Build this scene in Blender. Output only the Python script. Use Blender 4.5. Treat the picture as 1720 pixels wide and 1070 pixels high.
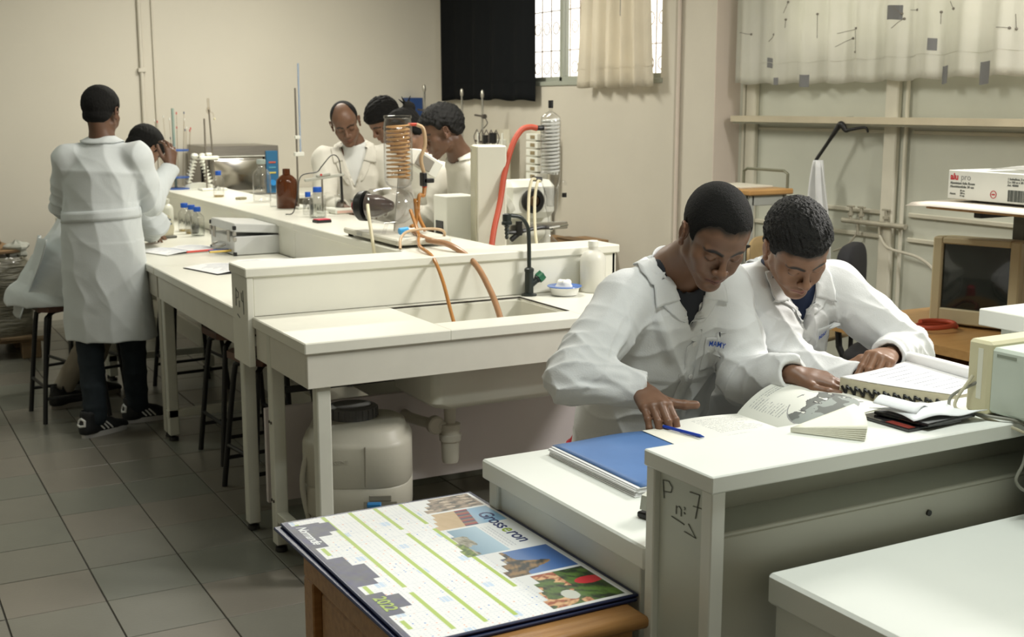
import bpy, math, random
import numpy as np
from mathutils import Vector, Matrix
random.seed(7); rng = np.random.RandomState(7)
PI = math.pi
for o in list(bpy.data.objects): bpy.data.objects.remove(o)
SC = bpy.context.scene; COL = SC.collection

# ---------------------------------------------------------------- camera, world, lights, exposure
PITCH, YAW = math.radians(9.933), math.radians(28.67)
cam_d = bpy.data.cameras.new('camera'); cam = bpy.data.objects.new('camera', cam_d); COL.objects.link(cam)
cam.location = (0, 0, 1.65); cam.rotation_euler = (PI/2-PITCH, 0, -YAW)
cam_d.sensor_fit = 'HORIZONTAL'; cam_d.sensor_width = 36; cam_d.lens = 2050/1720*36
cam_d.clip_start = .05; cam_d.clip_end = 100
cam_d.dof.use_dof = True; cam_d.dof.focus_distance = 3.0; cam_d.dof.aperture_fstop = 8.0
SC.camera = cam
w = bpy.data.worlds.new('daylight'); SC.world = w; w.use_nodes = True
bg = w.node_tree.nodes['Background']; bg.inputs[0].default_value = (1, .97, .90, 1); bg.inputs[1].default_value = 3.0
SC.view_settings.view_transform = 'Standard'; SC.view_settings.look = 'None'
SC.view_settings.gamma = 1; SC.view_settings.use_curve_mapping = False; SC.view_settings.exposure = 0.0

def area(name, loc, target, sx, sy, power, color, spread=180):
    d = bpy.data.lights.new(name, 'AREA'); d.shape = 'RECTANGLE'; d.size = sx; d.size_y = sy
    d.energy = power; d.color = color; d.spread = math.radians(spread)
    o = bpy.data.objects.new(name, d); COL.objects.link(o); o.location = loc
    v = Vector(target)-Vector(loc); o.rotation_euler = v.to_track_quat('-Z', 'Y').to_euler(); return o
area('key_lamp', (4.3, 2.5, 2.85), (2.0, 3.0, .9), .9, .35, 88, (1, .97, .92))
area('ceiling_lamp_near', (1.6, 1.3, 3.05), (1.6, 1.3, 0), 1.2, .3, 38, (.95, 1, .95))
area('ceiling_lamp_middle', (2.3, 5.0, 3.05), (2.3, 5.0, 0), 1.2, .3, 48, (1, .97, .88))
area('ceiling_lamp_far', (2.7, 8.0, 3.05), (2.7, 8.0, 0), 1.2, .3, 70, (1, .97, .86))
area('ceiling_lamp_left', (-.8, 7.2, 3.05), (-.8, 7.2, 0), 1.2, .3, 16, (.90, 1, .90))

# ---------------------------------------------------------------- helpers
def tag(o, label=None, cat=None, group=None, kind=None):
    if label: o['label'] = label
    if cat: o['category'] = cat
    if group: o['group'] = group
    if kind: o['kind'] = kind
    return o
def thing(name, label, cat, loc=(0, 0, 0), rz=0, group=None):
    o = bpy.data.objects.new(name, None); COL.objects.link(o); o.empty_display_size = .05
    o.location = loc; o.rotation_euler = (0, 0, rz); return tag(o, label, cat, group)
_mats = {}
def mat(name, col, rough=.5, metal=0., var=.0, vscale=8., bump=0., bscale=60., spec=.5, trans=0., ior=1.45,
        sheen=0., coat=0., attr=None, emit=None, col2=None, sss=0., stretch=(1, 1, 1), translucent=0., btype='N', pw=None):
    if name in _mats: return _mats[name]
    m = bpy.data.materials.new(name); _mats[name] = m; m.use_nodes = True
    nt = m.node_tree; N = nt.nodes; L = nt.links; b = N['Principled BSDF']
    c = (*col, 1) if len(col) == 3 else col
    b.inputs['Base Color'].default_value = c; b.inputs['Roughness'].default_value = rough
    b.inputs['Metallic'].default_value = metal; b.inputs['Specular IOR Level'].default_value = spec
    b.inputs['Transmission Weight'].default_value = trans; b.inputs['IOR'].default_value = ior
    b.inputs['Sheen Weight'].default_value = sheen; b.inputs['Coat Weight'].default_value = coat
    if sss: b.inputs['Subsurface Weight'].default_value = sss; b.inputs['Subsurface Radius'].default_value = (.012, .005, .003); b.inputs['Subsurface Scale'].default_value = 1.
    if emit: b.inputs['Emission Color'].default_value = (*col, 1); b.inputs['Emission Strength'].default_value = emit
    tc = N.new('ShaderNodeTexCoord'); mp = N.new('ShaderNodeMapping'); mp.inputs['Scale'].default_value = stretch
    L.new(tc.outputs['Object'], mp.inputs[0]); out = None
    if attr:
        a = N.new('ShaderNodeAttribute'); a.attribute_name = attr; out = a.outputs['Color']
    if var or col2:
        n = N.new('ShaderNodeTexNoise'); n.inputs['Scale'].default_value = vscale; n.inputs['Detail'].default_value = 5
        L.new(mp.outputs[0], n.inputs['Vector'])
        cr = N.new('ShaderNodeValToRGB'); cr.color_ramp.elements[0].position = .3; cr.color_ramp.elements[1].position = .7
        if attr:
            cr.color_ramp.elements[0].color = (1-var,)*3+(1,); cr.color_ramp.elements[1].color = (1, 1, 1, 1)
        else:
            d = col2 if col2 else tuple(x*(1-var) for x in c[:3])
            cr.color_ramp.elements[0].color = (*d, 1); cr.color_ramp.elements[1].color = c
        L.new(n.outputs['Fac'], cr.inputs[0])
        if attr:
            mx = N.new('ShaderNodeMix'); mx.data_type = 'RGBA'; mx.blend_type = 'MULTIPLY'; mx.inputs[0].default_value = 1
            L.new(out, mx.inputs[6]); L.new(cr.outputs[0], mx.inputs[7]); out = mx.outputs[2]
        else: out = cr.outputs[0]
    if out: L.new(out, b.inputs['Base Color'])
    if bump:
        n = N.new('ShaderNodeTexNoise'); n.inputs['Scale'].default_value = bscale; n.inputs['Detail'].default_value = 4
        L.new(mp.outputs[0], n.inputs['Vector'])
        bp = N.new('ShaderNodeBump'); bp.inputs['Strength'].default_value = 1; bp.inputs['Distance'].default_value = bump
        L.new(n.outputs['Fac'], bp.inputs['Height']); L.new(bp.outputs[0], b.inputs['Normal'])
    if translucent:
        t = N.new('ShaderNodeBsdfTranslucent'); t.inputs[0].default_value = c
        if out: L.new(out, t.inputs[0])
        mx = N.new('ShaderNodeMixShader'); mx.inputs[0].default_value = translucent
        L.new(b.outputs[0], mx.inputs[1]); L.new(t.outputs[0], mx.inputs[2]); L.new(mx.outputs[0], N['Material Output'].inputs[0])
    return m
def glass(name, col=(1, 1, 1), rough=.02, ior=1.45):      # thin-walled glass: fresnel mix of clear transmission and reflection
    if name in _mats: return _mats[name]
    m = bpy.data.materials.new(name); _mats[name] = m; m.use_nodes = True; nt = m.node_tree; N = nt.nodes; L = nt.links
    N.remove(N['Principled BSDF']); t = N.new('ShaderNodeBsdfTransparent'); t.inputs[0].default_value = (*[.97*x for x in col], 1)
    g = N.new('ShaderNodeBsdfGlossy'); g.inputs['Roughness'].default_value = rough; lw = N.new('ShaderNodeLayerWeight'); lw.inputs[0].default_value = .5; pw_ = N.new('ShaderNodeMath'); pw_.operation = 'POWER'; pw_.inputs[1].default_value = 3.2; L.new(lw.outputs['Facing'], pw_.inputs[0])
    mm = N.new('ShaderNodeMath'); mm.operation = 'MULTIPLY_ADD'; mm.inputs[1].default_value = .55; mm.inputs[2].default_value = .045; mm.use_clamp = True; L.new(pw_.outputs[0], mm.inputs[0])
    mx = N.new('ShaderNodeMixShader'); L.new(mm.outputs[0], mx.inputs[0]); L.new(t.outputs[0], mx.inputs[1]); L.new(g.outputs[0], mx.inputs[2]); L.new(mx.outputs[0], N['Material Output'].inputs[0]); return m

class MB:
    def __init__(s): s.v = []; s.f = []; s.c = None
    def add(s, v, f):
        n = len(s.v); s.v.extend([tuple(p) for p in v]); s.f.extend([tuple(i+n for i in q) for q in f]); return s
    def box(s, x0, x1, y0, y1, z0, z1, b=.003, M=None):
        if x0 > x1: x0, x1 = x1, x0
        if y0 > y1: y0, y1 = y1, y0
        if z0 > z1: z0, z1 = z1, z0
        b = min(b, (x1-x0)*.45, (y1-y0)*.45, (z1-z0)*.45)
        vs = []; idx = {}
        X = (x0, x1); Y = (y0, y1); Z = (z0, z1)
        for i in (0, 1):
            for j in (0, 1):
                for k in (0, 1):
                    si, sj, sk = (1-2*i), (1-2*j), (1-2*k)
                    for a in range(3):
                        p = [X[i], Y[j], Z[k]]
                        for q, sg in ((0, si), (1, sj), (2, sk)):
                            if q != a: p[q] += sg*b
                        idx[(i, j, k, a)] = len(vs); vs.append(p)
        F = []
        for a in range(3):
            o = [q for q in range(3) if q != a]
            for sd in (0, 1):
                q = []
                for (u, v_) in ((0, 0), (1, 0), (1, 1), (0, 1)):
                    c = [0, 0, 0]; c[a] = sd; c[o[0]] = u; c[o[1]] = v_; q.append(idx[(*c, a)])
                flip = (sd == 0) != (a == 1)
                F.append(q[::-1] if flip else q)
        for a in range(3):      # edges along axis a
            o = [q for q in range(3) if q != a]
            for u in (0, 1):
                for v_ in (0, 1):
                    c0 = [0, 0, 0]; c0[o[0]] = u; c0[o[1]] = v_; c1 = list(c0); c1[a] = 1
                    q = [idx[(*c0, o[0])], idx[(*c1, o[0])], idx[(*c1, o[1])], idx[(*c0, o[1])]]
                    if (u == v_) != (a == 1): q = q[::-1]
                    F.append(q[::-1])
        for i in (0, 1):
            for j in (0, 1):
                for k in (0, 1):
                    q = [idx[(i, j, k, 0)], idx[(i, j, k, 1)], idx[(i, j, k, 2)]]
                    if (i+j+k) % 2 == 0: q = q[::-1]
                    F.append(q[::-1] if False else q)
        if M is not None: vs = [M @ Vector(p) for p in vs]
        return s.add(vs, F)
    def tube(s, pts, r, n=10, cap=True, smooth=0, rr=None):
        pts = [Vector(p) for p in pts]
        if smooth: pts = cr_spline(pts, smooth)
        m = len(pts); R = [r]*m if rr is None else [float(np.interp(i/(m-1), np.linspace(0, 1, len(rr)), rr)) for i in range(m)]
        T = [(pts[min(i+1, m-1)]-pts[max(i-1, 0)]).normalized() for i in range(m)]
        u = T[0].orthogonal().normalized(); vs = []; F = []
        for i in range(m):
            u = (u-T[i]*u.dot(T[i])).normalized(); w_ = T[i].cross(u)
            for k in range(n):
                a = 2*PI*k/n; vs.append(pts[i]+(u*math.cos(a)+w_*math.sin(a))*R[i])
        for i in range(m-1):
            for k in range(n):
                k2 = (k+1) % n; F.append((i*n+k, i*n+k2, (i+1)*n+k2, (i+1)*n+k))
        if cap: F.append(tuple(range(n))[::-1]); F.append(tuple((m-1)*n+k for k in range(n)))
        return s.add(vs, F)
    def cyl(s, p0, p1, r, r2=None, n=20, cap=True):
        return s.tube([p0, p1], r, n, cap, rr=[r, r if r2 is None else r2])
    def lathe(s, prof, c=(0, 0, 0), n=28, M=None, sx=1, sy=1):
        vs = []; F = []
        for (r, z) in prof:
            for k in range(n):
                a = 2*PI*k/n; p = Vector((c[0]+r*math.cos(a)*sx, c[1]+r*math.sin(a)*sy, c[2]+z)); vs.append(M @ p if M is not None else p)
        for i in range(len(prof)-1):
            for k in range(n):
                k2 = (k+1) % n; F.append((i*n+k, i*n+k2, (i+1)*n+k2, (i+1)*n+k))
        F.append(tuple(range(n))[::-1]); F.append(tuple((len(prof)-1)*n+k for k in range(n)))
        return s.add(vs, F)
    def prism(s, poly, t0, t1, M=None):          # poly in xy, extruded z t0..t1
        n = len(poly); ar = sum(poly[i][0]*poly[(i+1) % n][1]-poly[(i+1) % n][0]*poly[i][1] for i in range(n))
        if ar < 0: poly = poly[::-1]
        vs = [Vector((x, y, t0)) for x, y in poly]+[Vector((x, y, t1)) for x, y in poly]
        F = [tuple(range(n))[::-1], tuple(range(n, 2*n))]+[(i, (i+1) % n, n+(i+1) % n, n+i) for i in range(n)]
        if M is not None: vs = [M @ p for p in vs]
        return s.add(vs, F)
    def grid(s, fn, nu, nv, closed=False):
        vs = [fn(i/nu, j/nv) for j in range(nv+1) for i in range(nu+1)]
        F = [(j*(nu+1)+i, j*(nu+1)+i+1, (j+1)*(nu+1)+i+1, (j+1)*(nu+1)+i) for j in range(nv) for i in range(nu)]
        return s.add(vs, F)
    def build(s, name, m, parent=None, smooth=None, kind=None, label=None):
        me = bpy.data.meshes.new(name); me.from_pydata([tuple(p) for p in s.v], [], s.f); me.update()
        if m: me.materials.append(m)
        o = bpy.data.objects.new(name, me); COL.objects.link(o)
        if parent is not None: o.parent = parent
        if smooth:
            me.shade_smooth()
            try: me.set_sharp_from_angle(angle=math.radians(smooth if smooth is not True else 40))
            except Exception: pass
        if kind: o['kind'] = kind
        if label: o['label'] = label
        return o
def cr_spline(P, k):
    P = [Vector(p) for p in P]; Q = [P[0]*2-P[1]]+P+[P[-1]*2-P[-2]]; out = []
    for i in range(1, len(Q)-2):
        for j in range(k):
            t = j/k; a, b, c, d = Q[i-1], Q[i], Q[i+1], Q[i+2]
            out.append(.5*((2*b)+(c-a)*t+(2*a-5*b+4*c-d)*t*t+(3*b-a-3*c+d)*t**3))
    out.append(P[-1]); return out
def copy_tree(o, parent=None, **kw):
    c = o.copy(); COL.objects.link(c)
    if parent is not None: c.parent = parent
    for ch in o.children: copy_tree(ch, c)
    return c
def text_mesh(body, size, M, mt, name='lettering', parent=None, depth=.0004, bold=0., spacing=1., shear=0., align='LEFT'):
    cu = bpy.data.curves.new(name, 'FONT'); cu.body = body; cu.size = size; cu.extrude = depth; cu.offset = bold
    cu.space_character = spacing; cu.shear = shear; cu.align_x = align; cu.resolution_u = 3
    t = bpy.data.objects.new(name, cu); COL.objects.link(t)
    dg = bpy.context.evaluated_depsgraph_get(); dg.update()
    me = bpy.data.meshes.new_from_object(t.evaluated_get(dg)); bpy.data.objects.remove(t); bpy.data.curves.remove(cu)
    me.transform(M); me.materials.clear(); me.materials.append(mt)
    if parent == 'MESH': return me
    o = bpy.data.objects.new(name, me); COL.objects.link(o)
    if parent is not None: o.parent = parent
    return o
def frame(o, x, y):      # matrix with origin o, local x axis, local y axis (z = x cross y)
    x = Vector(x).normalized(); z = x.cross(Vector(y)).normalized(); y = z.cross(x)
    return Matrix(((x.x, y.x, z.x, o[0]), (x.y, y.y, z.y, o[1]), (x.z, y.z, z.z, o[2]), (0, 0, 0, 1)))

# ---------------------------------------------------------------- materials
WALL = mat('wall_paint', (.67, .625, .53), .65, var=.10, vscale=.9, bump=.002, bscale=9)
WALLFAR = mat('wall_paint_far', (.66, .62, .53), .6, var=.07, vscale=.8, bump=.001, bscale=6)
WPINK = mat('pillar_paint', (.70, .61, .53), .6, var=.10, vscale=1.5, bump=.001, bscale=9)
BAY = mat('bay_paint', (.60, .61, .52), .5, var=.16, vscale=1.6, bump=.001, bscale=9)
CEIL = mat('ceiling_paint', (.75, .74, .68), .8, var=.05)
LAM = mat('white_laminate', (.80, .79, .70), .32, var=.03, vscale=5, bump=.0001, bscale=150)
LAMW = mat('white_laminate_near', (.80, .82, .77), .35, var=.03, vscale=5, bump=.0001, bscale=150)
EDGE = mat('laminate_edge', (.70, .68, .60), .4, var=.05, vscale=12)
STEELW = mat('painted_steel', (.66, .66, .58), .4, var=.06, vscale=12)
PANEL = mat('panel_laminate', (.66, .60, .60), .45, var=.05, vscale=4)
BLACKP = mat('black_plastic', (.012, .012, .012), .4)
BLACKM = mat('black_steel', (.014, .014, .014), .45, bump=.0003, bscale=200)
CHROME = mat('chrome', (.62, .62, .6), .2, 1.)
STEEL = mat('stainless_steel', (.33, .31, .28), .33, 1., var=.15, vscale=6, stretch=(1, 1, 12))
GLASS = glass('clear_glass')
WATER = glass('clear_liquid', (.95, .97, .95), ior=1.33)
AMBER = mat('amber_glass', (.16, .045, .012), .06, trans=.5)
BLUEC = mat('blue_plastic', (.02, .08, .42), .4)
PAPER = mat('white_paper', (.83, .83, .83), .7, bump=.0004, bscale=25)
PAPERC = mat('cream_paper', (.83, .81, .70), .7)
WOOD = mat('varnished_wood', (.43, .225, .08), .35, col2=(.30, .14, .045), vscale=5, stretch=(1, 12, 12), bump=.0005, bscale=30)
SEATW = mat('dark_seat_wood', (.12, .045, .022), .28, col2=(.07, .025, .014), vscale=6, stretch=(12, 2, 2))
BEECH = mat('beech_veneer', (.50, .29, .11), .35, col2=(.42, .23, .08), vscale=4, stretch=(2, 10, 10))
# ================================================================ ROOM
XR, YF, XL, YB, ZC, XB = 4.72, 9.9, -3.0, -1.6, 3.12, 4.91
TX, TY, X0, Y0 = .317, .329, .985, 4.401
def st(name, mb, m, **k):
    o = mb.build(name, m, **k); o['kind'] = 'structure'; return o
GROUT = mat('floor_grout', (.055, .05, .042), .8)
floor = st('floor', MB().box(XL-.1, XB+.1, YB-.1, YF+.1, -.12, -.004, 0), GROUT)
TILES = [mat('floor_tile_%s' % n, c, .3, col2=tuple(x*.82 for x in c), vscale=2.5, bump=.0003, bscale=80) for n, c in
         (('grey', (.215, .21, .178)), ('warm', (.235, .217, .184)), ('green', (.205, .208, .176)))]
tm = [MB().box(.0025, TX-.0025, .0025, TY-.0025, -.006, 0, .0015).build('tile', m).data for m in TILES]
for o in [x for x in bpy.data.objects if x.name.startswith('tile')]: bpy.data.objects.remove(o)
rest = MB(); cnt = 0
CA, SA = math.cos(YAW), math.sin(YAW)
for j in range(int((YB-Y0)/TY)-1, int((YF-Y0)/TY)+1):
    for i in range(int((XL-X0)/TX)-1, int((XB-X0)/TX)+1):
        x = X0+i*TX; y = Y0+j*TY
        cxx, cyy = x+TX/2, y+TY/2
        d = cxx*SA+cyy*CA; s_ = cxx*CA-cyy*SA
        if d > 3.2 and abs(s_)/d < .46 and cxx < 2.6 and cyy < 9.7 and cnt < 298:
            o = bpy.data.objects.new('tile', tm[rng.randint(3)]); COL.objects.link(o); o.parent = floor
            o.location = (x, y, rng.uniform(-.0004, .0004)); cnt += 1
        else:
            rest.add([(x+.003, y+.003, 0), (x+TX-.003, y+.003, 0), (x+TX-.003, y+TY-.003, 0), (x+.003, y+TY-.003, 0)], [(0, 1, 2, 3)])
rest.build('tile_field', TILES[0], floor, kind='stuff')

st('ceiling', MB().box(XL-.1, XB+.3, YB-.1, YF+.1, ZC, ZC+.1, 0), CEIL)
wf = st('wall_far', MB().box(XL-.1, XR, YF, YF+.12, -.01, ZC, 0), WALLFAR)
st('wall_left', MB().box(XL-.12, XL, YB, YF, -.01, ZC, 0), WALL)
st('wall_back', MB().box(XL-.1, XB+.3, YB-.12, YB, -.01, ZC, 0), WALL)
# right wall, far section with window opening y 6.60..9.3, z 1.81..2.95 ; near bay recessed
W0, W1, WZ0, WZ1 = 6.62, 9.35, 1.81, 2.95
wr = MB()
for (a, b, c, d) in ((6.05, YF+.1, -.01, WZ0), (6.05, W0, WZ0, ZC), (W1, YF+.1, WZ0, ZC), (W0, W1, WZ1, ZC)):
    wr.box(XR, XR+.3, a, b, c, d, 0)
st('wall_right', wr, WALL)
st('trim_1', MB().box(XR-.004, XR+.296, 6.0425, 6.05, 0, ZC, 0), WPINK)   # lighter painted end of the pillar
st('trim_2', MB().box(XR-.03, XR, 6.42, 6.47, 0, ZC, .01), WALL)
pp = MB().cyl((XR-.02, 6.40, .1), (XR-.02, 6.40, ZC), .012)
tag(pp.build('wall_pipe', WPINK, smooth=True), 'thin painted vertical pipe running up the wall beside the pillar', 'pipe')
pp = MB().cyl((2.12, YF-.02, 0), (2.12, YF-.02, ZC), .016).cyl((2.22, YF-.012, 0), (2.22, YF-.012, ZC), .008)
for z in (.8, 1.9, 2.7): pp.box(2.09, 2.15, YF-.045, YF, z, z+.03, .002)
tag(pp.build('wall_conduit', WALLFAR, smooth=True), 'painted conduit pipe running up the far wall behind the coloured pipettes', 'pipe')
# window
w1 = bpy.data.objects.new('window_1', None); COL.objects.link(w1); w1.location = (XR, W0, WZ0); w1['kind'] = 'structure'
WF = mat('window_frame_paint', (.36, .38, .32), .45)
L_ = W1-W0; Hh = WZ1-WZ0
fr = MB().box(.04, .10, 0, L_, 0, .045).box(.04, .10, 0, L_, Hh-.05, Hh).box(.04, .10, 0, .05, 0, Hh).box(.04, .10, L_-.05, L_, 0, Hh)
for y in (.68, 1.33, 2.0): fr.box(.04, .10, y-.02, y+.02, 0, Hh)
fr.build('window_frame', WF, w1)
MB().box(-.012, .04, -.02, L_+.02, -.02, .012).build('window_sill', WF, w1)
for a, b in ((.05, .66), (.70, 1.31), (1.35, 1.98), (2.02, L_-.05)):
    MB().box(.066, .070, a, b, .045, Hh-.05, 0).build('pane', glass('window_glass', ior=1.1), w1)
# ironwork grille outside
GR = mat('grille_iron', (.32, .22, .12), .6)
g = MB(); y = .06
while y < L_:
    g.cyl((.2, y, 0), (.2, y, Hh), .005, n=6)
    for z in (.12, .42, .72, 1.0):
        g.tube([(.2, y+.07+.045*math.cos(t), z+.045*math.sin(t)) for t in np.linspace(0, 2*PI, 13)], .004, 5)
    y += .14
for z in (.05, .25, .55, .85, 1.1): g.cyl((.2, 0, z), (.2, L_, z), .004, n=6)
g.build('grille', GR, w1, kind='stuff')

# near bay: recessed wall of painted panels between posts
bay0, bay1 = -.6, 6.05
st('wall_right', MB().box(XB, XB+.12, YB, bay1, -.01, 1.93, 0).box(XB, XB+.12, YB, 1.5, 1.93, ZC, 0).box(XB, XB+.12, bay1-.45, bay1, 1.93, ZC, 0).box(XB, XB+.12, 1.5, bay1-.45, 2.95, ZC, 0), BAY)
w2 = bpy.data.objects.new('window_2', None); COL.objects.link(w2); w2.location = (XB, 1.5, 1.93); w2['kind'] = 'structure'
fr = MB().box(.02, .08, 0, 4.1, 0, .05).box(.02, .08, 0, 4.1, .97, 1.02)
for y in (0, .8, 1.6, 2.4, 3.2, 4.05): fr.box(.02, .08, y, y+.05, 0, 1.02)
fr.build('window_frame', WF, w2)
for y in (0, .8, 1.6, 2.4, 3.2): MB().box(.045, .049, y+.05, y+.8, .05, .97, 0).build('pane', glass('window_glass'), w2)
tr = MB()
for y in (5.90, 4.76, 3.55): tr.box(XB-.035, XB, y-.045, y+.045, 0, 1.93, .006)
for y in (5.975, 4.66, 3.46): tr.cyl((XB-.02, y, 0), (XB-.02, y, 1.93), .011, n=10)
st('trim_3', tr, mat('post_paint', (.68, .65, .54), .5, var=.08))
tr = MB()
for a, b in ((4.81, 5.85), (3.60, 4.62)):
    for z in (.95, 1.08): tr.box(XB-.018, XB, a, b, z-.012, z+.012, .004)
    tr.box(XB-.012, XB, a, b, 1.50, 1.52, .004)
st('trim_4', tr, mat('panel_rail_paint', (.60, .57, .46), .5, var=.15, vscale=3))
led = thing('wall_ledge', 'long narrow cream ledge with a chamfered end along the right wall', 'ledge', (XB, 6.0, 1.55))
poly = [(0, 0), (-.10, 0), (-.13, -.03), (-.13, -5.), (0, -5.)]
MB().prism(poly, 0, .035).build('ledge_board', mat('ledge_wood', (.62, .55, .40), .5, var=.2, vscale=4), led)
MB().box(-.11, 0, -5., -.03, -.012, 0, 0).build('ledge_underside', BAY, led)

# curtains (wavy cloth with real thickness)
def curtain(name, label, loc, L, H, zt, amp, waves, m, wob=.012, prints=None, taper=0., seed=0, thick=.003):
    r = np.random.RandomState(seed); ph = r.uniform(0, 6, 6)
    nu = int(L*90); nv = 26
    def fn(u, v):
        y = u*L; s = (v-.5)*taper*(1-v)
        x = amp*(.35+.65*(1-v)**.5)*(math.sin(waves*y*2*PI/L*1+ph[0]+1.3*math.sin(2.1*y+ph[1]))+.35*math.sin(waves*2.3*y*2*PI/L+ph[2]))
        x += wob*math.sin(3*y+ph[3])*(1-v)
        z = v*H+(.006*math.sin(waves*y*2*PI/L+ph[4])+.008*math.sin(2.4*y+ph[5]))*(1-v)
        yy = y+taper*(u-.5)*(1-v)**1.6
        return (x, yy, z)
    root = thing(name, label, 'curtain', loc)
    cl = MB().grid(fn, nu, nv).build('cloth', m, root, smooth=True)
    md = cl.modifiers.new('thickness', 'SOLIDIFY'); md.thickness = thick
    hem = MB()
    pts = [Vector(fn(i/nu, .10 if H > .8 else .08)) for i in range(0, nu+1, 2)]
    hem.tube([p+Vector((-.004, 0, 0)) for p in pts], .0016, 5)
    hem.build('hem_seam', m, root)
    if prints:
        for (kind, y, z, a, b_) in prints:
            mp = MB()
            if kind == 'r':
                def pf(u, v, y=y, z=z, a=a, b_=b_):
                    p = fn((y+(u-.5)*a)/L, (z+(v-.5)*b_)/H); return (p[0]-.0045, p[1], p[2])
                mp.grid(pf, 6, 4); mt = PRG
            else:
                q = [fn((y+t*a)/L, (z+t*b_)/H) for t in np.linspace(0, 1, 8)]
                mp.tube([(p[0]-.0045, p[1], p[2]) for p in q], .0016, 4); mt = PRL
                p = q[-1]; mp.lathe([(.001, -.007), (.007, -.004), (.008, 0), (.007, .004), (.001, .007)], (p[0]-.003, p[1], p[2]), 8)
            mp.build('printed_motif', mt, root)
    return root
PRG = mat('grey_print', (.20, .20, .20), .8); PRL = mat('print_line', (.22, .20, .17), .8)
CB = mat('black_curtain_cloth', (.008, .009, .010), .9, spec=.1, bump=.001, bscale=120)
curtain('black_curtain', 'heavy black curtain covering the left part of the far window', (XR-.07, 8.16, 1.685), 1.62, 1.4, 0, .012, 4, CB, seed=3)
CW = mat('pale_curtain_cloth', (.84, .79, .68), .8, translucent=.5, var=.1, vscale=4, bump=.0015, bscale=14)
curtain('bunched_beige_curtain', 'sheer beige curtain bunched at the right side of the far window', (XR-.09, 6.66, 1.775), .74, 1.3, 0, .028, 4.5, CW, taper=.16, seed=5,
        prints=[('r', .33, .52, .05, .12)])
CP = mat('patterned_curtain_cloth', (.84, .83, .76), .8, translucent=.42, col2=(.76, .755, .67), vscale=3, bump=.003, bscale=7)
pr = [('r', 3.757, 0.118, 0.066, 0.056), ('r', 3.456, 0.02, 0.068, 0.067), ('r', 2.795, 0.341, 0.111, 0.072), ('r', 2.529, 0.169, 0.042, 0.059), ('r', 2.212, 0.02, 0.057, 0.107), ('r', 2.456, 0.02, 0.048, 0.087), ('r', 3.676, 0.02, 0.028, 0.041), ('l', 4.06, 0.299, -0.154, -0.008), ('l', 3.64, 0.315, -0.002, 0.046), ('l', 3.65, 0.398, -0.022, 0.058), ('l', 3.21, 0.266, -0.133, 0.012), ('l', 3.22, 0.197, -0.097, 0.033), ('l', 3.11, 0.286, -0.013, -0.131), ('l', 2.82, 0.375, -0.076, -0.04), ('l', 2.81, 0.261, -0.077, 0.049), ('l', 2.71, 0.352, -0.056, -0.009), ('l', 2.45, 0.372, -0.033, -0.042), ('l', 2.5, 0.268, 0.001, 0.057), ('l', 2.05, 0.282, -0.009, -0.067), ('l', 2.14, 0.22, -0.067, -0.003), ('l', 3.78, 0.238, -0.06, 0.044), ('l', 3.38, 0.246, 0.003, 0.129)]
curtain('patterned_curtain', 'wide cream curtain printed with grey rectangles and dotted lines above the ledge', (XB-.10, 1.9, 1.775), 4.08, 1.2, 0, .02, 17, CP, prints=pr, seed=11)
# ================================================================ FURNITURE
def W(mb, name, m, parent, **k):         # vertices given in world coordinates, parent chain unrotated
    r = parent; L0 = Vector((0, 0, 0))
    while r is not None: L0 = L0+Vector(r.location); r = r.parent
    mb.v = [(p[0]-L0.x, p[1]-L0.y, p[2]-L0.z) for p in mb.v]
    return mb.build(name, m, parent, **k)
def bx(x0, x1, y0, y1, z0, z1, b=.003): return MB().box(x0, x1, y0, y1, z0, z1, b)
def leg(parent, x, y, z1, s=.025, m=STEELW, foot=True, name='leg'):
    o = W(bx(x-s, x+s, y-s, y+s, .03 if foot else 0, z1, .004), name, m, parent)
    if foot: W(MB().lathe([(.006, .03), (.009, .022), (.022, .018), (.024, .004), (.02, 0)][::-1], (x, y, 0), 14), 'levelling_foot', BLACKP, o, smooth=True)
    return o
def bolts(parent, pts, axis, r=.006, m=BLACKP):
    mb = MB()
    for p in pts:
        q = Vector(p); a = Vector(axis); mb.cyl(q, q+a*.004, r, n=10)
    return W(mb, 'bolt', m, parent)
B, R = .87, 1.055

# --- sink bench
t = thing('sink_bench', 'white laboratory bench with the sink set into it, standing nearest the tiled aisle', 'bench', (1.30, 3.81, 0))
wt = MB()
SX0, SX1, SY0, SY1 = 1.84, 2.41, 3.955, 4.345
rad = .018
def top_rounded(mb, x0, x1, y0, y1, z0, z1, rc):
    pts = []
    for (cx_, cy_, a0) in ((x1-rc, y1-rc, 0), (x0+rc, y1-rc, 90), (x0+rc, y0+rc, 180), (x1-rc, y0+rc, 270)):
        for k in range(4): a = math.radians(a0+30*k); pts.append((cx_+rc*math.cos(a), cy_+rc*math.sin(a)))
    mb.prism(pts, z0, z1)
# worktop as four pieces around the cut-out joined flush
wt.box(1.30, SX0, 3.81, 4.40, B-.04, B, .004); wt.box(SX1, 2.95, 3.81, 4.40, B-.04, B, .004)
wt.box(SX0-.004, SX1+.004, 3.81, SY0, B-.04, B, .004); wt.box(SX0-.004, SX1+.004, SY1, 4.40, B-.04, B, .004)
W(wt, 'worktop', LAM, t)
W(bx(1.312, 2.94, 3.823, 3.843, .71, B-.04, .002), 'front_apron', EDGE, t)
W(bx(1.312, 1.332, 3.843, 4.395, .71, B-.04, .002), 'side_apron', EDGE, t)
for (x, y) in ((1.375, 3.868), (1.335, 4.245), (2.90, 3.868), (2.90, 4.34)): leg(t, x, y, .83)
W(bx(1.315, 1.355, 3.86, 4.245, .12, .16, .003), 'foot_rail', STEELW, t)
W(bx(1.33, 2.93, 4.372, 4.395, .15, .52, .002), 'back_board', PANEL, t)
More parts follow.
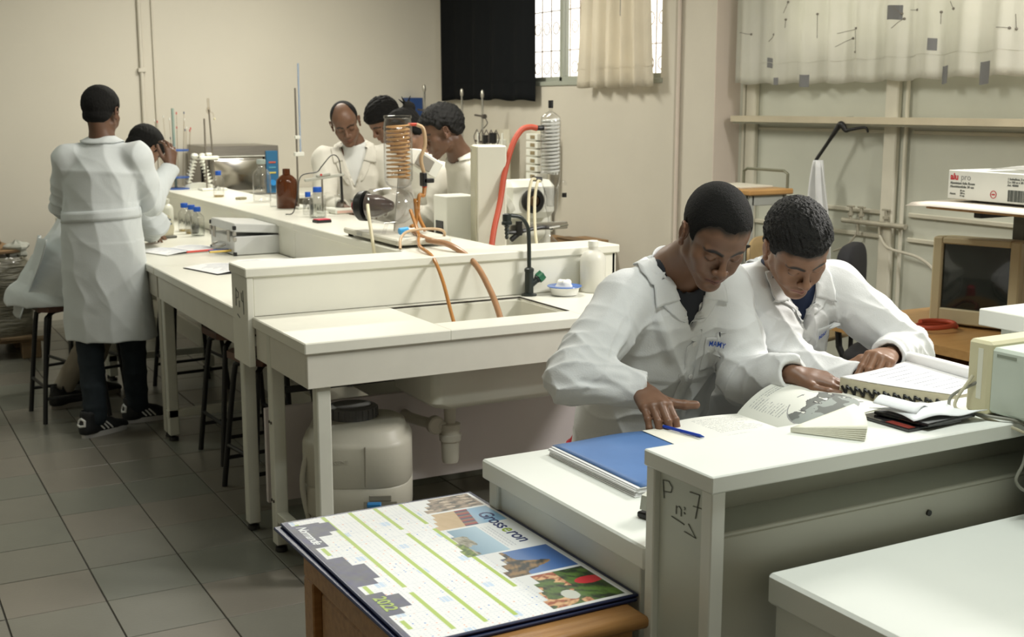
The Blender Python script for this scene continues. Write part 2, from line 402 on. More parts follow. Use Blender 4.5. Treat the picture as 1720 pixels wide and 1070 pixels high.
bolts(t, [(1.31, 4.235, .50), (1.31, 4.258, .50), (1.31, 4.235, .20), (1.31, 4.258, .20)], (-1, 0, 0), .0055, mat('bolt_metal', (.1, .09, .08), .4, .8))
W(MB().box(1.36, 2.9, 4.355, 4.371, .575, .60, .002), 'support_rail', BLACKM, t)
# --- sink
SK = mat('sink_ceramic', (.72, .71, .62), .25, var=.04)
s = thing('sink', 'deep cream ceramic sink sunk in the nearest bench top', 'sink', (2.12, 4.15, .60))
bs = MB()
def rring(x0, x1, y0, y1, rc, z, k=5):
    pts = []
    for (cx_, cy_, a0) in ((x1-rc, y1-rc, 0), (x0+rc, y1-rc, 90), (x0+rc, y0+rc, 180), (x1-rc, y0+rc, 270)):
        for q in range(k): a = math.radians(a0+90/(k-1)*q); pts.append((cx_+rc*math.cos(a), cy_+rc*math.sin(a), z))
    return pts
rings = [rring(SX0-.004, SX1+.004, SY0-.004, SY1+.004, .03, B-.012), rring(SX0+.008, SX1-.008, SY0+.008, SY1-.008, .035, B-.012),
         rring(SX0+.02, SX1-.02, SY0+.02, SY1-.02, .04, .60), rring(SX0+.06, SX1-.06, SY0+.06, SY1-.06, .05, .575), rring(2.09, 2.15, 4.10, 4.16, .02, .57)]
n = len(rings[0]); vs = [p for r_ in rings for p in r_]
F = [(i*n+k, (i+1)*n+k, (i+1)*n+(k+1) % n, i*n+(k+1) % n) for i in range(len(rings)-1) for k in range(n)]; F.append(tuple((len(rings)-1)*n+k for k in range(n)))
bs.add(vs, F)
ro = [rring(SX0-.004, SX1+.004, SY0-.004, SY1+.004, .03, B-.012), rring(SX0-.004, SX1+.004, SY0-.004, SY1+.004, .04, .565), rring(SX0+.03, SX1-.03, SY0+.03, SY1-.03, .06, .535), rring(SX0+.12, SX1-.12, SY0+.1, SY1-.1, .06, .528)]
vs = [p for r_ in ro for p in r_]
F = [(i*n+k, i*n+(k+1) % n, (i+1)*n+(k+1) % n, (i+1)*n+k) for i in range(len(ro)-1) for k in range(n)]; F.append(tuple((len(ro)-1)*n+k for k in range(n))[::-1])
bs.add(vs, F); W(bs, 'basin', SK, s, smooth=50)
W(MB().lathe([(.0, 0), (.028, 0), (.028, .012), (.026, .085), (.022, .09), (.012, .091)], (1.98, 4.16, .575), 20), 'overflow_pipe', SK, s, smooth=True)
sl = MB(); sl.box(SX0-.006, SX1+.006, SY1, SY1+.005, B-.006, B+.0007, .0003); sl.box(SX1, SX1+.006, SY0, SY1, B-.006, B+.0007, .0003)
W(sl, 'sealant', mat('black_sealant', (.03, .025, .02), .6), s)
DR = mat('drain_plastic', (.58, .55, .47), .4, var=.08)
tr = thing('drain_trap', 'cream plastic bottle trap hanging under the sink', 'drain trap', (2.0, 4.16, .27))
W(MB().lathe([(.022, .14), (.026, .285)], (2.0, 4.16, .27), 20), 'tailpipe', DR, tr, smooth=True)
W(MB().lathe([(.012, 0), (.030, .004), (.034, .02), (.036, .09), (.042, .092), (.044, .115), (.036, .118), (.036, .135), (.040, .137), (.040, .158), (.024, .162)], (2.0, 4.16, .27), 24), 'bottle', DR, tr, smooth=30)
W(MB().tube([(1.985, 4.16, .42), (1.94, 4.20, .425), (1.90, 4.30, .43), (1.90, 4.37, .43)], .021, 14, smooth=5).lathe([(.034, 0), (.036, .006), (.036, .03), (.03, .035)], (0, 0, 0), 18, Matrix.Translation((1.945, 4.195, .425)) @ Matrix.Rotation(PI/2, 4, 'X')), 'outlet_pipe', DR, tr, smooth=30)
br = mat('old_brass', (.14, .09, .05), .4, .8, var=.3, vscale=30)
v = thing('stop_valve', 'small tarnished brass stop valve behind the sink trap', 'valve', (2.09, 4.30, .47))
W(MB().tube([(2.09, 4.36, .50), (2.09, 4.30, .50), (2.07, 4.27, .50), (2.07, 4.26, .54)], .011, 10, smooth=3).cyl((2.09, 4.31, .475), (2.09, 4.31, .525), .017).cyl((2.09, 4.31, .525), (2.09, 4.31, .55), .008), 'valve_body', br, v, smooth=True)
W(MB().lathe([(.004, 0), (.02, .002), (.02, .01), (.004, .012)], (2.09, 4.31, .55), 10), 'handwheel', BLACKP, v)

# --- riser shelf behind the sink
t = thing('riser_shelf', 'white raised shelf behind the sink with a marked end panel', 'shelf', (1.285, 4.40, .68))
W(bx(1.275, 2.93, 4.385, 4.60, R-.035, R, .004), 'shelf_board', LAM, t)
W(bx(1.31, 2.915, 4.40, 4.42, B, R-.035, .002), 'front_panel', LAM, t)
W(bx(1.31, 2.915, 4.575, 4.59, B, R-.035, .002), 'rear_panel', LAM, t)
e = W(bx(1.283, 1.308, 4.395, 4.595, .68, R-.036, .002), 'end_panel', LAM, t)
W(bx(2.90, 2.92, 4.40, 4.59, B, R-.036, .002), 'end_panel', LAM, t)
INK = mat('marker_ink', (.10, .11, .10), .6)
def strokes(S, M, r, name, m, parent):
    mb = MB()
    for s_ in S:
        pts = [M @ Vector((p[0], p[1], .0006)) for p in s_]; mb.tube(pts, r, 5)
    return W(mb, name, m, parent)
Mx = frame((1.2828, 4.595, R-.09), (0, -1, 0), (0, 0, 1))      # facing -x : local x towards camera
strokes([[(.06, 0), (.055, -.07)], [(.06, -.005), (.09, -.015), (.085, -.035), (.058, -.04)], [(.10, -.045), (.10, -.07)], [(.13, -.01), (.135, -.04), (.155, -.045)], [(.15, .0), (.155, -.09)], [(.07, -.10), (.10, -.11)]], Mx, .0016, 'lettering', INK, e)
bolts(t, [(1.312, 4.40, .72), (1.312, 4.40, .80)], (0, -1, 0), .004)
leg(t, 1.315, 4.53, .68, .024)
# --- long bench (three units), with its shelf
for k, (y0, y1) in enumerate(((4.60, 6.02), (6.03, 7.55), (7.56, 9.10))):
    t = thing('laboratory_bench', ['white laboratory bench joining the back of the raised sink shelf', 'white laboratory bench where the open notebooks lie', 'white laboratory bench farthest down the row, next to the seated person'][k], 'bench', (1.30, y0, 0), group=None)
    W(bx(1.30, 2.01, y0, y1, B-.04, B, .004), 'worktop', LAM, t)
    W(bx(1.315, 1.335, y0+.01, y1-.01, .715, B-.04, .002), 'front_apron', EDGE, t)
    W(bx(1.335, 1.98, y0+.01, y0+.028, .715, B-.04, .002), 'side_apron', EDGE, t)
    for y in (y0+.035, y1-.035):
        if k == 0 and y < 5: continue
        leg(t, 1.35, y, .83); leg(t, 1.94, y, .83)
    W(bx(1.32, 1.96, y1-.06, y1-.02, .12, .16, .003), 'foot_rail', STEELW, t)
    W(bx(1.93, 1.95, y0+.04, y1-.06, .12, .24, .002), 'rear_board', LAM, t)
for k, (y0, y1) in enumerate(((4.603, 6.0), (6.004, 9.1))):
    t = thing('riser_shelf', ['white raised shelf running back from the sink shelf under the evaporator', 'far white raised shelf carrying the brown bottle and the spine-like stand'][k], 'shelf', (2.01, y0, B))
    W(bx(2.0, 2.44, y0, y1, R-.035, R, .004), 'shelf_board', LAM, t)
    W(bx(2.015, 2.035, y0, y1, B+.0005, R-.035, .002), 'side_panel', LAM, t)
    W(bx(2.41, 2.425, y0, y1, 0.1, R-.035, .002), 'side_panel', LAM, t)
    W(bx(2.035, 2.41, y0, y0+.018, B-.1, R-.035, .002), 'end_panel', LAM, t)
# --- right-hand equipment bench behind the sink riser
t = thing('equipment_bench', 'white bench behind the sink shelf carrying the rotary evaporator', 'bench', (2.46, 4.62, 0))
W(bx(2.45, 3.05, 4.61, 5.25, B-.04, B, .004), 'worktop', LAM, t); W(bx(2.47, 3.03, 4.63, 4.65, .71, B-.04, .002), 'front_apron', EDGE, t)
for (x, y) in ((2.49, 4.68), (3.01, 4.68), (2.49, 5.21), (3.01, 5.21)): leg(t, x, y, .83)
t = thing('back_counter', 'long low white counter along the right wall below the black curtain', 'counter', (4.05, 7.95, 0))
W(bx(4.05, 4.70, 7.95, 9.7, .70, .74, .004), 'worktop', LAM, t)
for y in (8.0, 8.8, 9.6): W(bx(4.09, 4.68, y-.02, y+.02, 0, .70, .002), 'support_panel', EDGE, t)
t = thing('oven_table', 'plain white table under the steel oven by the far wall', 'table', (2.47, 9.2, 0))
W(bx(2.46, 3.5, 9.14, 9.88, .93, .965, .004), 'tabletop', LAM, t)
for (x, y) in ((2.5, 9.2), (3.45, 9.2), (2.5, 9.83), (3.45, 9.83)): leg(t, x, y, .93)

# --- near benches
t = thing('laboratory_bench', 'white bench holding the blue folder in front of the two young men', 'bench', (1.213, 1.71, 0))
W(bx(1.205, 2.90, 1.712, 2.345, B-.045, B, .004), 'worktop', LAMW, t)
W(bx(1.225, 1.243, 1.75, 2.33, .10, B-.046, .002), 'side_panel', LAMW, t)
W(bx(1.244, 2.88, 2.29, 2.308, .35, B-.046, .002), 'modesty_panel', LAMW, t)
W(bx(1.215, 1.255, 2.29, 2.33, .02, B-.046, .003), 'leg', STEELW, t); W(bx(2.84, 2.88, 2.29, 2.33, .02, B-.046, .003), 'leg', STEELW, t)
t = thing('riser_shelf', 'near white raised shelf with P n 7 written on its end panel', 'shelf', (1.205, 1.52, 0))
W(bx(1.198, 2.90, 1.515, 1.708, R-.03, R, .0025), 'shelf_board', LAMW, t)
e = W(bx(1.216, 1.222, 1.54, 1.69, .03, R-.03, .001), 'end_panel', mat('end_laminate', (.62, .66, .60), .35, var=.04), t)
W(bx(1.203, 1.232, 1.52, 1.548, .0, R-.03, .002), 'post', LAMW, t); W(bx(1.203, 1.232, 1.682, 1.706, .0, R-.03, .002), 'post', LAMW, t)
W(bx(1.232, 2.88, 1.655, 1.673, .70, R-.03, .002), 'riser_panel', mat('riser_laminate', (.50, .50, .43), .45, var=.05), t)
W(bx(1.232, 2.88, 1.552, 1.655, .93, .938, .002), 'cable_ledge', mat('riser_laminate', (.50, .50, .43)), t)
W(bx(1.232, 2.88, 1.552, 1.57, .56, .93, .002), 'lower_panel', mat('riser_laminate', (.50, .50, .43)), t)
bolts(t, [(1.74, 1.552, .895)], (0, -1, 0), .006)
bolts(e, [(1.216, 1.553, .985), (1.216, 1.553, .945)], (-1, 0, 0), .0022)
Mx = frame((1.2155, 1.69, R-.04), (0, -1, 0), (0, 0, 1))
strokes([[(.018, -.01), (.022, -.042)], [(.018, -.01), (.035, -.008), (.045, -.016), (.042, -.026), (.022, -.030)],
         [(.058, -.045), (.058, -.060)], [(.058, -.048), (.066, -.044), (.072, -.048), (.072, -.060)], [(.080, -.041), (.083, -.043), (.081, -.046)], [(.080, -.05), (.083, -.053)],
         [(.095, -.010), (.122, -.008)], [(.122, -.008), (.112, -.052)], [(.105, -.032), (.128, -.030)],
         [(.045, -.068), (.082, -.072)], [(.082, -.084), (.115, -.086), (.093, -.067)]], Mx, .00085, 'lettering', INK, e)
t = thing('laboratory_bench', 'nearest white bench filling the lower right corner of the picture', 'bench', (1.327, .7, 0))
W(bx(1.32, 2.90, .75, 1.514, B-.055, B, .006), 'worktop', LAMW, t)
W(bx(1.337, 1.355, .8, 1.508, .1, B-.055, .002), 'side_panel', LAMW, t)
W(bx(1.36, 1.40, 1.46, 1.50, 0, B-.055, .003), 'leg', STEELW, t); W(bx(2.84, 2.88, 1.46, 1.50, 0, B-.055, .003), 'leg', STEELW, t)
# far right slab of another raised shelf
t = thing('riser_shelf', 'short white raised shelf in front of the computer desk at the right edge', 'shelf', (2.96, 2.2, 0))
W(bx(2.93, 4.0, 2.12, 2.47, R-.05, R, .003), 'shelf_board', LAMW, t); W(bx(2.97, 3.96, 2.18, 2.42, 0, R-.05, .002), 'body_panel', mat('end_laminate', (.62, .66, .60)), t)

# --- stools
def stool(x, y, rz, label, group=None):
    t = thing('stool', label, 'stool', (x, y, 0), rz, group)
    s_ = .155; c = .045
    poly = [(-s_+c, -s_), (s_-c, -s_), (s_, -s_+c), (s_, s_-c), (s_-c, s_), (-s_+c, s_), (-s_, s_-c), (-s_, -s_+c)]
    MB().prism(poly, .585, .615).build('seat', SEATW, t)
    for (i, j) in ((-1, -1), (1, -1), (1, 1), (-1, 1)):
        MB().tube([(i*.02, j*.02, .575), (i*.07, j*.07, .575), (i*.105, j*.105, .555), (i*.122, j*.122, .50), (i*.165, j*.165, .02), (i*.165, j*.165, 0)], .0125, 10, smooth=3).build('leg', BLACKM, t, smooth=True)
    a = .155
    MB().cyl((-a, -a, .13), (a, -a, .13), .009).build('stretcher', BLACKM, t); MB().cyl((-a, a, .13), (a, a, .13), .009).build('stretcher', BLACKM, t)
    a = .15
    MB().cyl((-a, -a, .19), (-a, a, .19), .009).build('stretcher', BLACKM, t); MB().cyl((a, -a, .19), (a, a, .19), .009).build('stretcher', BLACKM, t)
    return t
stool(.985, 6.80, .08, 'dark wooden stool on which the person in white sits')
stool(1.60, 5.60, .05, 'dark stool tucked under the long bench, behind the marked end panel')
stool(1.55, 4.98, .12, 'dark stool half hidden under the long bench nearest the sink bench')
stool(1.72, 7.1, .1, 'dark stool far under the bench, behind the standing man')
stool(1.17, 7.42, .3, 'dark stool standing just behind the standing man')
stool(2.70, 4.96, .2, 'dark stool seen low behind the cream carboy')
# --- computer desk, crt, monitor shelf
DX, DY = 3.95, 3.2
t = thing('computer_desk', 'beech computer desk with rounded front holding the old monitor', 'desk', (3.4, 2.5, 0))
def desktop(x0, x1, y0, y1, z0, z1, rc):
    mb = MB(); top_rounded(mb, x0, x1, y0, y1, z0, z1, rc); return mb
W(desktop(3.66, 4.72, 2.3, 3.93, .70, .735, .10), 'desktop', BEECH, t)
W(desktop(3.74, 4.70, 2.45, 3.80, .545, .57, .05), 'drawer_shelf', BEECH, t)
W(bx(3.78, 3.83, 3.05, 3.10, 0, .70), 'leg', BEECH, t); W(bx(3.9, 4.6, 2.35, 2.38, 0, .70), 'side_panel', BEECH, t); W(bx(3.9, 4.6, 3.76, 3.79, 0, .70), 'side_panel', BEECH, t)
W(bx(4.25, 4.31, 3.38, 3.44, .735, 1.235), 'shelf_post', mat('dark_post', (.10, .10, .075), .5), t)
W(bx(4.25, 4.31, 2.45, 2.51, .735, 1.235), 'shelf_post', mat('dark_post', (.10, .10, .075)), t)
W(bx(4.0, 4.5, 3.39, 3.43, 1.20, 1.235), 'bracket', BLACKM, t); W(bx(4.0, 4.5, 2.46, 2.50, 1.20, 1.235), 'bracket', BLACKM, t)
W(desktop(3.86, 4.62, 2.3, 3.58, 1.235, 1.26, .05), 'upper_shelf', BEECH, t)
# ================================================================ PROPS ON THE FAR BENCHES
def bottle(name, label, loc, r, h, capm, capr=None, m=GLASS, liquid=None, group=None, neck=.42, caph=.028, mark=True, cat='bottle'):
    t = thing(name, label, cat, loc, 0, group)
    nr = r*neck; sh = h*.62; th = .0022
    prof = [(r*.9, 0), (r, .006), (r, sh), (r*.93, sh+h*.06), (r*.62, sh+h*.14), (nr, sh+h*.18), (nr, h-caph*.6)]
    inner = [(max(a-th, .001), z if i else th) for i, (a, z) in enumerate(prof)]
    inner[0] = (r*.88-th, th); inner[1] = (r-th, .009)
    MB().lathe(prof+[(nr-th, h-caph*.6)]+inner[::-1][1:], n=26).build('glass_body', m, t, smooth=50)
    if capm:
        c = capr or nr*1.25
        p = []
        MB().lathe([(c*.96, h-caph), (c, h-caph+.002), (c, h-.003), (c*.92, h), (0.001, h)], n=24).build('cap', capm, t, smooth=40)
    if liquid:
        MB().lathe([(r*.9-th*1.6, th*1.3), (r-th*1.4, .01), (r-th*1.4, liquid[0]*h), (.001, liquid[0]*h)], n=24).build('liquid', liquid[1], t, smooth=50)
    if mark:
        mk = MB(); 
        for k in range(5):
            a0 = math.radians(200+k*16); z = h*.33+(k % 3)*.006
            mk.tube([((r+.0004)*math.cos(a0+d*.012), (r+.0004)*math.sin(a0+d*.012), z+.012*math.sin(d*1.7+k)) for d in range(9)], .0009, 4)
        mk.build('handwriting', INK, t, kind='stuff')
    return t
CAPB = mat('blue_cap', (.015, .10, .50), .35); CAPG = mat('grey_cap', (.42, .48, .46), .4)
YEL = mat('pale_yellow_liquid', (.80, .62, .25), .05, trans=.8, ior=1.33)
bottle('reagent_bottle', 'blue-capped bottle with a little yellow liquid, alone on the far shelf', (2.16, 7.95, R), .036, .17, CAPB, liquid=(.07, YEL))
bottle('reagent_bottle', 'larger clear bottle with pale grey cap beside the brown bottle', (2.29, 7.43, R), .056, .262, CAPG, neck=.40)
bottle('brown_bottle', 'large amber glass bottle standing open on the raised shelf', (2.275, 6.90, R), .061, .245, None, m=AMBER, mark=False, neck=.36)
bottle('reagent_bottle', 'clear blue-capped bottle right behind the red ink pad', (2.215, 6.21, R), .045, .165, CAPB, liquid=(.45, WATER))
bottle('reagent_bottle', 'small clear blue-capped bottle peeping out behind its bigger neighbour', (2.235, 6.42, R), .030, .125, CAPB)
for k, (x, y) in enumerate(((1.862, 7.36), (1.868, 7.52), (1.864, 7.68))):
    bottle('reagent_bottle', ['front one of the three blue-capped bottles on the bench', 'middle one of the three blue-capped bottles on the bench', 'rearmost of the three blue-capped bottles on the bench'][k], (x, y, B), .042, .175, CAPB, group='blue-capped bottles in a row on the bench', liquid=(.06, YEL) if k else (.35, WATER))
def beaker(name, label, loc, r, h, m=GLASS, liq=None, cat='beaker'):
    t = thing(name, label, cat, loc)
    MB().lathe([(r*.95, 0), (r, .004), (r, h-.004), (r*1.06, h), (r-.0018, h-.005), (r-.0018, .006), (r*.9, .003)], n=24).build('glass_body', m, t, smooth=50)
    if liq: MB().lathe([(r-.003, .004), (r-.003, h*liq), (.001, h*liq)], n=20).build('liquid', WATER, t, smooth=50)
    return t
beaker('beaker', 'small empty glass beaker left of the brown bottle', (2.235, 7.02, R), .026, .075)
t = thing('petri_dish', 'small round dish lying on the raised shelf before the capped bottle', 'dish', (2.225, 7.67, R))
MB().lathe([(.034, 0), (.036, .003), (.036, .014), (.034, .014), (.034, .004), (.001, .003)], n=24).build('dish', mat('dish_glass', (.6, .55, .4), .1, trans=.6), t, smooth=40)
t = thing('ink_pad', 'small stamp pad with a red top and black base', 'ink pad', (2.145, 5.955, R), .15)
MB().box(-.04, .04, -.03, .03, 0, .014, .002).build('pad_case', BLACKP, t); MB().box(-.037, .037, -.027, .027, .014, .019, .001).build('pad_lid', mat('red_pad', (.55, .03, .06), .5), t)

# steel oven
t = thing('oven', 'stainless steel laboratory oven with a blue control strip by the far wall', 'oven', (2.43, 9.25, .965))
MB().box(0, .565, .01, .58, .0, .375, .004).build('housing', STEEL, t)
dr = MB()
def df(u, v):
    return (.02+.42*u, -.012-.012*math.sin(PI*u)*math.sin(PI*v), .02+.27*v)
dr.grid(df, 16, 10); d = dr.build('door', mat('polished_steel', (.50, .48, .44), .12, 1.), t, smooth=True)
d.modifiers.new('thick', 'SOLIDIFY').thickness = -.02
MB().box(.015, .45, -.015, .0, .295, .30, .002).build('door_trim', mat('trim_strip', (.8, .8, .72), .4), t)
cp = MB().box(.46, .555, -.004, .01, .01, .335, .002).build('control_panel', mat('blue_panel', (.025, .13, .26), .4), t)
for z, c in ((.24, (.5, .1, .05)), (.20, (.1, .3, .4)), (.16, (.6, .5, .1))): MB().box(.48, .535, -.008, -.004, z, z+.012, .001).build('switch', mat('sw%d' % int(z*100), c, .4), cp)
MB().cyl((.505, -.004, .09), (.505, -.03, .09), .022).build('knob', mat('light_blue_knob', (.03, .25, .6), .4), cp)
MB().box(-.012, 0, .12, .15, .1, .22, .004).build('handle', BLACKP, t)
for (x, y) in ((.04, .05), (.52, .05), (.04, .5), (.52, .5)): MB().cyl((x, y, -.0), (x, y, .002), .015).build('foot', BLACKP, t)

# pipette carousel with blue discs
WP = mat('white_plastic', (.80, .80, .72), .4); BP = mat('blue_disc', (.03, .09, .32), .4)
t = thing('pipette_carousel', 'round pipette stand with blue discs full of thin glass pipettes', 'pipette stand', (2.10, 8.86, R))
MB().lathe([(.10, 0), (.10, .008), (.02, .014), (.001, .016)], n=28).build('base', BP, t, smooth=40)
MB().cyl((0, 0, .01), (0, 0, .57), .010).build('pole', mat('grey_pole', (.25, .32, .28), .4), t)
MB().lathe([(.012, .27), (.098, .27), (.098, .282), (.012, .282)], n=28).build('disc', BP, t, smooth=40)
MB().lathe([(.012, .08), (.098, .08), (.098, .09), (.012, .09)], n=28).build('disc', BP, t, smooth=40)
PG = glass('pipette_glass', (.95, .93, .9)); tipm = [mat('pipette_mark_red', (.5, .08, .08), .5), mat('pipette_mark_dark', (.12, .13, .18), .5), mat('pipette_mark_white', (.7, .7, .65), .5)]
for k in range(16):
    a = 2*PI*k/16; L = .30+.30*rng.rand(); dx, dy = math.cos(a), math.sin(a); tl = rng.uniform(-.06, .06)
    q = MB().cyl((.085*dx, .085*dy, .03), ((.085+.08*L+tl*.3)*dx, (.085+.05*L)*dy, .03+L), .0032, n=7).build('pipette', PG, t, smooth=True)
    MB().cyl(((.085+.08*L+tl*.3)*dx, (.085+.05*L)*dy, .03+L-.016), ((.085+.08*L+tl*.3)*dx, (.085+.05*L)*dy, .03+L), .0045, n=7).build('pipette_end', tipm[k % 3], q)
# spine-like stand
t = thing('vertebrae_stand', 'white plastic stand like two leaning spines on an arched base', 'rack', (2.25, 8.80, R), 0)
MB().prism([(-.10, 0), (.10, 0), (.09, .03), (.05, .042), (0, .046), (-.05, .042), (-.09, .03)], -.03, .03, Matrix.Rotation(-PI/6, 4, 'Z') @ Matrix.Rotation(PI/2, 4, 'X')).build('base', WP, t)
for sg in (-1, 1):
    for k in range(8):
        f = k/7; c = Vector((sg*(.075-.05*f)*math.cos(PI/6), -sg*(.075-.05*f)*math.sin(PI/6), .055+.165*f))
        M_ = Matrix.Translation(c) @ Matrix.Rotation(-PI/6, 4, 'Z') @ Matrix.Rotation(-sg*.3, 4, 'Y')
        MB().lathe([(.008, -.009), (.017, -.007), (.013, 0), (.017, .007), (.008, .009)], n=10, M=M_).box(-.026, .026, -.005, .005, -.004, .003, .002, M_).build('vertebra', WP, t, smooth=40)
    MB().cyl((sg*.078*.866, -sg*.078*.5, .04), (sg*.022*.866, -sg*.022*.5, .24), .007).build('rod', WP, t)
MB().lathe([(.001, .215), (.02, .22), (.028, .235), (.02, .25), (.001, .255)], (-.02, .012, 0), 14).lathe([(.001, .215), (.02, .22), (.026, .235), (.02, .25), (.001, .255)], (.03, -.012, 0), 14).build('knob', WP, t, smooth=True)
# burette stand
t = thing('burette_stand', 'twin-rod stand with a white clamp plate holding a glass burette', 'burette stand', (2.30, 8.62, R))
MB().box(-.09, .09, -.06, .06, 0, .015, .004).build('base', WP, t)
DKR = mat('dull_rod', (.30, .27, .23), .35, .8)
MB().cyl((.02, 0, .015), (-.005, 0, .56), .006).build('rod', DKR, t); MB().cyl((-.035, .02, .015), (-.035, .02, .50), .006).build('rod', DKR, t)
MB().box(-.085, .05, -.02, .02, .215, .24, .006).box(-.04, .0, -.018, .018, .24, .262, .005).build('clamp_plate', WP, t)
MB().cyl((-.005, 0, .55), (-.008, 0, .64), .009, n=12).lathe([(.004, .53), (.014, .545), (.016, .56), (.006, .58)], (-.01, 0, 0), 12).tube([(-.008, 0, .55), (.02, 0, .54), (.03, 0, .51)], .004, 8, smooth=3).build('glass_funnel', PG, t, smooth=True)
MB().lathe([(.001, 0), (.007, .003), (.007, .012), (.001, .015)], (.033, 0, .49), 10).build('stopcock', mat('cream_knob', (.6, .55, .35), .4), t)

# tall stand + burette by the bald man
t = thing('retort_stand', 'tall thin rod with a pale blue burette left of the balding man', 'stand', (2.36, 6.86, R))
MB().box(-.06, .06, -.08, .08, 0, .012, .004).build('base', WP, t)
MB().cyl((-.03, 0, .012), (-.03, 0, .69), .0055).build('rod', DKR, t)
MB().cyl((-.005, .01, .30), (-.005, .01, .83), .0055, n=10).build('burette', mat('burette_glass', (.55, .65, .8), .1, trans=.5), t, smooth=True)
MB().box(-.045, .012, -.01, .02, .30, .325, .004).build('clamp', WP, t); MB().box(-.04, -.01, -.01, .01, .40, .42, .003).build('clamp', WP, t)
# pH meter electrode arm and stirrer
t = thing('electrode_arm', 'grey articulated arm holding a black electrode over the stirrer beaker', 'electrode holder', (2.33, 6.45, R))
MB().cyl((0, 0, 0), (0, 0, .012), .035).build('base', WP, t); MB().cyl((0, 0, .01), (0, 0, .20), .005).build('rod', DKR, t)
M_ = Matrix.Translation((0, 0, .19)) @ Matrix.Rotation(-.12, 4, 'Y')
MB().box(-.10, .13, -.012, .012, 0, .015, .003, M_).box(-.03, .05, -.016, .016, .015, .028, .004, M_).build('arm', mat('grey_arm', (.50, .50, .44), .4), t)
MB().cyl((.112, 0, .22), (.115, 0, .07), .007).cyl((.115, 0, .07), (.115, 0, .055), .010).build('electrode', BLACKP, t, smooth=True)
MB().tube([(.112, 0, .22), (.10, 0, .30), (.06, 0, .32), (.0, 0, .26), (-.03, 0, .23), (-.12, 0, .21), (-.16, -.05, .12), (-.19, -.06, .02), (-.22, -.02, .006)], .003, 8, smooth=6).build('cable', BLACKP, t, smooth=True)
MB().cyl((-.01, -.012, .215), (-.01, -.018, .215), .006).build('red_button', mat('red_plastic', (.6, .03, .03), .4), t)
t = thing('magnetic_stirrer', 'low white magnetic stirrer plate in front of the bald man', 'stirrer', (2.46-.03, 6.44, R), .1)
MB().box(-.07, .07, -.08, .08, 0, .03, .006).build('body', WP, t); MB().box(-.06, .06, -.0815, -.08, .006, .02, .0005).build('front_strip', mat('pinkish_strip', (.75, .5, .42), .5), t)
beaker('beaker', 'small glass beaker standing on the white stirrer', (2.425, 6.44, R+.0305), .026, .072, liq=.5)

# ---- near evaporator on the raised shelf
CG = mat('light_grey_housing', (.66, .64, .55), .4, var=.03); ORG = mat('amber_tubing', (.55, .25, .07), .25, trans=.25, var=.15, vscale=30); ORL = mat('pale_tubing', (.66, .47, .28), .3, trans=.2, var=.1, vscale=30); CRT_ = mat('cream_tubing', (.72, .66, .46), .35)
t = thing('rotary_evaporator', 'rotary evaporator with amber coil condenser and glass drum on a flat base', 'evaporator', (2.10, 4.98, R))
e = Matrix.Rotation(0, 4, 'Z')
bsd = MB().box(-.085, .17, -.29, .33, .012, .038, .006).build('base_plate', CG, t)
for (x, y) in ((-.06, -.26), (.14, -.26), (-.06, .3), (.14, .3)): MB().cyl((x, y, 0), (x, y, .012), .012).build('foot', BLACKP, bsd)
MB().box(-.0865, -.085, .1, .16, .018, .03, .0003).build('label_plate', mat('grey_label', (.45, .45, .42), .5), bsd)
# drum (horizontal glass)  axis roughly along -x..+x tilted: built along y so its dark flange looks left
dax = Vector((.62, -.78, .04)).normalized(); dc = Vector((.03, .02, .155))
qx = dax.to_track_quat('Z', 'Y').to_matrix().to_4x4()
MD = Matrix.Translation(dc) @ qx
def gl(prof, th=.003): return prof+[(max(r_-th, .0005), z_) for r_, z_ in prof[::-1]]
MB().lathe(gl([(.05, -.13), (.078, -.10), (.082, -.03), (.080, .05), (.06, .085), (.022, .10), (.022, .14)]), n=32, M=MD).build('glass_drum', GLASS, t, smooth=60)
fl = MB().lathe([(.03, -.175), (.055, -.172), (.066, -.16), (.068, -.13), (.050, -.128)], n=30, M=MD).build('flange', BLACKP, t, smooth=40)
MB().lathe([(.012, -.20), (.02, -.198), (.02, -.175)], n=12, M=MD).build('red_knob', mat('dark_red_knob', (.3, .02, .03), .4), fl, smooth=40)
MB().lathe([(.001, -.12), (.055, -.118), (.05, -.07), (.02, .0), (.001, .005)], n=20, M=MD).build('evaporating_flask', mat('smoked_flask', (.16, .12, .11), .12, trans=.4), t, smooth=60)
# vertical coil condenser
cc = Vector((.045, -.02, 0))
MB().lathe(gl([(.030, .235), (.055, .25), (.064, .275), (.063, .50), (.058, .535)], .0025), cc, 30).build('condenser_jacket', GLASS, t, smooth=60)
cl = MB(); pts = []
for k in range(13*14+1):
    a = 2*PI*k/14; pts.append(cc+Vector((.050*math.cos(a), .050*math.sin(a), .275+.235*k/(13*14))))
cl.tube(pts, .0040, 7); cl.build('amber_coil', mat('amber_coil', (.78, .47, .20), .12, trans=.3), t, smooth=True)
cl = MB(); pts = []
for k in range(9*12+1):
    a = 2*PI*k/12; pts.append(cc+Vector((.030*math.cos(a), .030*math.sin(a), .28+.22*k/(9*12))))
cl.tube(pts, .005, 6); cl.build('inner_coil', PG, t, smooth=True)
MB().lathe([(.055, .535), (.062, .537), (.062, .548), (.055, .55)], cc, 26).build('rim', GLASS, t, smooth=True)
MB().cyl(cc+Vector((.05, 0, .51)), cc+Vector((.085, -.01, .51)), .007).build('inlet_nipple', mat('red_connector', (.5, .06, .03), .35), t)
hs = MB().tube([cc+Vector(p) for p in ((.085, -.01, .51), (.115, -.015, .49), (.12, -.02, .42), (.10, -.02, .36), (.115, -.02, .29), (.115, -.02, .27))], .0085, 10, smooth=6).build('side_hose', ORL, t, smooth=True)
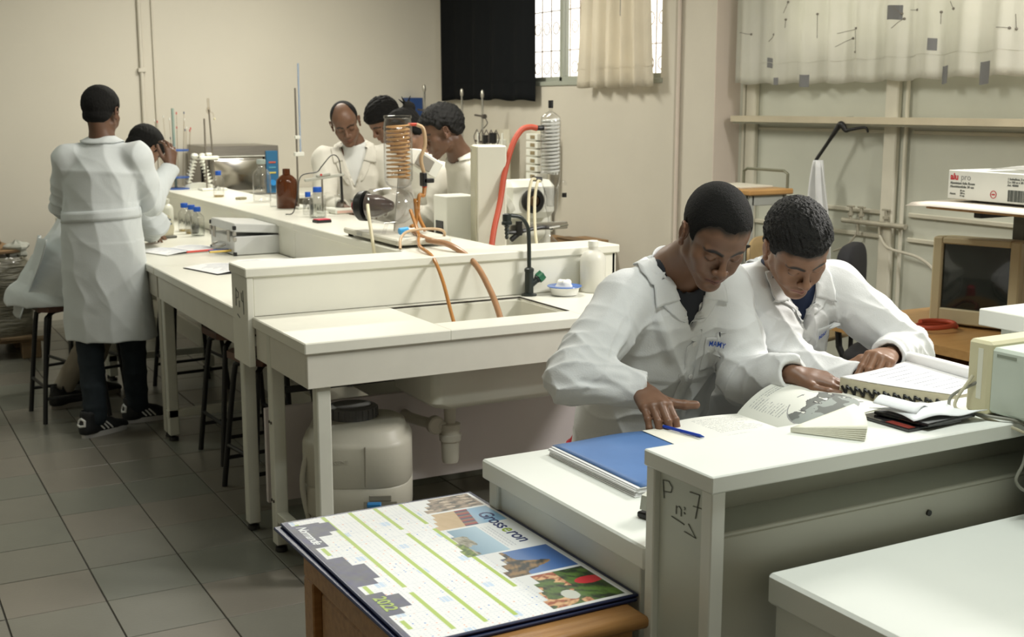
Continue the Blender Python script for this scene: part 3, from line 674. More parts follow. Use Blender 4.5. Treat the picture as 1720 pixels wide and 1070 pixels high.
MB().cyl(cc+Vector((.115, -.02, .27)), cc+Vector((.115, -.02, .235)), .011).build('red_valve', mat('red_connector', (.5, .06, .03)), t)
MB().box(.15, .20, -.06, -.03, .255, .275, .003).box(.145, .165, -.06, -.02, .24, .30, .003).build('black_clamp', BLACKP, t)
MB().tube([cc+Vector(p) for p in ((.115, -.02, .235), (.105, -.03, .20), (.08, -.04, .20), (.07, -.05, .12), (.085, -.09, .05))], .009, 10, smooth=6).tube([cc+Vector(p) for p in ((.05, -.06, .19), (.055, -.06, .09), (.02, -.08, .07))], .008, 8, smooth=4).build('amber_hose', ORG, t, smooth=True)
# support plate and tilted control head
MB().prism([(.05, .038), (.19, .038), (.11, .33), (.08, .33)], .20, .215, Matrix.Rotation(PI/2, 4, 'X') @ Matrix.Translation((0, 0, -.26))).build('support_plate', mat('brushed_plate', (.62, .60, .54), .4, .3), t)
hd = MB().box(-.06, .075, -.05, .07, -.03, .05, .006, Matrix.Translation((.185, .05, .33)) @ Matrix.Rotation(.55, 4, 'Y')).build('control_head', WP, t)
MB().box(-.05, .03, -.056, -.05, -.02, .035, .002, Matrix.Translation((.185, .05, .33)) @ Matrix.Rotation(.55, 4, 'Y')).build('head_panel', mat('grey_panel', (.30, .28, .24), .4), hd)
MB().lathe([(.013, 0), (.015, .003), (.015, .04), (.012, .043)], (0, 0, 0), 16, Matrix.Translation((-.03, -.19, .062)) @ Matrix.Rotation(PI/2-.1, 4, 'Y')).build('blue_connector', mat('sky_blue_plastic', (.05, .36, .75), .35), t, smooth=40)
MB().lathe([(.010, .043), (.006, .06), (.006, .075)], (0, 0, 0), 14, Matrix.Translation((-.03, -.19, .062)) @ Matrix.Rotation(PI/2-.1, 4, 'Y')).build('hose_barb', WP, t, smooth=40)
MB().cyl((-.045, -.05, .038), (-.02, -.05, .10), .008).build('acrylic_post', GLASS, t)
# hoses: two run over the shelf into the sink, one pale loop
def hose(label, pts, r, m, sm=8, name='hose'):
    z0 = min(p[2] for p in pts); L0 = Vector((pts[0][0], pts[0][1], z0)); t = thing(name, label, 'hose', L0)
    MB().tube([Vector(p)-L0 for p in pts], r, 12, smooth=sm).build('tubing', m, t, smooth=True); return t
hose('thin amber hose dropping from the evaporator into the sink, left of the thicker one', [(2.155, 4.86, 1.20), (2.145, 4.76, 1.11), (2.10, 4.66, 1.085), (2.06, 4.55, 1.075), (2.045, 4.40, 1.05), (2.04, 4.30, .97), (2.03, 4.20, .85), (2.02, 4.10, .74)], .0075, ORG)
hose('thick brown hose arching from the evaporator down into the sink', [(2.17, 4.86, 1.105), (2.16, 4.75, 1.09), (2.16, 4.64, 1.085), (2.175, 4.50, 1.08), (2.22, 4.38, 1.02), (2.24, 4.28, .92), (2.24, 4.20, .83), (2.23, 4.12, .72)], .0125, mat('brown_tubing', (.50, .28, .15), .22, trans=.2, var=.15, vscale=30))
hose('pale thin hose lying in a loop in front of the evaporator base', [(2.00, 4.62, 1.064), (2.02, 4.66, 1.10), (2.07, 4.70, 1.125), (2.17, 4.72, 1.13), (2.24, 4.72, 1.12), (2.26, 4.75, 1.09), (2.22, 4.80, 1.075)], .006, ORL)
hose('cream hose hanging straight down before the glass drum', [(2.005, 4.98, 1.22), (1.99, 4.93, 1.17), (1.988, 4.90, 1.10), (1.985, 4.86, 1.0), (1.985, 4.84, .88)], .0075, CRT_)
# beige tower instrument
t = thing('tower_instrument', 'tall narrow beige instrument casing standing behind the evaporator', 'instrument', (2.50, 4.90, B), -.35)
MB().box(-.0, .135, .0, .20, .0, .60, .006).build('casing', mat('beige_casing', (.70, .68, .58), .45, var=.03), t)
MB().box(-.006, .0, .004, .196, .004, .596, .002).build('side_panel', mat('khaki_panel', (.48, .46, .34), .45), t)
MB().cyl((-.006, .15, .575), (-.009, .15, .575), .008).build('screw', CHROME, t)
t = thing('grey_instrument_box', 'pale box-shaped instrument with a red switch right behind the metal plate', 'instrument', (2.47, 5.16, B))
MB().box(0, .15, 0, .14, 0, .36, .005).build('housing', WP, t); MB().box(-.004, 0, .03, .11, .1, .24, .002).build('dark_panel', BLACKP, t)
MB().box(-.009, -.004, .05, .08, .12, .16, .002).build('red_switch', mat('red_pad', (.55, .03, .06)), t)
hose('red rubber hose curving up from the shelf to the tall condenser', [(2.80, 4.885, 1.545), (2.765, 4.89, 1.55), (2.72, 4.89, 1.535), (2.67, 4.88, 1.47), (2.62, 4.86, 1.35), (2.58, 4.83, 1.22), (2.52, 4.78, 1.09), (2.47, 4.72, .95), (2.47, 4.70, .885)], .0135, mat('red_rubber', (.42, .065, .03), .5))
# second rotavapor with the bright coil condenser
t = thing('rotary_evaporator', 'rotary evaporator with a tall bright glass coil condenser and white motor head', 'evaporator', (2.85, 4.95, B))
MB().box(-.14, .17, -.02, .30, 0, .05, .01).build('base', CG, t)
MB().box(-.02, .14, .12, .26, .05, .33, .01).build('column', WP, t)
hx = MB().box(-.14, .13, .05, .22, .25, .43, .03).build('motor_head', WP, t)
MB().lathe([(.075, 0), (.07, .03), (.05, .045), (.001, .05)], n=26, M=Matrix.Translation((-.13, .10, .34)) @ Matrix.Rotation(-PI/2-.6, 4, 'Y')).build('white_dome', WP, hx, smooth=40)
MB().lathe([(.056, 0), (.058, .02), (.05, .028), (.03, .028), (.028, .02), (.001, .02)], n=26, M=Matrix.Translation((-.01, .05, .335)) @ Matrix.Rotation(PI/2, 4, 'X')).build('black_collar', BLACKP, hx, smooth=30)
MB().lathe([(.026, .024), (.018, .028), (.001, .03)], n=16, M=Matrix.Translation((-.01, .05, .335)) @ Matrix.Rotation(PI/2, 4, 'X')).build('brass_core', br, hx, smooth=30)
MB().box(-.17, .16, .0, .03, .20, .235, .004).build('steel_bar', mat('satin_bar', (.5, .48, .42), .3, .8), t)
MB().tube([(-.20, -.02, .20), (-.12, -.02, .20), (.0, -.02, .215), (.06, -.02, .21)], .009, 8, smooth=3).cyl((-.12, -.025, .185), (-.12, -.025, .25), .016).cyl((-.16, -.02, .165), (-.10, -.02, .205), .012).build('black_clamp_lever', BLACKP, t, smooth=30)
cc = Vector((.035, -.045, 0))
MB().lathe(gl([(.018, .315), (.02, .36), (.046, .43), (.048, .46), (.048, .70), (.044, .725), (.02, .745), (.009, .75), (.009, .765)], .0022), cc, 28).build('condenser_jacket', GLASS, t, smooth=60)
for rr_, turns, nm in ((.038, 15, 'glass_coil'), (.022, 15, 'inner_coil')):
    pts = [cc+Vector((rr_*math.cos(2*PI*k/12), rr_*math.sin(2*PI*k/12), .465+.25*k/(12*turns))) for k in range(12*turns+1)]
    MB().tube(pts, .0062, 7).build(nm, mat('coil_glint_white', (.90, .91, .87), .12, trans=.25, spec=.8), t, smooth=True)  # white base colour stands in for bright reflections on the glass
MB().cyl(cc+Vector((0, 0, .765)), cc+Vector((0, 0, .80)), .0115).build('black_cap', BLACKP, t, smooth=40)
MB().cyl(cc+Vector((-.07, 0, .675)), cc+Vector((-.04, 0, .675)), .012).build('hose_nut', BLACKP, t, smooth=40)
MB().cyl(cc+Vector((-.095, 0, .445)), cc+Vector((-.05, 0, .44)), .012).build('hose_nut', BLACKP, t, smooth=40)
MB().lathe(gl([(.016, -.02), (.016, .0), (.03, .05), (.034, .09), (.036, .14)], .002), cc+Vector((.005, 0, .26)), 22).tube([cc+Vector((.03, 0, .40)), cc+Vector((.07, 0, .43)), cc+Vector((.085, 0, .41))], .006, 8, smooth=3).build('glass_adapter', GLASS, t, smooth=60)
MB().cyl(cc+Vector((.07, -.01, .355)), cc+Vector((.07, -.01, .375)), .011).build('stopper', BLACKP, t)
fk = MB().lathe(gl([(.001, 0), (.03, .006), (.052, .03), (.058, .06), (.05, .09), (.025, .115), (.016, .13), (.016, .17)], .002), cc+Vector((-.01, 0, .055)), 28).build('receiving_flask', GLASS, t, smooth=60)
MB().tube([cc+Vector((.09, -.01, .225)), cc+Vector((.02, -.05, .225)), cc+Vector((-.03, -.04, .22))], .005, 8).build('flask_clamp', CHROME, t)
hose('left one of two cream hoses running down from the tall condenser', [(2.79, 4.88, 1.315), (2.765, 4.87, 1.31), (2.74, 4.85, 1.24), (2.71, 4.80, 1.10), (2.68, 4.74, .97), (2.68, 4.73, .885)], .0068, CRT_)
hose('right one of two cream hoses running down from the tall condenser', [(2.81, 4.87, 1.305), (2.79, 4.86, 1.30), (2.765, 4.84, 1.22), (2.74, 4.79, 1.08), (2.73, 4.74, .97), (2.73, 4.73, .885)], .0068, CRT_)

# ---- things on the back counter by the right wall
for k, (x, y, z1, lab) in enumerate(((4.45, 8.98, 1.76, 'tall steel stand rod with one clamp left of the other under the black curtain'), (4.45, 8.62, 1.745, 'tall steel stand rod with clamps right under the middle of the black curtain'), (4.4, 9.6, 1.80, 'steel stand rod behind the dark-haired heads near the corner'))):
    t = thing('clamp_stand', lab, 'stand', (x, y, .74))
    MB().box(-.08, .08, -.1, .1, 0, .015, .004).build('base', BLACKM, t); MB().cyl((0, 0, .015), (0, 0, z1-.74), .009).build('rod', CHROME, t, smooth=True)
    MB().lathe([(.012, 0), (.015, .02), (.012, .05), (.004, .06)], (0, 0, z1-.78), 12).build('rod_tip', mat('satin_bar', (.5, .48, .42)), t, smooth=True)
    for z in ((.55,), (.82, .62), (.86,))[k]:
        MB().tube([(-.02, -.06, z), (-.015, .10, z+.01)], .008, 8).cyl((-.02, -.08, z), (-.02, -.05, z), .018).tube([(-.02, -.08+.0, z-.01), (-.02, -.12, z-.05), (-.02, -.06, z-.09)], .004, 6, smooth=4).build('clamp', mat('dark_clamp', (.07, .06, .05), .5), t, smooth=30)
t = thing('flask_rack', 'white wall rack with rows of small open boxes behind the tall condenser', 'rack', (4.55, 8.0, .74))
BR2 = mat('brown_inside', (.28, .22, .12), .6)
for c in range(2):
    yy = (0, .62)[c]
    MB().box(.06, .075, yy-.14, yy+.14, .335, .72, .003).build('back_panel', mat('rack_cream', (.66, .62, .5), .5), t)
    for k in range(6 if c == 0 else 5):
        z = .385+.058*k
        MB().box(-.03, .06, yy-.12+.02*c, yy+.05, z-.024, z+.024, .004).build('open_box', WP, t)
        MB().box(-.034, -.03, yy-.085, yy-.02, z-.014, z+.012, .001).build('opening', BR2, t)
t = thing('white_cabinet_unit', 'white box-shaped unit against the right wall below the flask rack', 'cabinet', (4.42, 7.96, .74))
MB().box(0, .28, 0, .48, .0, .33, .006).build('housing', WP, t); MB().box(-.004, 0, .03, .45, .02, .31, .002).build('door', mat('grey_door', (.6, .58, .55), .4), t)
t = thing('coil_apparatus', 'dark coiled tubing and bottles among the stands by the right wall', 'apparatus', (4.4, 8.3, .74))
for k in range(5):
    y = .08*k; MB().tube([(0, y, .72), (0, y+.05, .66), (0, y, .60), (0, y-.05, .66), (0, y, .72)], .004, 6, smooth=4).build('tube_loop', mat('dark_tube', (.12, .1, .09), .4), t)
MB().cyl((0, .05, .62), (0, .05, .70), .03).cyl((0, .16, .62), (0, .16, .68), .03).build('dark_bulb', BLACKP, t, smooth=40)
MB().cyl((0, -.1, .0), (0, -.1, .7), .008).cyl((0, .3, .0), (0, .3, .7), .008).build('frame', WP, t)
MB().box(-.02, .02, -.12, .32, .30, .32, .003).build('frame_bar', WP, t)
for k in range(3): MB().lathe([(.035, 0), (.04, .005), (.04, .1), (.02, .14), (.02, .17)], (0, .0+.1*k, .32), 16).build('dark_bottle', mat('dark_bottle', (.03, .05, .08), .2), t, smooth=40)
for k, (y, w_, h_) in enumerate(((7.28, .30, .72), (7.78, .16, .69))):
    t = thing('cardboard_box', ['small open brown box by the wall behind the right end of the sink shelf', 'smaller brown box left of the first one by the wall'][k], 'box', (4.55, y, 0))
    MB().box(-.12, .12, -w_/2, w_/2, 0, h_, .004).build('carton', mat('cardboard', (.32, .20, .10), .8, var=.2), t); MB().box(-.13, -.02, -w_/2, w_/2, h_, h_+.006, .002).build('flap', mat('cardboard_dark', (.16, .10, .05), .8), t)
t = thing('blue_wall_box', 'small dark blue box fixed to the far wall in the corner', 'box', (4.40, YF-.12, 1.55))
MB().box(-.07, .07, 0, .12, 0, .16, .005).build('housing', mat('navy_box', (.02, .06, .20), .5), t); MB().box(-.06, .06, -.005, 0, .01, .15, .002).build('lid', mat('navy_box', (.02, .06, .20)), t)

# ---- bench things on the left
t = thing('aluminium_case', 'silver aluminium carrying case with its lid slightly open on the bench', 'case', (1.77, 6.26, B), .02)
AL = mat('case_aluminium', (.62, .63, .62), .35, .4, var=.06, vscale=10); ALC = mat('case_corner', (.5, .48, .44), .3, .9)
cb = MB().box(0, .30, 0, .42, .004, .10, .004).build('case_body', AL, t)
lid = MB().box(0, .30, 0, .42, 0, .045, .004, Matrix.Translation((.30, 0, .105)) @ Matrix.Rotation(.07, 4, 'Y') @ Matrix.Translation((-.30, 0, 0))).build('lid', AL, t)
for (x, y) in ((0, 0), (.30, 0), (0, .42)):
    for z, p in ((.012, cb), (.09, cb), (.12, lid), (.15, lid)):
        MB().box(x-.004, x+.014 if x == 0 else x+.004, y-.004, y+.014, z-.014, z+.008, .003).build('corner', BLACKP if z in (.012, .15) else ALC, p)
MB().tube([(-.006, .13, .05), (-.035, .14, .04), (-.04, .2, .035), (-.035, .27, .04), (-.006, .28, .05)], .006, 8, smooth=4).build('handle', ALC, t, smooth=True)
for y in (.07, .33): MB().box(-.006, .002, y, y+.035, .07, .13, .002).build('latch', ALC, t)
MB().box(.305, .309, .0, .42, .006, .15, .001).build('hinge_edge', BLACKP, t)
def notebook(name, label, loc, rz, w_, h_, lines=12, cover=None, cat='notebook', lift=.0):
    t = thing(name, label, cat, loc, rz)
    def pg(sx):
        def f(u, v): 
            x = sx*u*w_; z = .006+.012*math.sin(min(u*3.2, PI))*(1-u*.5)+lift*max(0, u-.6)**2*8
            return (x, (v-.5)*h_, z)
        return f
    for sx in (-1, 1):
        o = MB().grid(pg(sx), 14, 4).build('page', PAPER, t, smooth=True)
        lm = MB()
        for k in range(lines):
            v = .08+.84*k/lines; pts = [Vector(pg(sx)(u, v))+Vector((0, 0, .0009)) for u in np.linspace(.08, .55+.35*rng.rand(), 9)]; lm.tube(pts, .0005, 3)
        lm.build('writing', mat('faint_ink', (.35, .37, .45), .8), o, kind='stuff')
    if cover: MB().box(-w_-.004, w_+.004, -h_/2-.004, h_/2+.004, 0, .004, .0015).build('cover', cover, t)
    return t
notebook('open_notebook', 'open notebook with a dark cover nearest the marked end panel', (1.68, 5.80, B), .25, .23, .32, cover=BLACKP)
notebook('open_notebook', 'open exercise book farther along the bench beside the coloured pens', (1.60, 6.62, B), .35, .20, .28, cover=mat('pale_cover', (.5, .5, .45), .6))
t = thing('loose_sheet', 'white loose sheet lying in front of the silver case', 'paper', (1.86, 5.98, B), -.1)
MB().box(-.14, .14, -.10, .10, 0, .001, 0).build('sheet', PAPER, t)
for k, (x, y, rz, c, L) in enumerate(((1.62, 6.38, .25, (.6, .06, .04), .15), (1.73, 6.36, .1, (.02, .05, .25), .14), (1.72, 6.31, .12, (.65, .45, .08), .14))):
    t = thing('pen', ['red pen on the open notebook', 'dark blue pen beside the red one', 'yellow pen beside the dark blue one'][k], 'pen', (x, y, B+.024), rz)
    MB().cyl((-L/2, 0, 0), (L/2, 0, 0), .0055, n=10).build('barrel', mat('pen%d' % k, c, .35), t, smooth=True); MB().cyl((L/2, 0, 0), (L/2+.012, 0, 0), .005, .001, n=8).build('tip', BLACKP, t)
t = thing('pen', 'thin grey pencil lying across the nearest open notebook', 'pencil', (1.66, 5.70, B+.022), .15)
MB().cyl((-.08, 0, 0), (.08, 0, 0), .0035, n=8).build('barrel', mat('grey_pencil', (.2, .2, .2), .4), t)
t = thing('wash_bottle', 'translucent wash bottle with a thin spout behind the three blue caps', 'bottle', (1.80, 7.86, B))
TR = mat('translucent_plastic', (.80, .80, .70), .35, trans=.25)
MB().lathe([(.036, 0), (.038, .005), (.038, .13), (.03, .15), (.015, .16), (.015, .175)], n=24).build('body', TR, t, smooth=50)
MB().lathe([(.017, .172), (.017, .19), (.006, .195)], n=20).build('cap', TR, t, smooth=40); MB().tube([(0, 0, .19), (0, 0, .26), (.01, 0, .30), (.03, 0, .29)], .003, 8, smooth=4).build('spout', TR, t, smooth=True)
t = thing('dispenser', 'small black dispenser with a yellow lever farther back on the bench', 'dispenser', (1.86, 8.4, B))
MB().cyl((0, 0, 0), (0, 0, .14), .03).build('body', TR, t, smooth=40); MB().box(-.03, .015, -.012, .012, .14, .155, .003).cyl((0, 0, .14), (0, 0, .18), .012).build('pump', BLACKP, t); MB().box(-.02, .02, -.012, .012, .18, .20, .003).build('lever', mat('yellow_plastic', (.75, .45, .02), .4), t)
t = thing('bench_instrument', 'cream dome-shaped bench instrument by the seated person\'s hands', 'instrument', (1.62, 7.36, B), .2)
MB().box(-.09, .09, -.08, .08, 0, .015, .004).build('base_plate', mat('dark_grey', (.12, .12, .10), .5), t)
MB().prism([(-.075, .015), (.075, .015), (.082, .06), (.055, .135), (-.04, .145), (-.075, .10)], -.06, .06, Matrix.Rotation(PI/2, 4, 'X')).build('housing', mat('cream_housing', (.66, .62, .46), .4), t)
MB().lathe([(.03, 0), (.032, .008), (.001, .012)], n=20, M=Matrix.Translation((-.02, -.06, .10)) @ Matrix.Rotation(PI/2, 4, 'X')).build('dial', WP, t, smooth=40)
for (x, z) in ((.02, .10), (.04, .12), (.06, .085), (.03, .06), (.0, .13), (.055, .11)): MB().cyl((x, -.06, z), (x, -.068, z), .006, n=10).build('button', mat('slate_button', (.15, .17, .2), .4), t)

# ---- sink side
t = thing('laboratory_tap', 'black swan-neck laboratory tap with a green handle beside the sink', 'tap', (2.465, 4.36, B))
BT = mat('tap_black', (.018, .024, .022), .35)
MB().lathe([(.032, 0), (.032, .006), (.018, .012), (.018, .10), (.02, .102), (.02, .112), (.012, .118)], n=24).build('tap_body', BT, t, smooth=40)
MB().tube([(0, 0, .11), (-.002, 0, .24), (-.01, .0, .29), (-.04, .0, .325), (-.08, .0, .335), (-.098, .0, .335)], .0085, 14, smooth=8).build('swan_neck', BT, t, smooth=True)
MB().lathe([(.012, .345), (.018, .342), (.018, .315), (.022, .31), (.022, .30), (.012, .295), (.008, .285), (.011, .28), (.007, .27), (.010, .265), (.006, .255), (.009, .25), (.005, .24)][::-1], (-.105, 0, 0), 18).build('nozzle', BT, t, smooth=25)
ax = Matrix.Translation((.01, 0, .045)) @ Matrix.Rotation(.95, 4, 'Y')
MB().lathe([(.013, 0), (.013, .03), (.016, .032), (.016, .04)], n=16, M=ax).build('valve_arm', BT, t, smooth=40)
GRN = mat('green_handle', (.02, .13, .06), .4); hp = [( (.024 if k % 2 == 0 else .017)*math.cos(2*PI*k/12), (.024 if k % 2 == 0 else .017)*math.sin(2*PI*k/12)) for k in range(12)]
MB().prism(hp, .04, .066, ax).build('handle', GRN, t)
t = thing('enamel_bowl', 'white enamel bowl with a blue rim beside the tap', 'bowl', (2.60, 4.30, B))
MB().lathe([(.035, 0), (.055, .004), (.062, .03), (.068, .036), (.060, .034), (.052, .008), (.001, .006)], n=30).build('bowl', mat('white_enamel', (.82, .82, .78), .15), t, smooth=50)
MB().lathe([(.066, .0345), (.073, .038), (.072, .040), (.062, .038)], n=30).build('rim', mat('blue_enamel', (.06, .16, .50), .2), t, smooth=50)
def blob(c, r, amp, seed, sq=(1, 1, 1), n=14):
    rr = np.random.RandomState(seed); ph = rr.uniform(0, 6, 9); mb = MB()
    def f(u, v):
        a = 2*PI*u; b_ = PI*(v-.5); k = 1+amp*(math.sin(3*a+ph[0]+2*b_)+math.sin(5*b_+ph[1])+.6*math.sin(7*a+ph[2]))
        return (c[0]+r*k*math.cos(a)*math.cos(b_)*sq[0], c[1]+r*k*math.sin(a)*math.cos(b_)*sq[1], c[2]+r*k*math.sin(b_)*sq[2])
    return mb.grid(f, n, n)
t = thing('cotton_piece', 'lump of white cotton in the enamel bowl', 'cotton', (2.60, 4.30, B+.010))  # cotton lump resting inside the bowl
blob((0, 0, .028), .034, .10, 4, (1.1, 1, .8)).build('cotton_lump', mat('cotton', (.85, .84, .78), .9), t, smooth=True)
t = thing('plastic_jug', 'large translucent white plastic bottle at the right end of the sink shelf', 'bottle', (2.755, 4.325, B))
MB().lathe([(.048, 0), (.054, .006), (.055, .13), (.052, .15), (.035, .172), (.020, .18), (.020, .195)], n=28).build('body', mat('milky_plastic', (.84, .83, .76), .35, translucent=.3), t, smooth=50)
MB().lathe([(.022, .192), (.022, .215), (.018, .218), (.001, .218)], n=24).build('cap', WP, t, smooth=30)
# carboy
CY = mat('carboy_plastic', (.44, .42, .35), .45, var=.06, vscale=5, bump=.0004, bscale=60)
t = thing('carboy', 'big beige plastic water barrel with a dark screw lid under the sink bench', 'barrel', (1.59, 4.09, 0), -.45)
def sq_lathe(prof, n=48, p=3.2, sx=1, sy=1, c=(0, 0)):
    mb = MB(); vs = []; F = []
    for (r_, z_) in prof:
        for k in range(n):
            a = 2*PI*k/n; q = (abs(math.cos(a))**p+abs(math.sin(a))**p)**(-1/p); vs.append((c[0]+r_*q*math.cos(a)*sx, c[1]+r_*q*math.sin(a)*sy, z_))
    for i in range(len(prof)-1):
        for k in range(n): F.append((i*n+k, i*n+(k+1) % n, (i+1)*n+(k+1) % n, (i+1)*n+k))
    F.append(tuple(range(n))[::-1]); F.append(tuple((len(prof)-1)*n+k for k in range(n))); return mb.add(vs, F)
sq_lathe([(.168, .0), (.18, .01), (.18, .165), (.172, .18), (.185, .19), (.197, .205), (.198, .30), (.194, .306), (.198, .312), (.198, .45), (.19, .468), (.178, .476), (.172, .50), (.15, .514), (.05, .520)]).build('body', CY, t, smooth=50)
MB().lathe([(.07, .515), (.09, .517), (.092, .53), (.09, .56), (.07, .565), (.06, .56), (.001, .558)], (-.02, .02, 0), 36).build('screw_lid', mat('dark_lid', (.10, .10, .10), .45), t, smooth=30)
rb = MB()
for k in range(24):
    a = 2*PI*k/24; rb.box(-.003, .003, -.0025, .0025, .522, .557, .001, Matrix.Translation((-.02+.092*math.cos(a), .02+.092*math.sin(a), 0)) @ Matrix.Rotation(a, 4, 'Z'))
rb.build('lid_ribs', mat('dark_lid', (.10, .10, .10)), t, kind='stuff')
MB().box(.036, .042, -.2, -.196, .315, .462, .001).build('seam', mat('carboy_seam', (.25, .235, .19), .5), t)
MB().box(.05, .13, -.2, -.194, .262, .285, .003).box(.03, .15, -.199, -.194, .225, .262, .003).build('grip_recess', mat('carboy_seam', (.25, .235, .19)), t)
tp = MB().cyl((.07, -.195, .245), (.07, -.235, .24), .012).cyl((.07, -.235, .255), (.07, -.24, .19), .013).build('spigot', mat('spigot_grey', (.13, .13, .11), .4), t, smooth=30)
MB().box(.045, .095, -.25, -.225, .255, .27, .003).build('spigot_lever', mat('spigot_blue', (.02, .17, .42), .4), tp)
MB().tube([(-.16, -.11, .10), (-.19, -.14, .3), (-.17, -.13, .42), (-.12, -.1, .47)], .010, 10, smooth=6).build('carry_strap', CY, t, smooth=True)
text_mesh('NALGENE', .02, frame((-.11, -.199, .40), (1, 0, 0), (0, 0, 1)), CY, 'embossed_mark', t, .001)
# pallet with wrapped goods at the far left
t = thing('pallet', 'wooden pallet on the floor at the left edge', 'pallet', (.50, 8.45, 0))
PW = mat('pallet_wood', (.22, .15, .08), .8, col2=(.14, .09, .05), vscale=8)
for y in (0, .4, .85): MB().box(-.6, .6, y, y+.10, .11, .13).build('board', PW, t)
for x in (-.55, 0, .5):
    for y in (0, .4, .85): MB().box(x-.05, x+.07, y, y+.10, 0, .11, .004).build('block', PW, t)
for x in (-.5, -.2, .1, .4): MB().box(x-.08, x+.12, -.02, .98, .13, .15, .003).build('board', PW, t)
t = thing('wrapped_stack', 'stack of goods in crumpled plastic film on the pallet', 'wrapped goods', (.50, 8.45, .15))
wrm = mat('cling_film', (.17, .16, .12), .22, var=.5, vscale=9, stretch=(1, 1, 6), bump=.012, bscale=11, coat=.5)
def wf_(u, v):
    a = 2*PI*u; q = (abs(math.cos(a))**8+abs(math.sin(a))**8)**(-1/8); k = 1-.06*max(0, v-.85)*6+.012*math.sin(23*v+2*math.sin(9*a))+.01*math.sin(17*a+9*v)
    return (.56*q*math.cos(a)*k, .45+.44*q*math.sin(a)*k, .52*v)
MB().grid(wf_, 90, 24).add([(-.5, .05, .515), (.5, .05, .515), (.5, .85, .515), (-.5, .85, .515)], [(0, 1, 2, 3)]).build('wrapped_body', wrm, t, smooth=True)
for k, (dz, dx, rz) in enumerate(((.0, 0, .1), (.035, -.08, -.06))):
    t = thing('cardboard_sheet', ['lower flattened carton on top of the wrapped stack', 'upper flattened carton tilted on top of the wrapped stack'][k], 'cardboard', (.55+dx, 8.75, .675+dz*1.3), rz)
    M_ = Matrix.Rotation(-.05*(k+1), 4, 'Y')
    MB().box(-.42, .42, -.25, .3, 0, .02, .003, M_).build('sheet', mat('cardboard', (.32, .20, .10)), t); MB().box(-.42, .42, -.255, -.25, .004, .016, 0, M_).build('corrugated_edge', mat('cardboard_dark', (.16, .10, .05)), t)
t = thing('plastic_film_scraps', 'crumpled scraps of clear film beside the cartons', 'film', (.98, 8.62, .675))
blob((0, 0, .035), .06, .16, 8, (1.2, 1.4, .8), 18).build('film', mat('white_film', (.55, .56, .5), .35, translucent=.3), t, smooth=True)
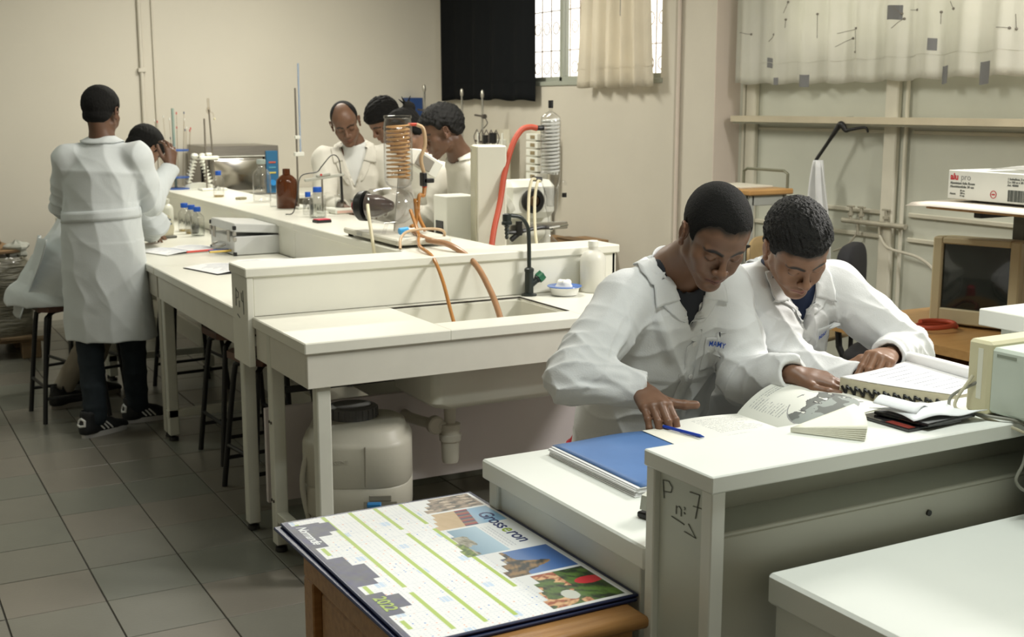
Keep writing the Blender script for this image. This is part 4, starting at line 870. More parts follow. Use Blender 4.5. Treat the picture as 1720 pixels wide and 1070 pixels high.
# ================================================================ FIGURES : signed-distance modelling meshed by surface nets
f32 = np.float32
def A3(v): return np.array([v[0], v[1], v[2]], dtype=np.float64)
def unit(v): v = np.asarray(v, float); return v/max(np.linalg.norm(v), 1e-9)
class Field:
    def __init__(s): s.p = []
    def add(s, op, k, c, R, fn): s.p.append((op, k, A3(c), float(R), fn)); return s
    def rc(s, a, b, ra, rb, k=.01, op='u'):
        a = A3(a); b = A3(b); ba = b-a; L2 = max(ba@ba, 1e-9)
        af = a.astype(f32); bf = ba.astype(f32)
        def fn(P):
            q = P-af; t = np.clip(q@bf/f32(L2), 0, 1); q = q-t[:, None]*bf
            return np.sqrt((q*q).sum(1))-(ra+(rb-ra)*t)
        return s.add(op, k, (a+b)/2, np.sqrt(L2)/2+max(ra, rb), fn)
    def sp(s, c, r, k=.01, op='u'): return s.rc(c, A3(c)+[0, 0, 1e-5], r, r, k, op)
    def el(s, c, r, k=.01, M=None, op='u'):
        c = A3(c); r_ = np.array(r, f32); cf = c.astype(f32); Mf = None if M is None else np.asarray(M, f32)
        def fn(P):
            q = P-cf
            if Mf is not None: q = q@Mf
            k0 = np.sqrt(((q/r_)**2).sum(1))+1e-6; k1 = np.sqrt(((q/(r_*r_))**2).sum(1))+1e-6
            return k0*(k0-1)/k1
        return s.add(op, k, c, max(r), fn)
    def spine(s, pts, rx, ry, side, front, k=.03, op='u', oy=None):
        pts = [A3(p) for p in pts]; n = len(pts); sd = np.asarray(unit(side), f32); fr = np.asarray(unit(front), f32)
        PT = np.array(pts, f32)
        if np.ndim(front) == 2: fr = np.array([unit(q) for q in front], f32)
        def fn(P):
            best = None
            for i in range(n-1):
                a = PT[i]; ba = PT[i+1]-a; t = np.clip((P-a)@ba/(ba@ba), 0, 1); q = P-a-t[:, None]*ba
                d2 = (q*q).sum(1)
                if best is None: best = d2; Q = q; T = t+i; E = np.where(t <= 0, 1, 0) if i == 0 else 0*t
                else:
                    m = d2 < best; best = np.where(m, d2, best); Q = np.where(m[:, None], q, Q); T = np.where(m, t+i, T)
            a_ = np.interp(T, range(n), rx).astype(f32); b_ = np.interp(T, range(n), ry).astype(f32)
            if fr.ndim == 2: F_ = np.stack([np.interp(T, range(n), fr[:, j]) for j in range(3)], 1).astype(f32); y = (Q*F_).sum(1)
            else: y = Q@fr
            x = Q@sd; z2 = np.maximum((Q*Q).sum(1)-x*x-y*y, 0); rz = np.minimum(a_, b_)*.75
            k0 = np.sqrt((x/a_)**2+(y/b_)**2+z2/rz**2)+1e-6; k1 = np.sqrt((x/a_**2)**2+(y/b_**2)**2+z2/rz**4)+1e-6
            return k0*(k0-1)/k1
        c = np.mean(pts, 0); R = max(np.linalg.norm(p-c) for p in pts)+max(max(rx), max(ry))
        return s.add(op, k, c, R, fn)
    def cut(s, fn, c, R, k=.004): return s.add('s', k, c, R, fn)       # removes where fn<0
    def dis(s, fn, c=(0, 0, 0), R=99.): return s.add('d', 0, c, R, fn)  # adds to the distance
    def crease(s, a, b, w, amp, curve=None):        # amp<0 ridge, >0 groove
        a = A3(a); b = A3(b); ba = b-a; L2 = ba@ba; af = a.astype(f32); bf = ba.astype(f32)
        def fn(P):
            q = P-af; t = np.clip(q@bf/f32(L2), 0, 1); q = q-t[:, None]*bf; d2 = (q*q).sum(1)
            return amp*np.exp(-d2/(w*w))*(1-(2*t-1)**4*.6)
        return s.add('d', 0, (a+b)/2, np.sqrt(L2)/2+2.2*w, fn)
    def ev(s, P, act=None):
        P = P.astype(f32); d = np.full(len(P), 9., f32)
        for i, (op, k, c, R, fn) in enumerate(s.p):
            if act is not None and not act[i]: continue
            e = fn(P)
            if op == 'u':
                h = np.clip(.5+.5*(d-e)/k, 0, 1); d = d*(1-h)+e*h-k*h*(1-h)
            elif op == 's':
                e = -e; h = np.clip(.5-.5*(d-e)/k, 0, 1); d = d*(1-h)+e*h+k*h*(1-h)
            else: d = d+e
        return d
    def grad(s, P, e=.002):
        g = np.stack([s.ev(P+np.eye(3)[i]*e)-s.ev(P-np.eye(3)[i]*e) for i in range(3)], 1); return g/np.maximum(np.linalg.norm(g, axis=1), 1e-6)[:, None]
    def project(s, P, off=0., it=7):
        P = np.array(P, float)
        for _ in range(it): P = P-(s.ev(P)-off)[:, None]*s.grad(P)*.9
        return P
    def mesh(s, h):
        N = 12; U = [p for p in s.p if p[0] == 'u']
        lo = np.min([p[2]-p[3] for p in U], 0)-.02; hi = np.max([p[2]+p[3] for p in U], 0)+.02
        nb = np.ceil((hi-lo)/(N*h)).astype(int); half = N*h*math.sqrt(3)/2
        I = np.stack(np.meshgrid(*[np.arange(n) for n in nb], indexing='ij'), -1).reshape(-1, 3)
        C = lo+(I+.5)*N*h
        dist = np.stack([np.linalg.norm(C-p[2], axis=1)-p[3] for p in s.p], 1)
        marg = np.array([half+max(p[1], .004)+.004 for p in s.p])
        act = dist < marg
        isU = np.array([p[0] == 'u' for p in s.p]); keep = (act & isU).any(1)
        I = I[keep]; C = C[keep]; act = act[keep]
        g = np.arange(N+1)*h; G = np.stack(np.meshgrid(g, g, g, indexing='ij'), -1).reshape(-1, 3)
        dims = (nb*N+3); KV = []; PV = []; Q = []
        key = lambda i, j, k: ((i+1)*int(dims[1])+(j+1))*int(dims[2])+(k+1)
        cen = np.array([float(s.ev(C[q:q+1], act[q])[0]) for q in range(len(C))])
        for q in np.nonzero(np.abs(cen) < half*1.5+.006)[0]:
            o = lo+I[q]*N*h; v = s.ev(G+o, act[q]).reshape(N+1, N+1, N+1); sg = v < 0
            if sg.all() or not sg.any(): continue
            corners = [(a, b, c) for a in (0, 1) for b in (0, 1) for c in (0, 1)]
            S = np.stack([sg[a:a+N, b:b+N, c:c+N] for a, b, c in corners], -1); cnt = S.sum(-1)
            ii, jj, kk = np.nonzero((cnt > 0) & (cnt < 8)); V = np.stack([v[ii+a, jj+b, kk+c] for a, b, c in corners], 1)
            acc = np.zeros((len(ii), 3)); num = np.zeros(len(ii))
            for x in range(8):
                for y in range(x+1, 8):
                    df = np.array(corners[y])-np.array(corners[x])
                    if np.abs(df).sum() != 1: continue
                    m = (V[:, x] < 0) != (V[:, y] < 0); t = V[:, x]/np.where(m, V[:, x]-V[:, y], 1)
                    acc += np.where(m[:, None], np.array(corners[x])+t[:, None]*df, 0); num += m
            base = I[q]*N; KV.append(key(ii+base[0], jj+base[1], kk+base[2])); PV.append(o+(np.stack([ii, jj, kk], 1)+acc/num[:, None])*h)
            for ax in range(3):
                sl0 = [slice(0, N)]*3; sl1 = [slice(0, N)]*3; sl1[ax] = slice(1, N+1)
                a_ = sg[tuple(sl0)]; b_ = sg[tuple(sl1)]; m = a_ != b_; e = np.stack(np.nonzero(m), 1)
                if not len(e): continue
                fl = a_[m]; e = e+base; u_, w_ = [(1, 2), (2, 0), (0, 1)][ax]
                c4 = []
                for (du, dw) in ((0, 0), (-1, 0), (-1, -1), (0, -1)):
                    f = e.copy(); f[:, u_] += du; f[:, w_] += dw; c4.append(key(f[:, 0], f[:, 1], f[:, 2]))
                c4 = np.stack(c4, 1); c4[~fl] = c4[~fl][:, ::-1]; Q.append(c4)
        KV = np.concatenate(KV); PV = np.concatenate(PV); Q = np.concatenate(Q)
        o = np.argsort(KV); KV = KV[o]; PV = PV[o]
        ix = np.searchsorted(KV, Q); ix = np.minimum(ix, len(KV)-1); ok = (KV[ix] == Q).all(1)
        return PV, ix[ok]
def mesh_obj(name, V, Q, m, parent=None, col=None, label=None, origin=None):
    me = bpy.data.meshes.new(name); me.vertices.add(len(V)); L0 = np.zeros(3)
    r = parent
    if origin is not None: L0 = np.array(origin, float)
    while r is not None: L0 = L0+np.array(r.location); r = r.parent
    me.vertices.foreach_set('co', (V-L0).astype(f32).ravel())
    me.loops.add(Q.size); me.loops.foreach_set('vertex_index', Q.ravel().astype(np.int32))
    me.polygons.add(len(Q)); me.polygons.foreach_set('loop_start', np.arange(0, Q.size, 4, dtype=np.int32)); me.polygons.foreach_set('loop_total', np.full(len(Q), 4, np.int32))
    me.update(calc_edges=True); me.validate(); me.shade_smooth()
    if col is not None:
        a = me.color_attributes.new('col', 'FLOAT_COLOR', 'POINT'); a.data.foreach_set('color', np.concatenate([col, np.ones((len(col), 1))], 1).astype(f32).ravel())
    me.materials.append(m); o = bpy.data.objects.new(name, me); COL.objects.link(o)
    if parent is not None: o.parent = parent
    elif origin is not None: o.location = origin
    if label: o['label'] = label
    return o
def snoise(P, fr, seed, oct=2):
    r = np.random.RandomState(seed); v = 0; a = 1; P = P.astype(f32)
    for o in range(oct):
        D = r.normal(size=(4, 3)); D /= np.linalg.norm(D, axis=1)[:, None]; ph = r.uniform(0, 6.28, 4)
        w_ = P@(D.T*fr*2**o).astype(f32)+ph.astype(f32); w_ = w_+1.3*np.sin(w_[:, ::-1]*.7)
        v = v+a*np.sin(w_).sum(1)*.25; a *= .5
    return v
def segd(P, a, b):
    a = A3(a); ba = A3(b)-a; t = np.clip((P-a)@ba/(ba@ba+1e-12), 0, 1); return np.linalg.norm(P-a-t[:, None]*ba, axis=1)
def hframe(face, up):      # columns: person's right(+x), face(+y), up(+z)
    f = unit(face); u = np.asarray(up, float); u = unit(u-f*(u@f)); return np.stack([np.cross(f, u), f, u], 1)
def rot_frame(yaw, pitch, roll):
    """yaw: heading of the face, degrees clockwise from +y seen from above; pitch>0 looks down; roll>0 crown leans to the person's right"""
    y, p, r = map(math.radians, (yaw, pitch, roll))
    f = np.array([math.sin(y)*math.cos(p), math.cos(y)*math.cos(p), -math.sin(p)]); u = np.array([math.sin(y)*math.sin(p), math.cos(y)*math.sin(p), math.cos(p)])
    x = np.cross(f, u); u2 = u*math.cos(r)+x*math.sin(r); return np.stack([np.cross(f, u2), f, u2], 1)

def head(F, c, M, sc=1., ears=True, eyes='down', nose=1., chin=1.):
    c = A3(c); M = np.asarray(M)
    W_ = lambda p: c+M@(A3(p)*sc)
    def both(fn):
        for s_ in (-1, 1): fn(s_)
    s = sc
    F.el(W_((0, -.014, .036)), np.array((.0745, .096, .082))*s, .02, M)
    F.el(W_((0, .026, .034)), np.array((.064, .062, .064))*s, .02, M)
    F.el(W_((0, .030, -.030)), np.array((.058, .054, .070))*s, .02, M)
    F.el(W_((0, .020, -.045)), np.array((.056, .05, .05))*s, .02, M)
    def jaw(q):
        F.rc(W_((q*.050, .004, -.058)), W_((q*.018, .064, -.101)), .015*s, .015*s, .022)
        F.sp(W_((q*.046, .054, -.024)), .020*s, .02)
        F.sp(W_((q*.036, .066, -.052)), .017*s, .02)
    both(jaw)
    F.el(W_((0, .076, -.103*chin)), np.array((.022, .016, .016))*s, .016, M)
    F.el(W_((0, .072, -.066)), np.array((.034, .024, .028))*s, .014, M)
    both(lambda q: F.rc(W_((q*.010, .084, .014)), W_((q*.046, .070, .017)), .009*s, .007*s, .012))
    both(lambda q: F.sp(W_((q*.034, .105, -.006)), .021*s, .012, 's'))
    both(lambda q: F.sp(W_((q*.0325, .0725, -.004)), .0138*s, .004))
    # upper lid fold and lower lid
    both(lambda q: F.rc(W_((q*.020, .083, .003)), W_((q*.046, .076, .001)), .0035*s, .003*s, .004))
    F.rc(W_((0, .083, .006)), W_((0, .104, -.034)), .0075*s, .0095*s*nose, .010)
    F.sp(W_((0, .106, -.037)), .0118*s*nose, .006)
    both(lambda q: F.sp(W_((q*.0135*nose, .096, -.040)), .0088*s*nose, .006))
    both(lambda q: F.sp(W_((q*.0068, .103, -.0485)), .0036*s, .003, 's'))
    F.rc(W_((0, .094, -.050)), W_((0, .092, -.058)), .004*s, .004*s, .008)
    both(lambda q: F.rc(W_((q*.004, .0955, -.0630)), W_((q*.024, .085, -.0675)), .0066*s, .0030*s, .004))
    both(lambda q: F.rc(W_((0, .0935, -.0755)), W_((q*.020, .085, -.0725)), .0078*s, .0035*s, .004))
    both(lambda q: F.rc(W_((0, .1008, -.0688)), W_((q*.025, .0875, -.0695)), .0012*s, .0010*s, .003, 's'))
    F.rc(W_((-.014, .094, -.0865)), W_((.014, .094, -.0865)), .005*s, .005*s, .01, 's')
    if ears:
        def ear(q):
            def rim(t): a = 2*PI*t; return W_((q*(.083+.005*math.cos(a-2.2)), -.012-.0165*math.cos(a), -.004+.028*math.sin(a)-.004*math.cos(a)))
            Mx_ = M@np.array([[math.cos(q*.35), -math.sin(q*.35), 0], [math.sin(q*.35), math.cos(q*.35), 0], [0, 0, 1]])
            F.el(W_((q*.079, -.010, -.004)), np.array((.0048, .0165, .0285))*s, .006, Mx_)
            F.el(W_((q*.086, -.009, -.006)), np.array((.0048, .010, .016))*s, .004, Mx_, 's')
            for t in range(0, 9): F.rc(rim(.12+t*.085), rim(.12+(t+1)*.085), .0034*s, .0034*s, .003)
            F.sp(W_((q*.079, -.001, -.034)), .0072*s, .005)
            F.sp(W_((q*.083, .003, -.006)), .004*s, .003)
        both(ear)
    return W_

def head_colors(V, c, M, sc, base, hairc, lip, brow=1., beard=0., bald=False, eyes=True, line=None):
    L = ((V-A3(c))@np.asarray(M))/sc; ax = np.abs(L[:, 0]); Ls = np.stack([ax, L[:, 1], L[:, 2]], 1)
    base = np.array(base); col = np.tile(base, (len(V), 1)); near = (np.abs(L) < .13).all(1)
    n = snoise(V, 60, 3)*.06+snoise(V, 14, 5)*.06
    col = col*(1+n)[:, None]
    def mix(m, cc): 
        nonlocal col; m = np.clip(m, 0, 1)[:, None]; col = col*(1-m)+np.array(cc)*m
    fr = near & (L[:, 1] > .03)
    d = np.minimum(segd(Ls, (.0, .098, -.0645), (.022, .085, -.0680)), segd(Ls, (0, .0965, -.0745), (.018, .085, -.0715)))
    mix(np.where(fr, 1.3-(d/.0065)**2, 0)*.8, lip)
    d = segd(Ls, (0, .101, -.0690), (.026, .0865, -.0695)); mix(np.where(fr, 1-(d/.0030)**2, 0)*.8, np.array(lip)*.25)
    d = np.minimum(segd(Ls, (.014, .092, .014), (.032, .088, .020)), segd(Ls, (.032, .088, .020), (.052, .068, .013)))
    mix(np.where(fr, 1.5-(d/.0055)**2, 0)*.85*brow, hairc)
    if eyes:
        d = np.minimum(segd(Ls, (.0205, .082, -.0095), (.032, .0865, -.0125)), segd(Ls, (.032, .0865, -.0125), (.0455, .077, -.0085)))
        mix(np.where(fr, 1.25-(d/.0026)**2, 0)*.92, (.012, .008, .006))
        d = segd(Ls, (.021, .084, -.001), (.046, .078, -.001)); mix(np.where(fr, 1-(d/.0028)**2, 0)*.15, base*.5)
    d = np.linalg.norm(Ls-[.0068, .105, -.0488], axis=1); mix(np.where(fr, 1-(d/.0032)**2, 0)*.8, base*.15)
    if beard:
        d = np.minimum(segd(Ls, (0, .095, -.055), (.026, .082, -.060)), segd(Ls, (0, .088, -.095), (.012, .082, -.10)))
        mix(np.where(fr, 1-(d/.008)**2, 0)*beard, hairc)
    if line:
        zl = np.interp(L[:, 1], [-.13, -.085, -.06, -.035, -.018, .002, .014, .024, .034, .05, .07, .13], line); e = L[:, 2]-zl+.004*snoise(V, 170, 3, 2)
        mix(np.where(near & (ax < .079), 1+e/.013, 0)*.7, np.array(hairc)*1.5)
    # warmer ears / cheeks
    m = near & (ax > .078); mix(np.where(m, .25, 0), base*np.array((1.15, .9, .85)))
    return col

def hair(c, M, sc, t, amp, fr, mt, parent, line=None, h=.0024, extra=None, seed=1, name='hair', bald=None):
    c = A3(c); M = np.asarray(M); W_ = lambda p: c+M@(A3(p)*sc); F = Field()
    ys = [-.13, -.085, -.06, -.035, -.018, .002, .014, .024, .034, .05, .07, .13]
    zs = line or [-.055, -.062, -.060, -.035, .020, .024, -.004, -.002, .030, .052, .060, .062]
    def inner(P):
        q = P-c.astype(f32)
        q = q@M.astype(f32)/sc
        def e(cc, r):
            r = np.array(r, f32); p = q-np.array(cc, f32); k0 = np.sqrt(((p/r)**2).sum(1))+1e-6; k1 = np.sqrt(((p/(r*r))**2).sum(1))+1e-6; return k0*(k0-1)/k1
        d = np.minimum(e((0, -.014, .036), (.0745, .096, .082)), e((0, .026, .034), (.064, .062, .064)))
        d = np.minimum(d, e((0, -.03, -.02), (.062, .066, .062)))
        zl = np.interp(q[:, 1], ys, zs); edge = (q[:, 2]-zl)+.004*snoise(q, 170, seed+9, 2)
        if bald is not None: edge = np.minimum(edge, bald(q))
        tt = t*np.clip(edge/.022, 0, 1)**.6
        d = (d-tt)*sc; d = np.maximum(d, -edge*.8*sc)
        if amp: d = d-amp*snoise(q, fr, seed, 2)*np.clip(edge/.02, 0, 1)
        return d
    F.add('u', .002, W_((0, -.005, .03)), .135*sc, inner)
    if extra: extra(F, W_)
    V, Q = F.mesh(h)
    return mesh_obj(name, V, Q, mt, parent)

def hand(F, wrist, d, n, side, curls, spread=.12, s=1., thumb=None, r=1., curl0=.15, tips=None):
    """d: wrist->knuckle direction, n: back-of-hand normal, side: +1 if thumb lies along cross(d,n)"""
    w0 = A3(wrist); d = unit(d); n = unit(np.asarray(n)-d*(np.asarray(n)@d)); x = np.cross(d, n)*side      # x towards thumb
    K = []
    for i, (ox, L) in enumerate(((.028, .088), (.0095, .090), (-.0095, .085), (-.027, .078))):
        k = w0+x*ox*s+d*L*s-n*(.004*abs(i-1.2))*s; K.append(k)
        F.rc(w0+x*ox*.55*s+d*.012*s, k, .0135*s*r, .0108*s*r, .012)
    F.rc(w0+x*.012*s+d*.035*s-n*.006*s, w0-x*.012*s+d*.045*s-n*.006*s, .0145*s*r, .0135*s*r, .012)
    out = []
    Ls = ((.043, .025, .020), (.048, .029, .021), (.044, .027, .021), (.034, .020, .019)); Rs = (.0088, .009, .0086, .0076)
    for i in range(4):
        a = (1.2-i)*spread; fd = unit(d*math.cos(a)+x*math.sin(a)); p = K[i]; ang = curl0; rr = Rs[i]*s*r
        for j in range(3):
            ang += curls[i][j]; v = fd*math.cos(ang)-n*math.sin(ang); q = p+v*Ls[i][j]*s
            F.rc(p, q, rr*(1.04 if j == 0 else 1.), rr*.93, .0035 if j == 0 else .0025)
            if j: F.sp(p, rr*1.07, .002)
            p = q; rr *= .93
        out.append(p)
    if thumb is None: thumb = ((.6, .75, -.25), (.45, .9, -.2), (.3, 1., -.2))
    p = w0+x*.020*s+d*.020*s-n*.008*s; rr = .0135*s*r
    for j, (tx, td, tn) in enumerate(thumb):
        v = unit(x*tx+d*td+n*tn); q = p+v*(.042, .034, .026)[j]*s; F.rc(p, q, rr, rr*(.80 if j == 0 else .92), (.012, .004, .003)[j]); rr *= (.80 if j == 0 else .9); p = q
        if j < 2: F.sp(p, rr*1.08, .003)
    out.append(p); return out, (d, n, x)

def ridged(P, dirv, lam, seed, warp=1.2, sharp=1.6):
    u = P@(np.asarray(dirv, f32)*f32(2*PI/lam)); w_ = snoise(P, 14, seed, 2)*warp*2.2; return (1-np.abs(np.sin((u+w_)*.5)))**sharp
CLOTHC = (.80, .81, .80)
SKINM = mat('skin', (.2, .1, .06), .42, attr='col', spec=.45, bump=.0002, bscale=900)
HAIRM = mat('black_hair', (.007, .0065, .006), .8, spec=.25, bump=.003, bscale=420)
def cloth_mat(name, col):
    m = mat(name, col, .8, var=.03, vscale=18, sheen=.1); nt = m.node_tree; N = nt.nodes; L = nt.links
    tc = [n for n in N if n.type == 'TEX_COORD'][0]; b = N['Principled BSDF']
    def nz(scale, detail, dist, typ='FBM'):
        n = N.new('ShaderNodeTexNoise'); n.noise_type = typ; n.inputs['Scale'].default_value = scale; n.inputs['Detail'].default_value = detail; n.inputs['Distortion'].default_value = dist
        L.new(tc.outputs['Object'], n.inputs['Vector']); return n.outputs['Fac']
    b1 = N.new('ShaderNodeBump'); b1.inputs['Distance'].default_value = .010; b1.inputs['Strength'].default_value = .6; L.new(nz(6.5, 3, .8, 'RIDGED_MULTIFRACTAL'), b1.inputs['Height'])
    b2 = N.new('ShaderNodeBump'); b2.inputs['Distance'].default_value = .0006; b2.inputs['Strength'].default_value = 1; L.new(nz(260, 3, 0), b2.inputs['Height']); L.new(b1.outputs[0], b2.inputs['Normal']); L.new(b2.outputs[0], b.inputs['Normal']); return m
COATM = cloth_mat('coat_cotton', (.76, .77, .77))
COAT_SHADED = cloth_mat('coat_cotton_shaded', (.62, .655, .66))  # greyed copy of the coat cotton: shade on the left put into the colour
COATW = cloth_mat('coat_cotton_warm', (.77, .74, .65))
BTN = mat('pearl_button', (.75, .74, .72), .25)
BLUEINK = mat('blue_thread', (.02, .08, .45), .7)

def patch(F, name, fn, nu, nv, m, parent, off=.004, thick=.0025, smooth=True, proj=5):
    """surface patch: fn(u,v)->world point, projected on the cloth surface and lifted"""
    P = np.array([fn(i/nu, j/nv) for j in range(nv+1) for i in range(nu+1)], float)
    P = F.project(P, off, proj)
    mb = MB(); mb.add([tuple(p) for p in P], [(j*(nu+1)+i, j*(nu+1)+i+1, (j+1)*(nu+1)+i+1, (j+1)*(nu+1)+i) for j in range(nv) for i in range(nu)])
    o = W(mb, name, m, parent, smooth=True); md = o.modifiers.new('thickness', 'SOLIDIFY'); md.thickness = thick; md.offset = 0
    return o

def coat_front(F, coat, parent, O, S, U, Fr, vdepth, vhalf, lapel=.055, collar_w=.052, neck_r=.062, m=COATM, button_z=(.03, .13, .23), placket=.36, mirror=1, nback=.012, front_off=.10):
    """O neck-base point; S towards the person's left... any side, U up, Fr front : collar, lapels, placket, buttons"""
    O = A3(O); S = unit(S); U = unit(U); Fr = unit(Fr)
    pt = lambda s_, u_, f_=front_off: O+S*s_+U*u_+Fr*f_
    for q in (-1, 1):
        # lapel : from the V bottom up to the notch
        def lp(u, v, q=q):
            uu = -vdepth+vdepth*.70*u; si = q*(vhalf*(uu+vdepth)/vdepth); wd = lapel*math.sin(min(u*1.25, 1)*PI/2)*(1 if u < .93 else 1-.15*(u-.93)/.07)
            return pt(si+q*wd*v-q*.002, uu+.012*v*u+.0*v)
        patch(F, 'lapel', lp, 14, 6, m, parent, .0045)
    # collar: runs from front left tip round the back of the neck
    def cl(u, v):
        a = (u-.5)*2; sg = -1 if a < 0 else 1; t = abs(a)      # t=1 front tips, 0 back of neck
        if t > .62:
            k = (t-.62)/.38; uu = -.010-(vdepth*.27)*k; si = vhalf*(uu+vdepth)/vdepth; wd = collar_w*(1.0+.35*k)
            return pt(sg*(si+wd*v), uu-.020*v*k+.0*v, front_off*.6+.04*k)
        k = t/.62; ang = PI*.5*k*1.02; rx = neck_r+collar_w*v*.95; ry = neck_r+collar_w*v*.8
        return pt(sg*rx*math.sin(ang), nback*(1-k)*1.6-.010*k-.012*v, -ry*math.cos(ang)+(front_off*.6)*max(0, k-.5)*2*.9)
    patch(F, 'collar', cl, 44, 7, m, parent, .008, .003)
    # stand of the collar
    def cs(u, v):
        a = (u-.5)*2*1.9; r_ = neck_r-.001
        return O+S*(r_*math.sin(a))-Fr*(r_*math.cos(a)*1.0)+U*((.012+nback)*max(math.cos(a), -.3)*v*1.6+.004)
    mb = MB().grid(lambda u, v: tuple(cs(u, v)), 30, 3); o = W(mb, 'collar_stand', m, parent, smooth=True); o.modifiers.new('thickness', 'SOLIDIFY').thickness = .003
    def pk(u, v): return pt(mirror*(-.008+.034*v), -vdepth-placket*u+.004)
    patch(F, 'placket', pk, 26, 2, m, parent, .0022, .002)
    for z in button_z:
        p = F.project(np.array([pt(mirror*.009, -vdepth-z)]), .005)[0]; g = F.grad(np.array([p]))[0]
        Mq = Matrix.Translation(Vector(p)) @ Vector(g).to_track_quat('Z', 'Y').to_matrix().to_4x4()
        W(MB().lathe([(.001, .0), (.0075, 0), (.008, .0015), (.0065, .0022), (.001, .0016)], n=16, M=Mq), 'button', BTN, parent, smooth=True)
def chest_text(F, body, size, O, x, y, parent, m=BLUEINK, name='embroidered_name', off=.0075):
    me = text_mesh(body, size, Matrix.Identity(4), m, name, 'MESH', .0003, size*.012); x = unit(x); y = unit(np.array(y)-x*(np.array(y)@x))
    V = np.array([v.co[:] for v in me.vertices]); w_ = V[:, 0].max(); ts = np.linspace(0, w_, 4)
    B = F.project(np.array([O+x*t+y*size*.35 for t in ts]), off); G = F.grad(B)
    C_ = np.stack([np.polyval(np.polyfit(ts, B[:, i], 2), V[:, 0]) for i in range(3)], 1); g = unit(G.mean(0)); yy = unit(y-g*(y@g))
    V = C_+(V[:, 1]-size*.35)[:, None]*yy+V[:, 2][:, None]*g
    L0 = Vector((0, 0, 0)); r = parent
    while r is not None: L0 = L0+Vector(r.location); r = r.parent
    me.vertices.foreach_set('co', (V-np.array(L0)).astype(f32).ravel()); o = bpy.data.objects.new(name, me); COL.objects.link(o); o.parent = parent
    return o
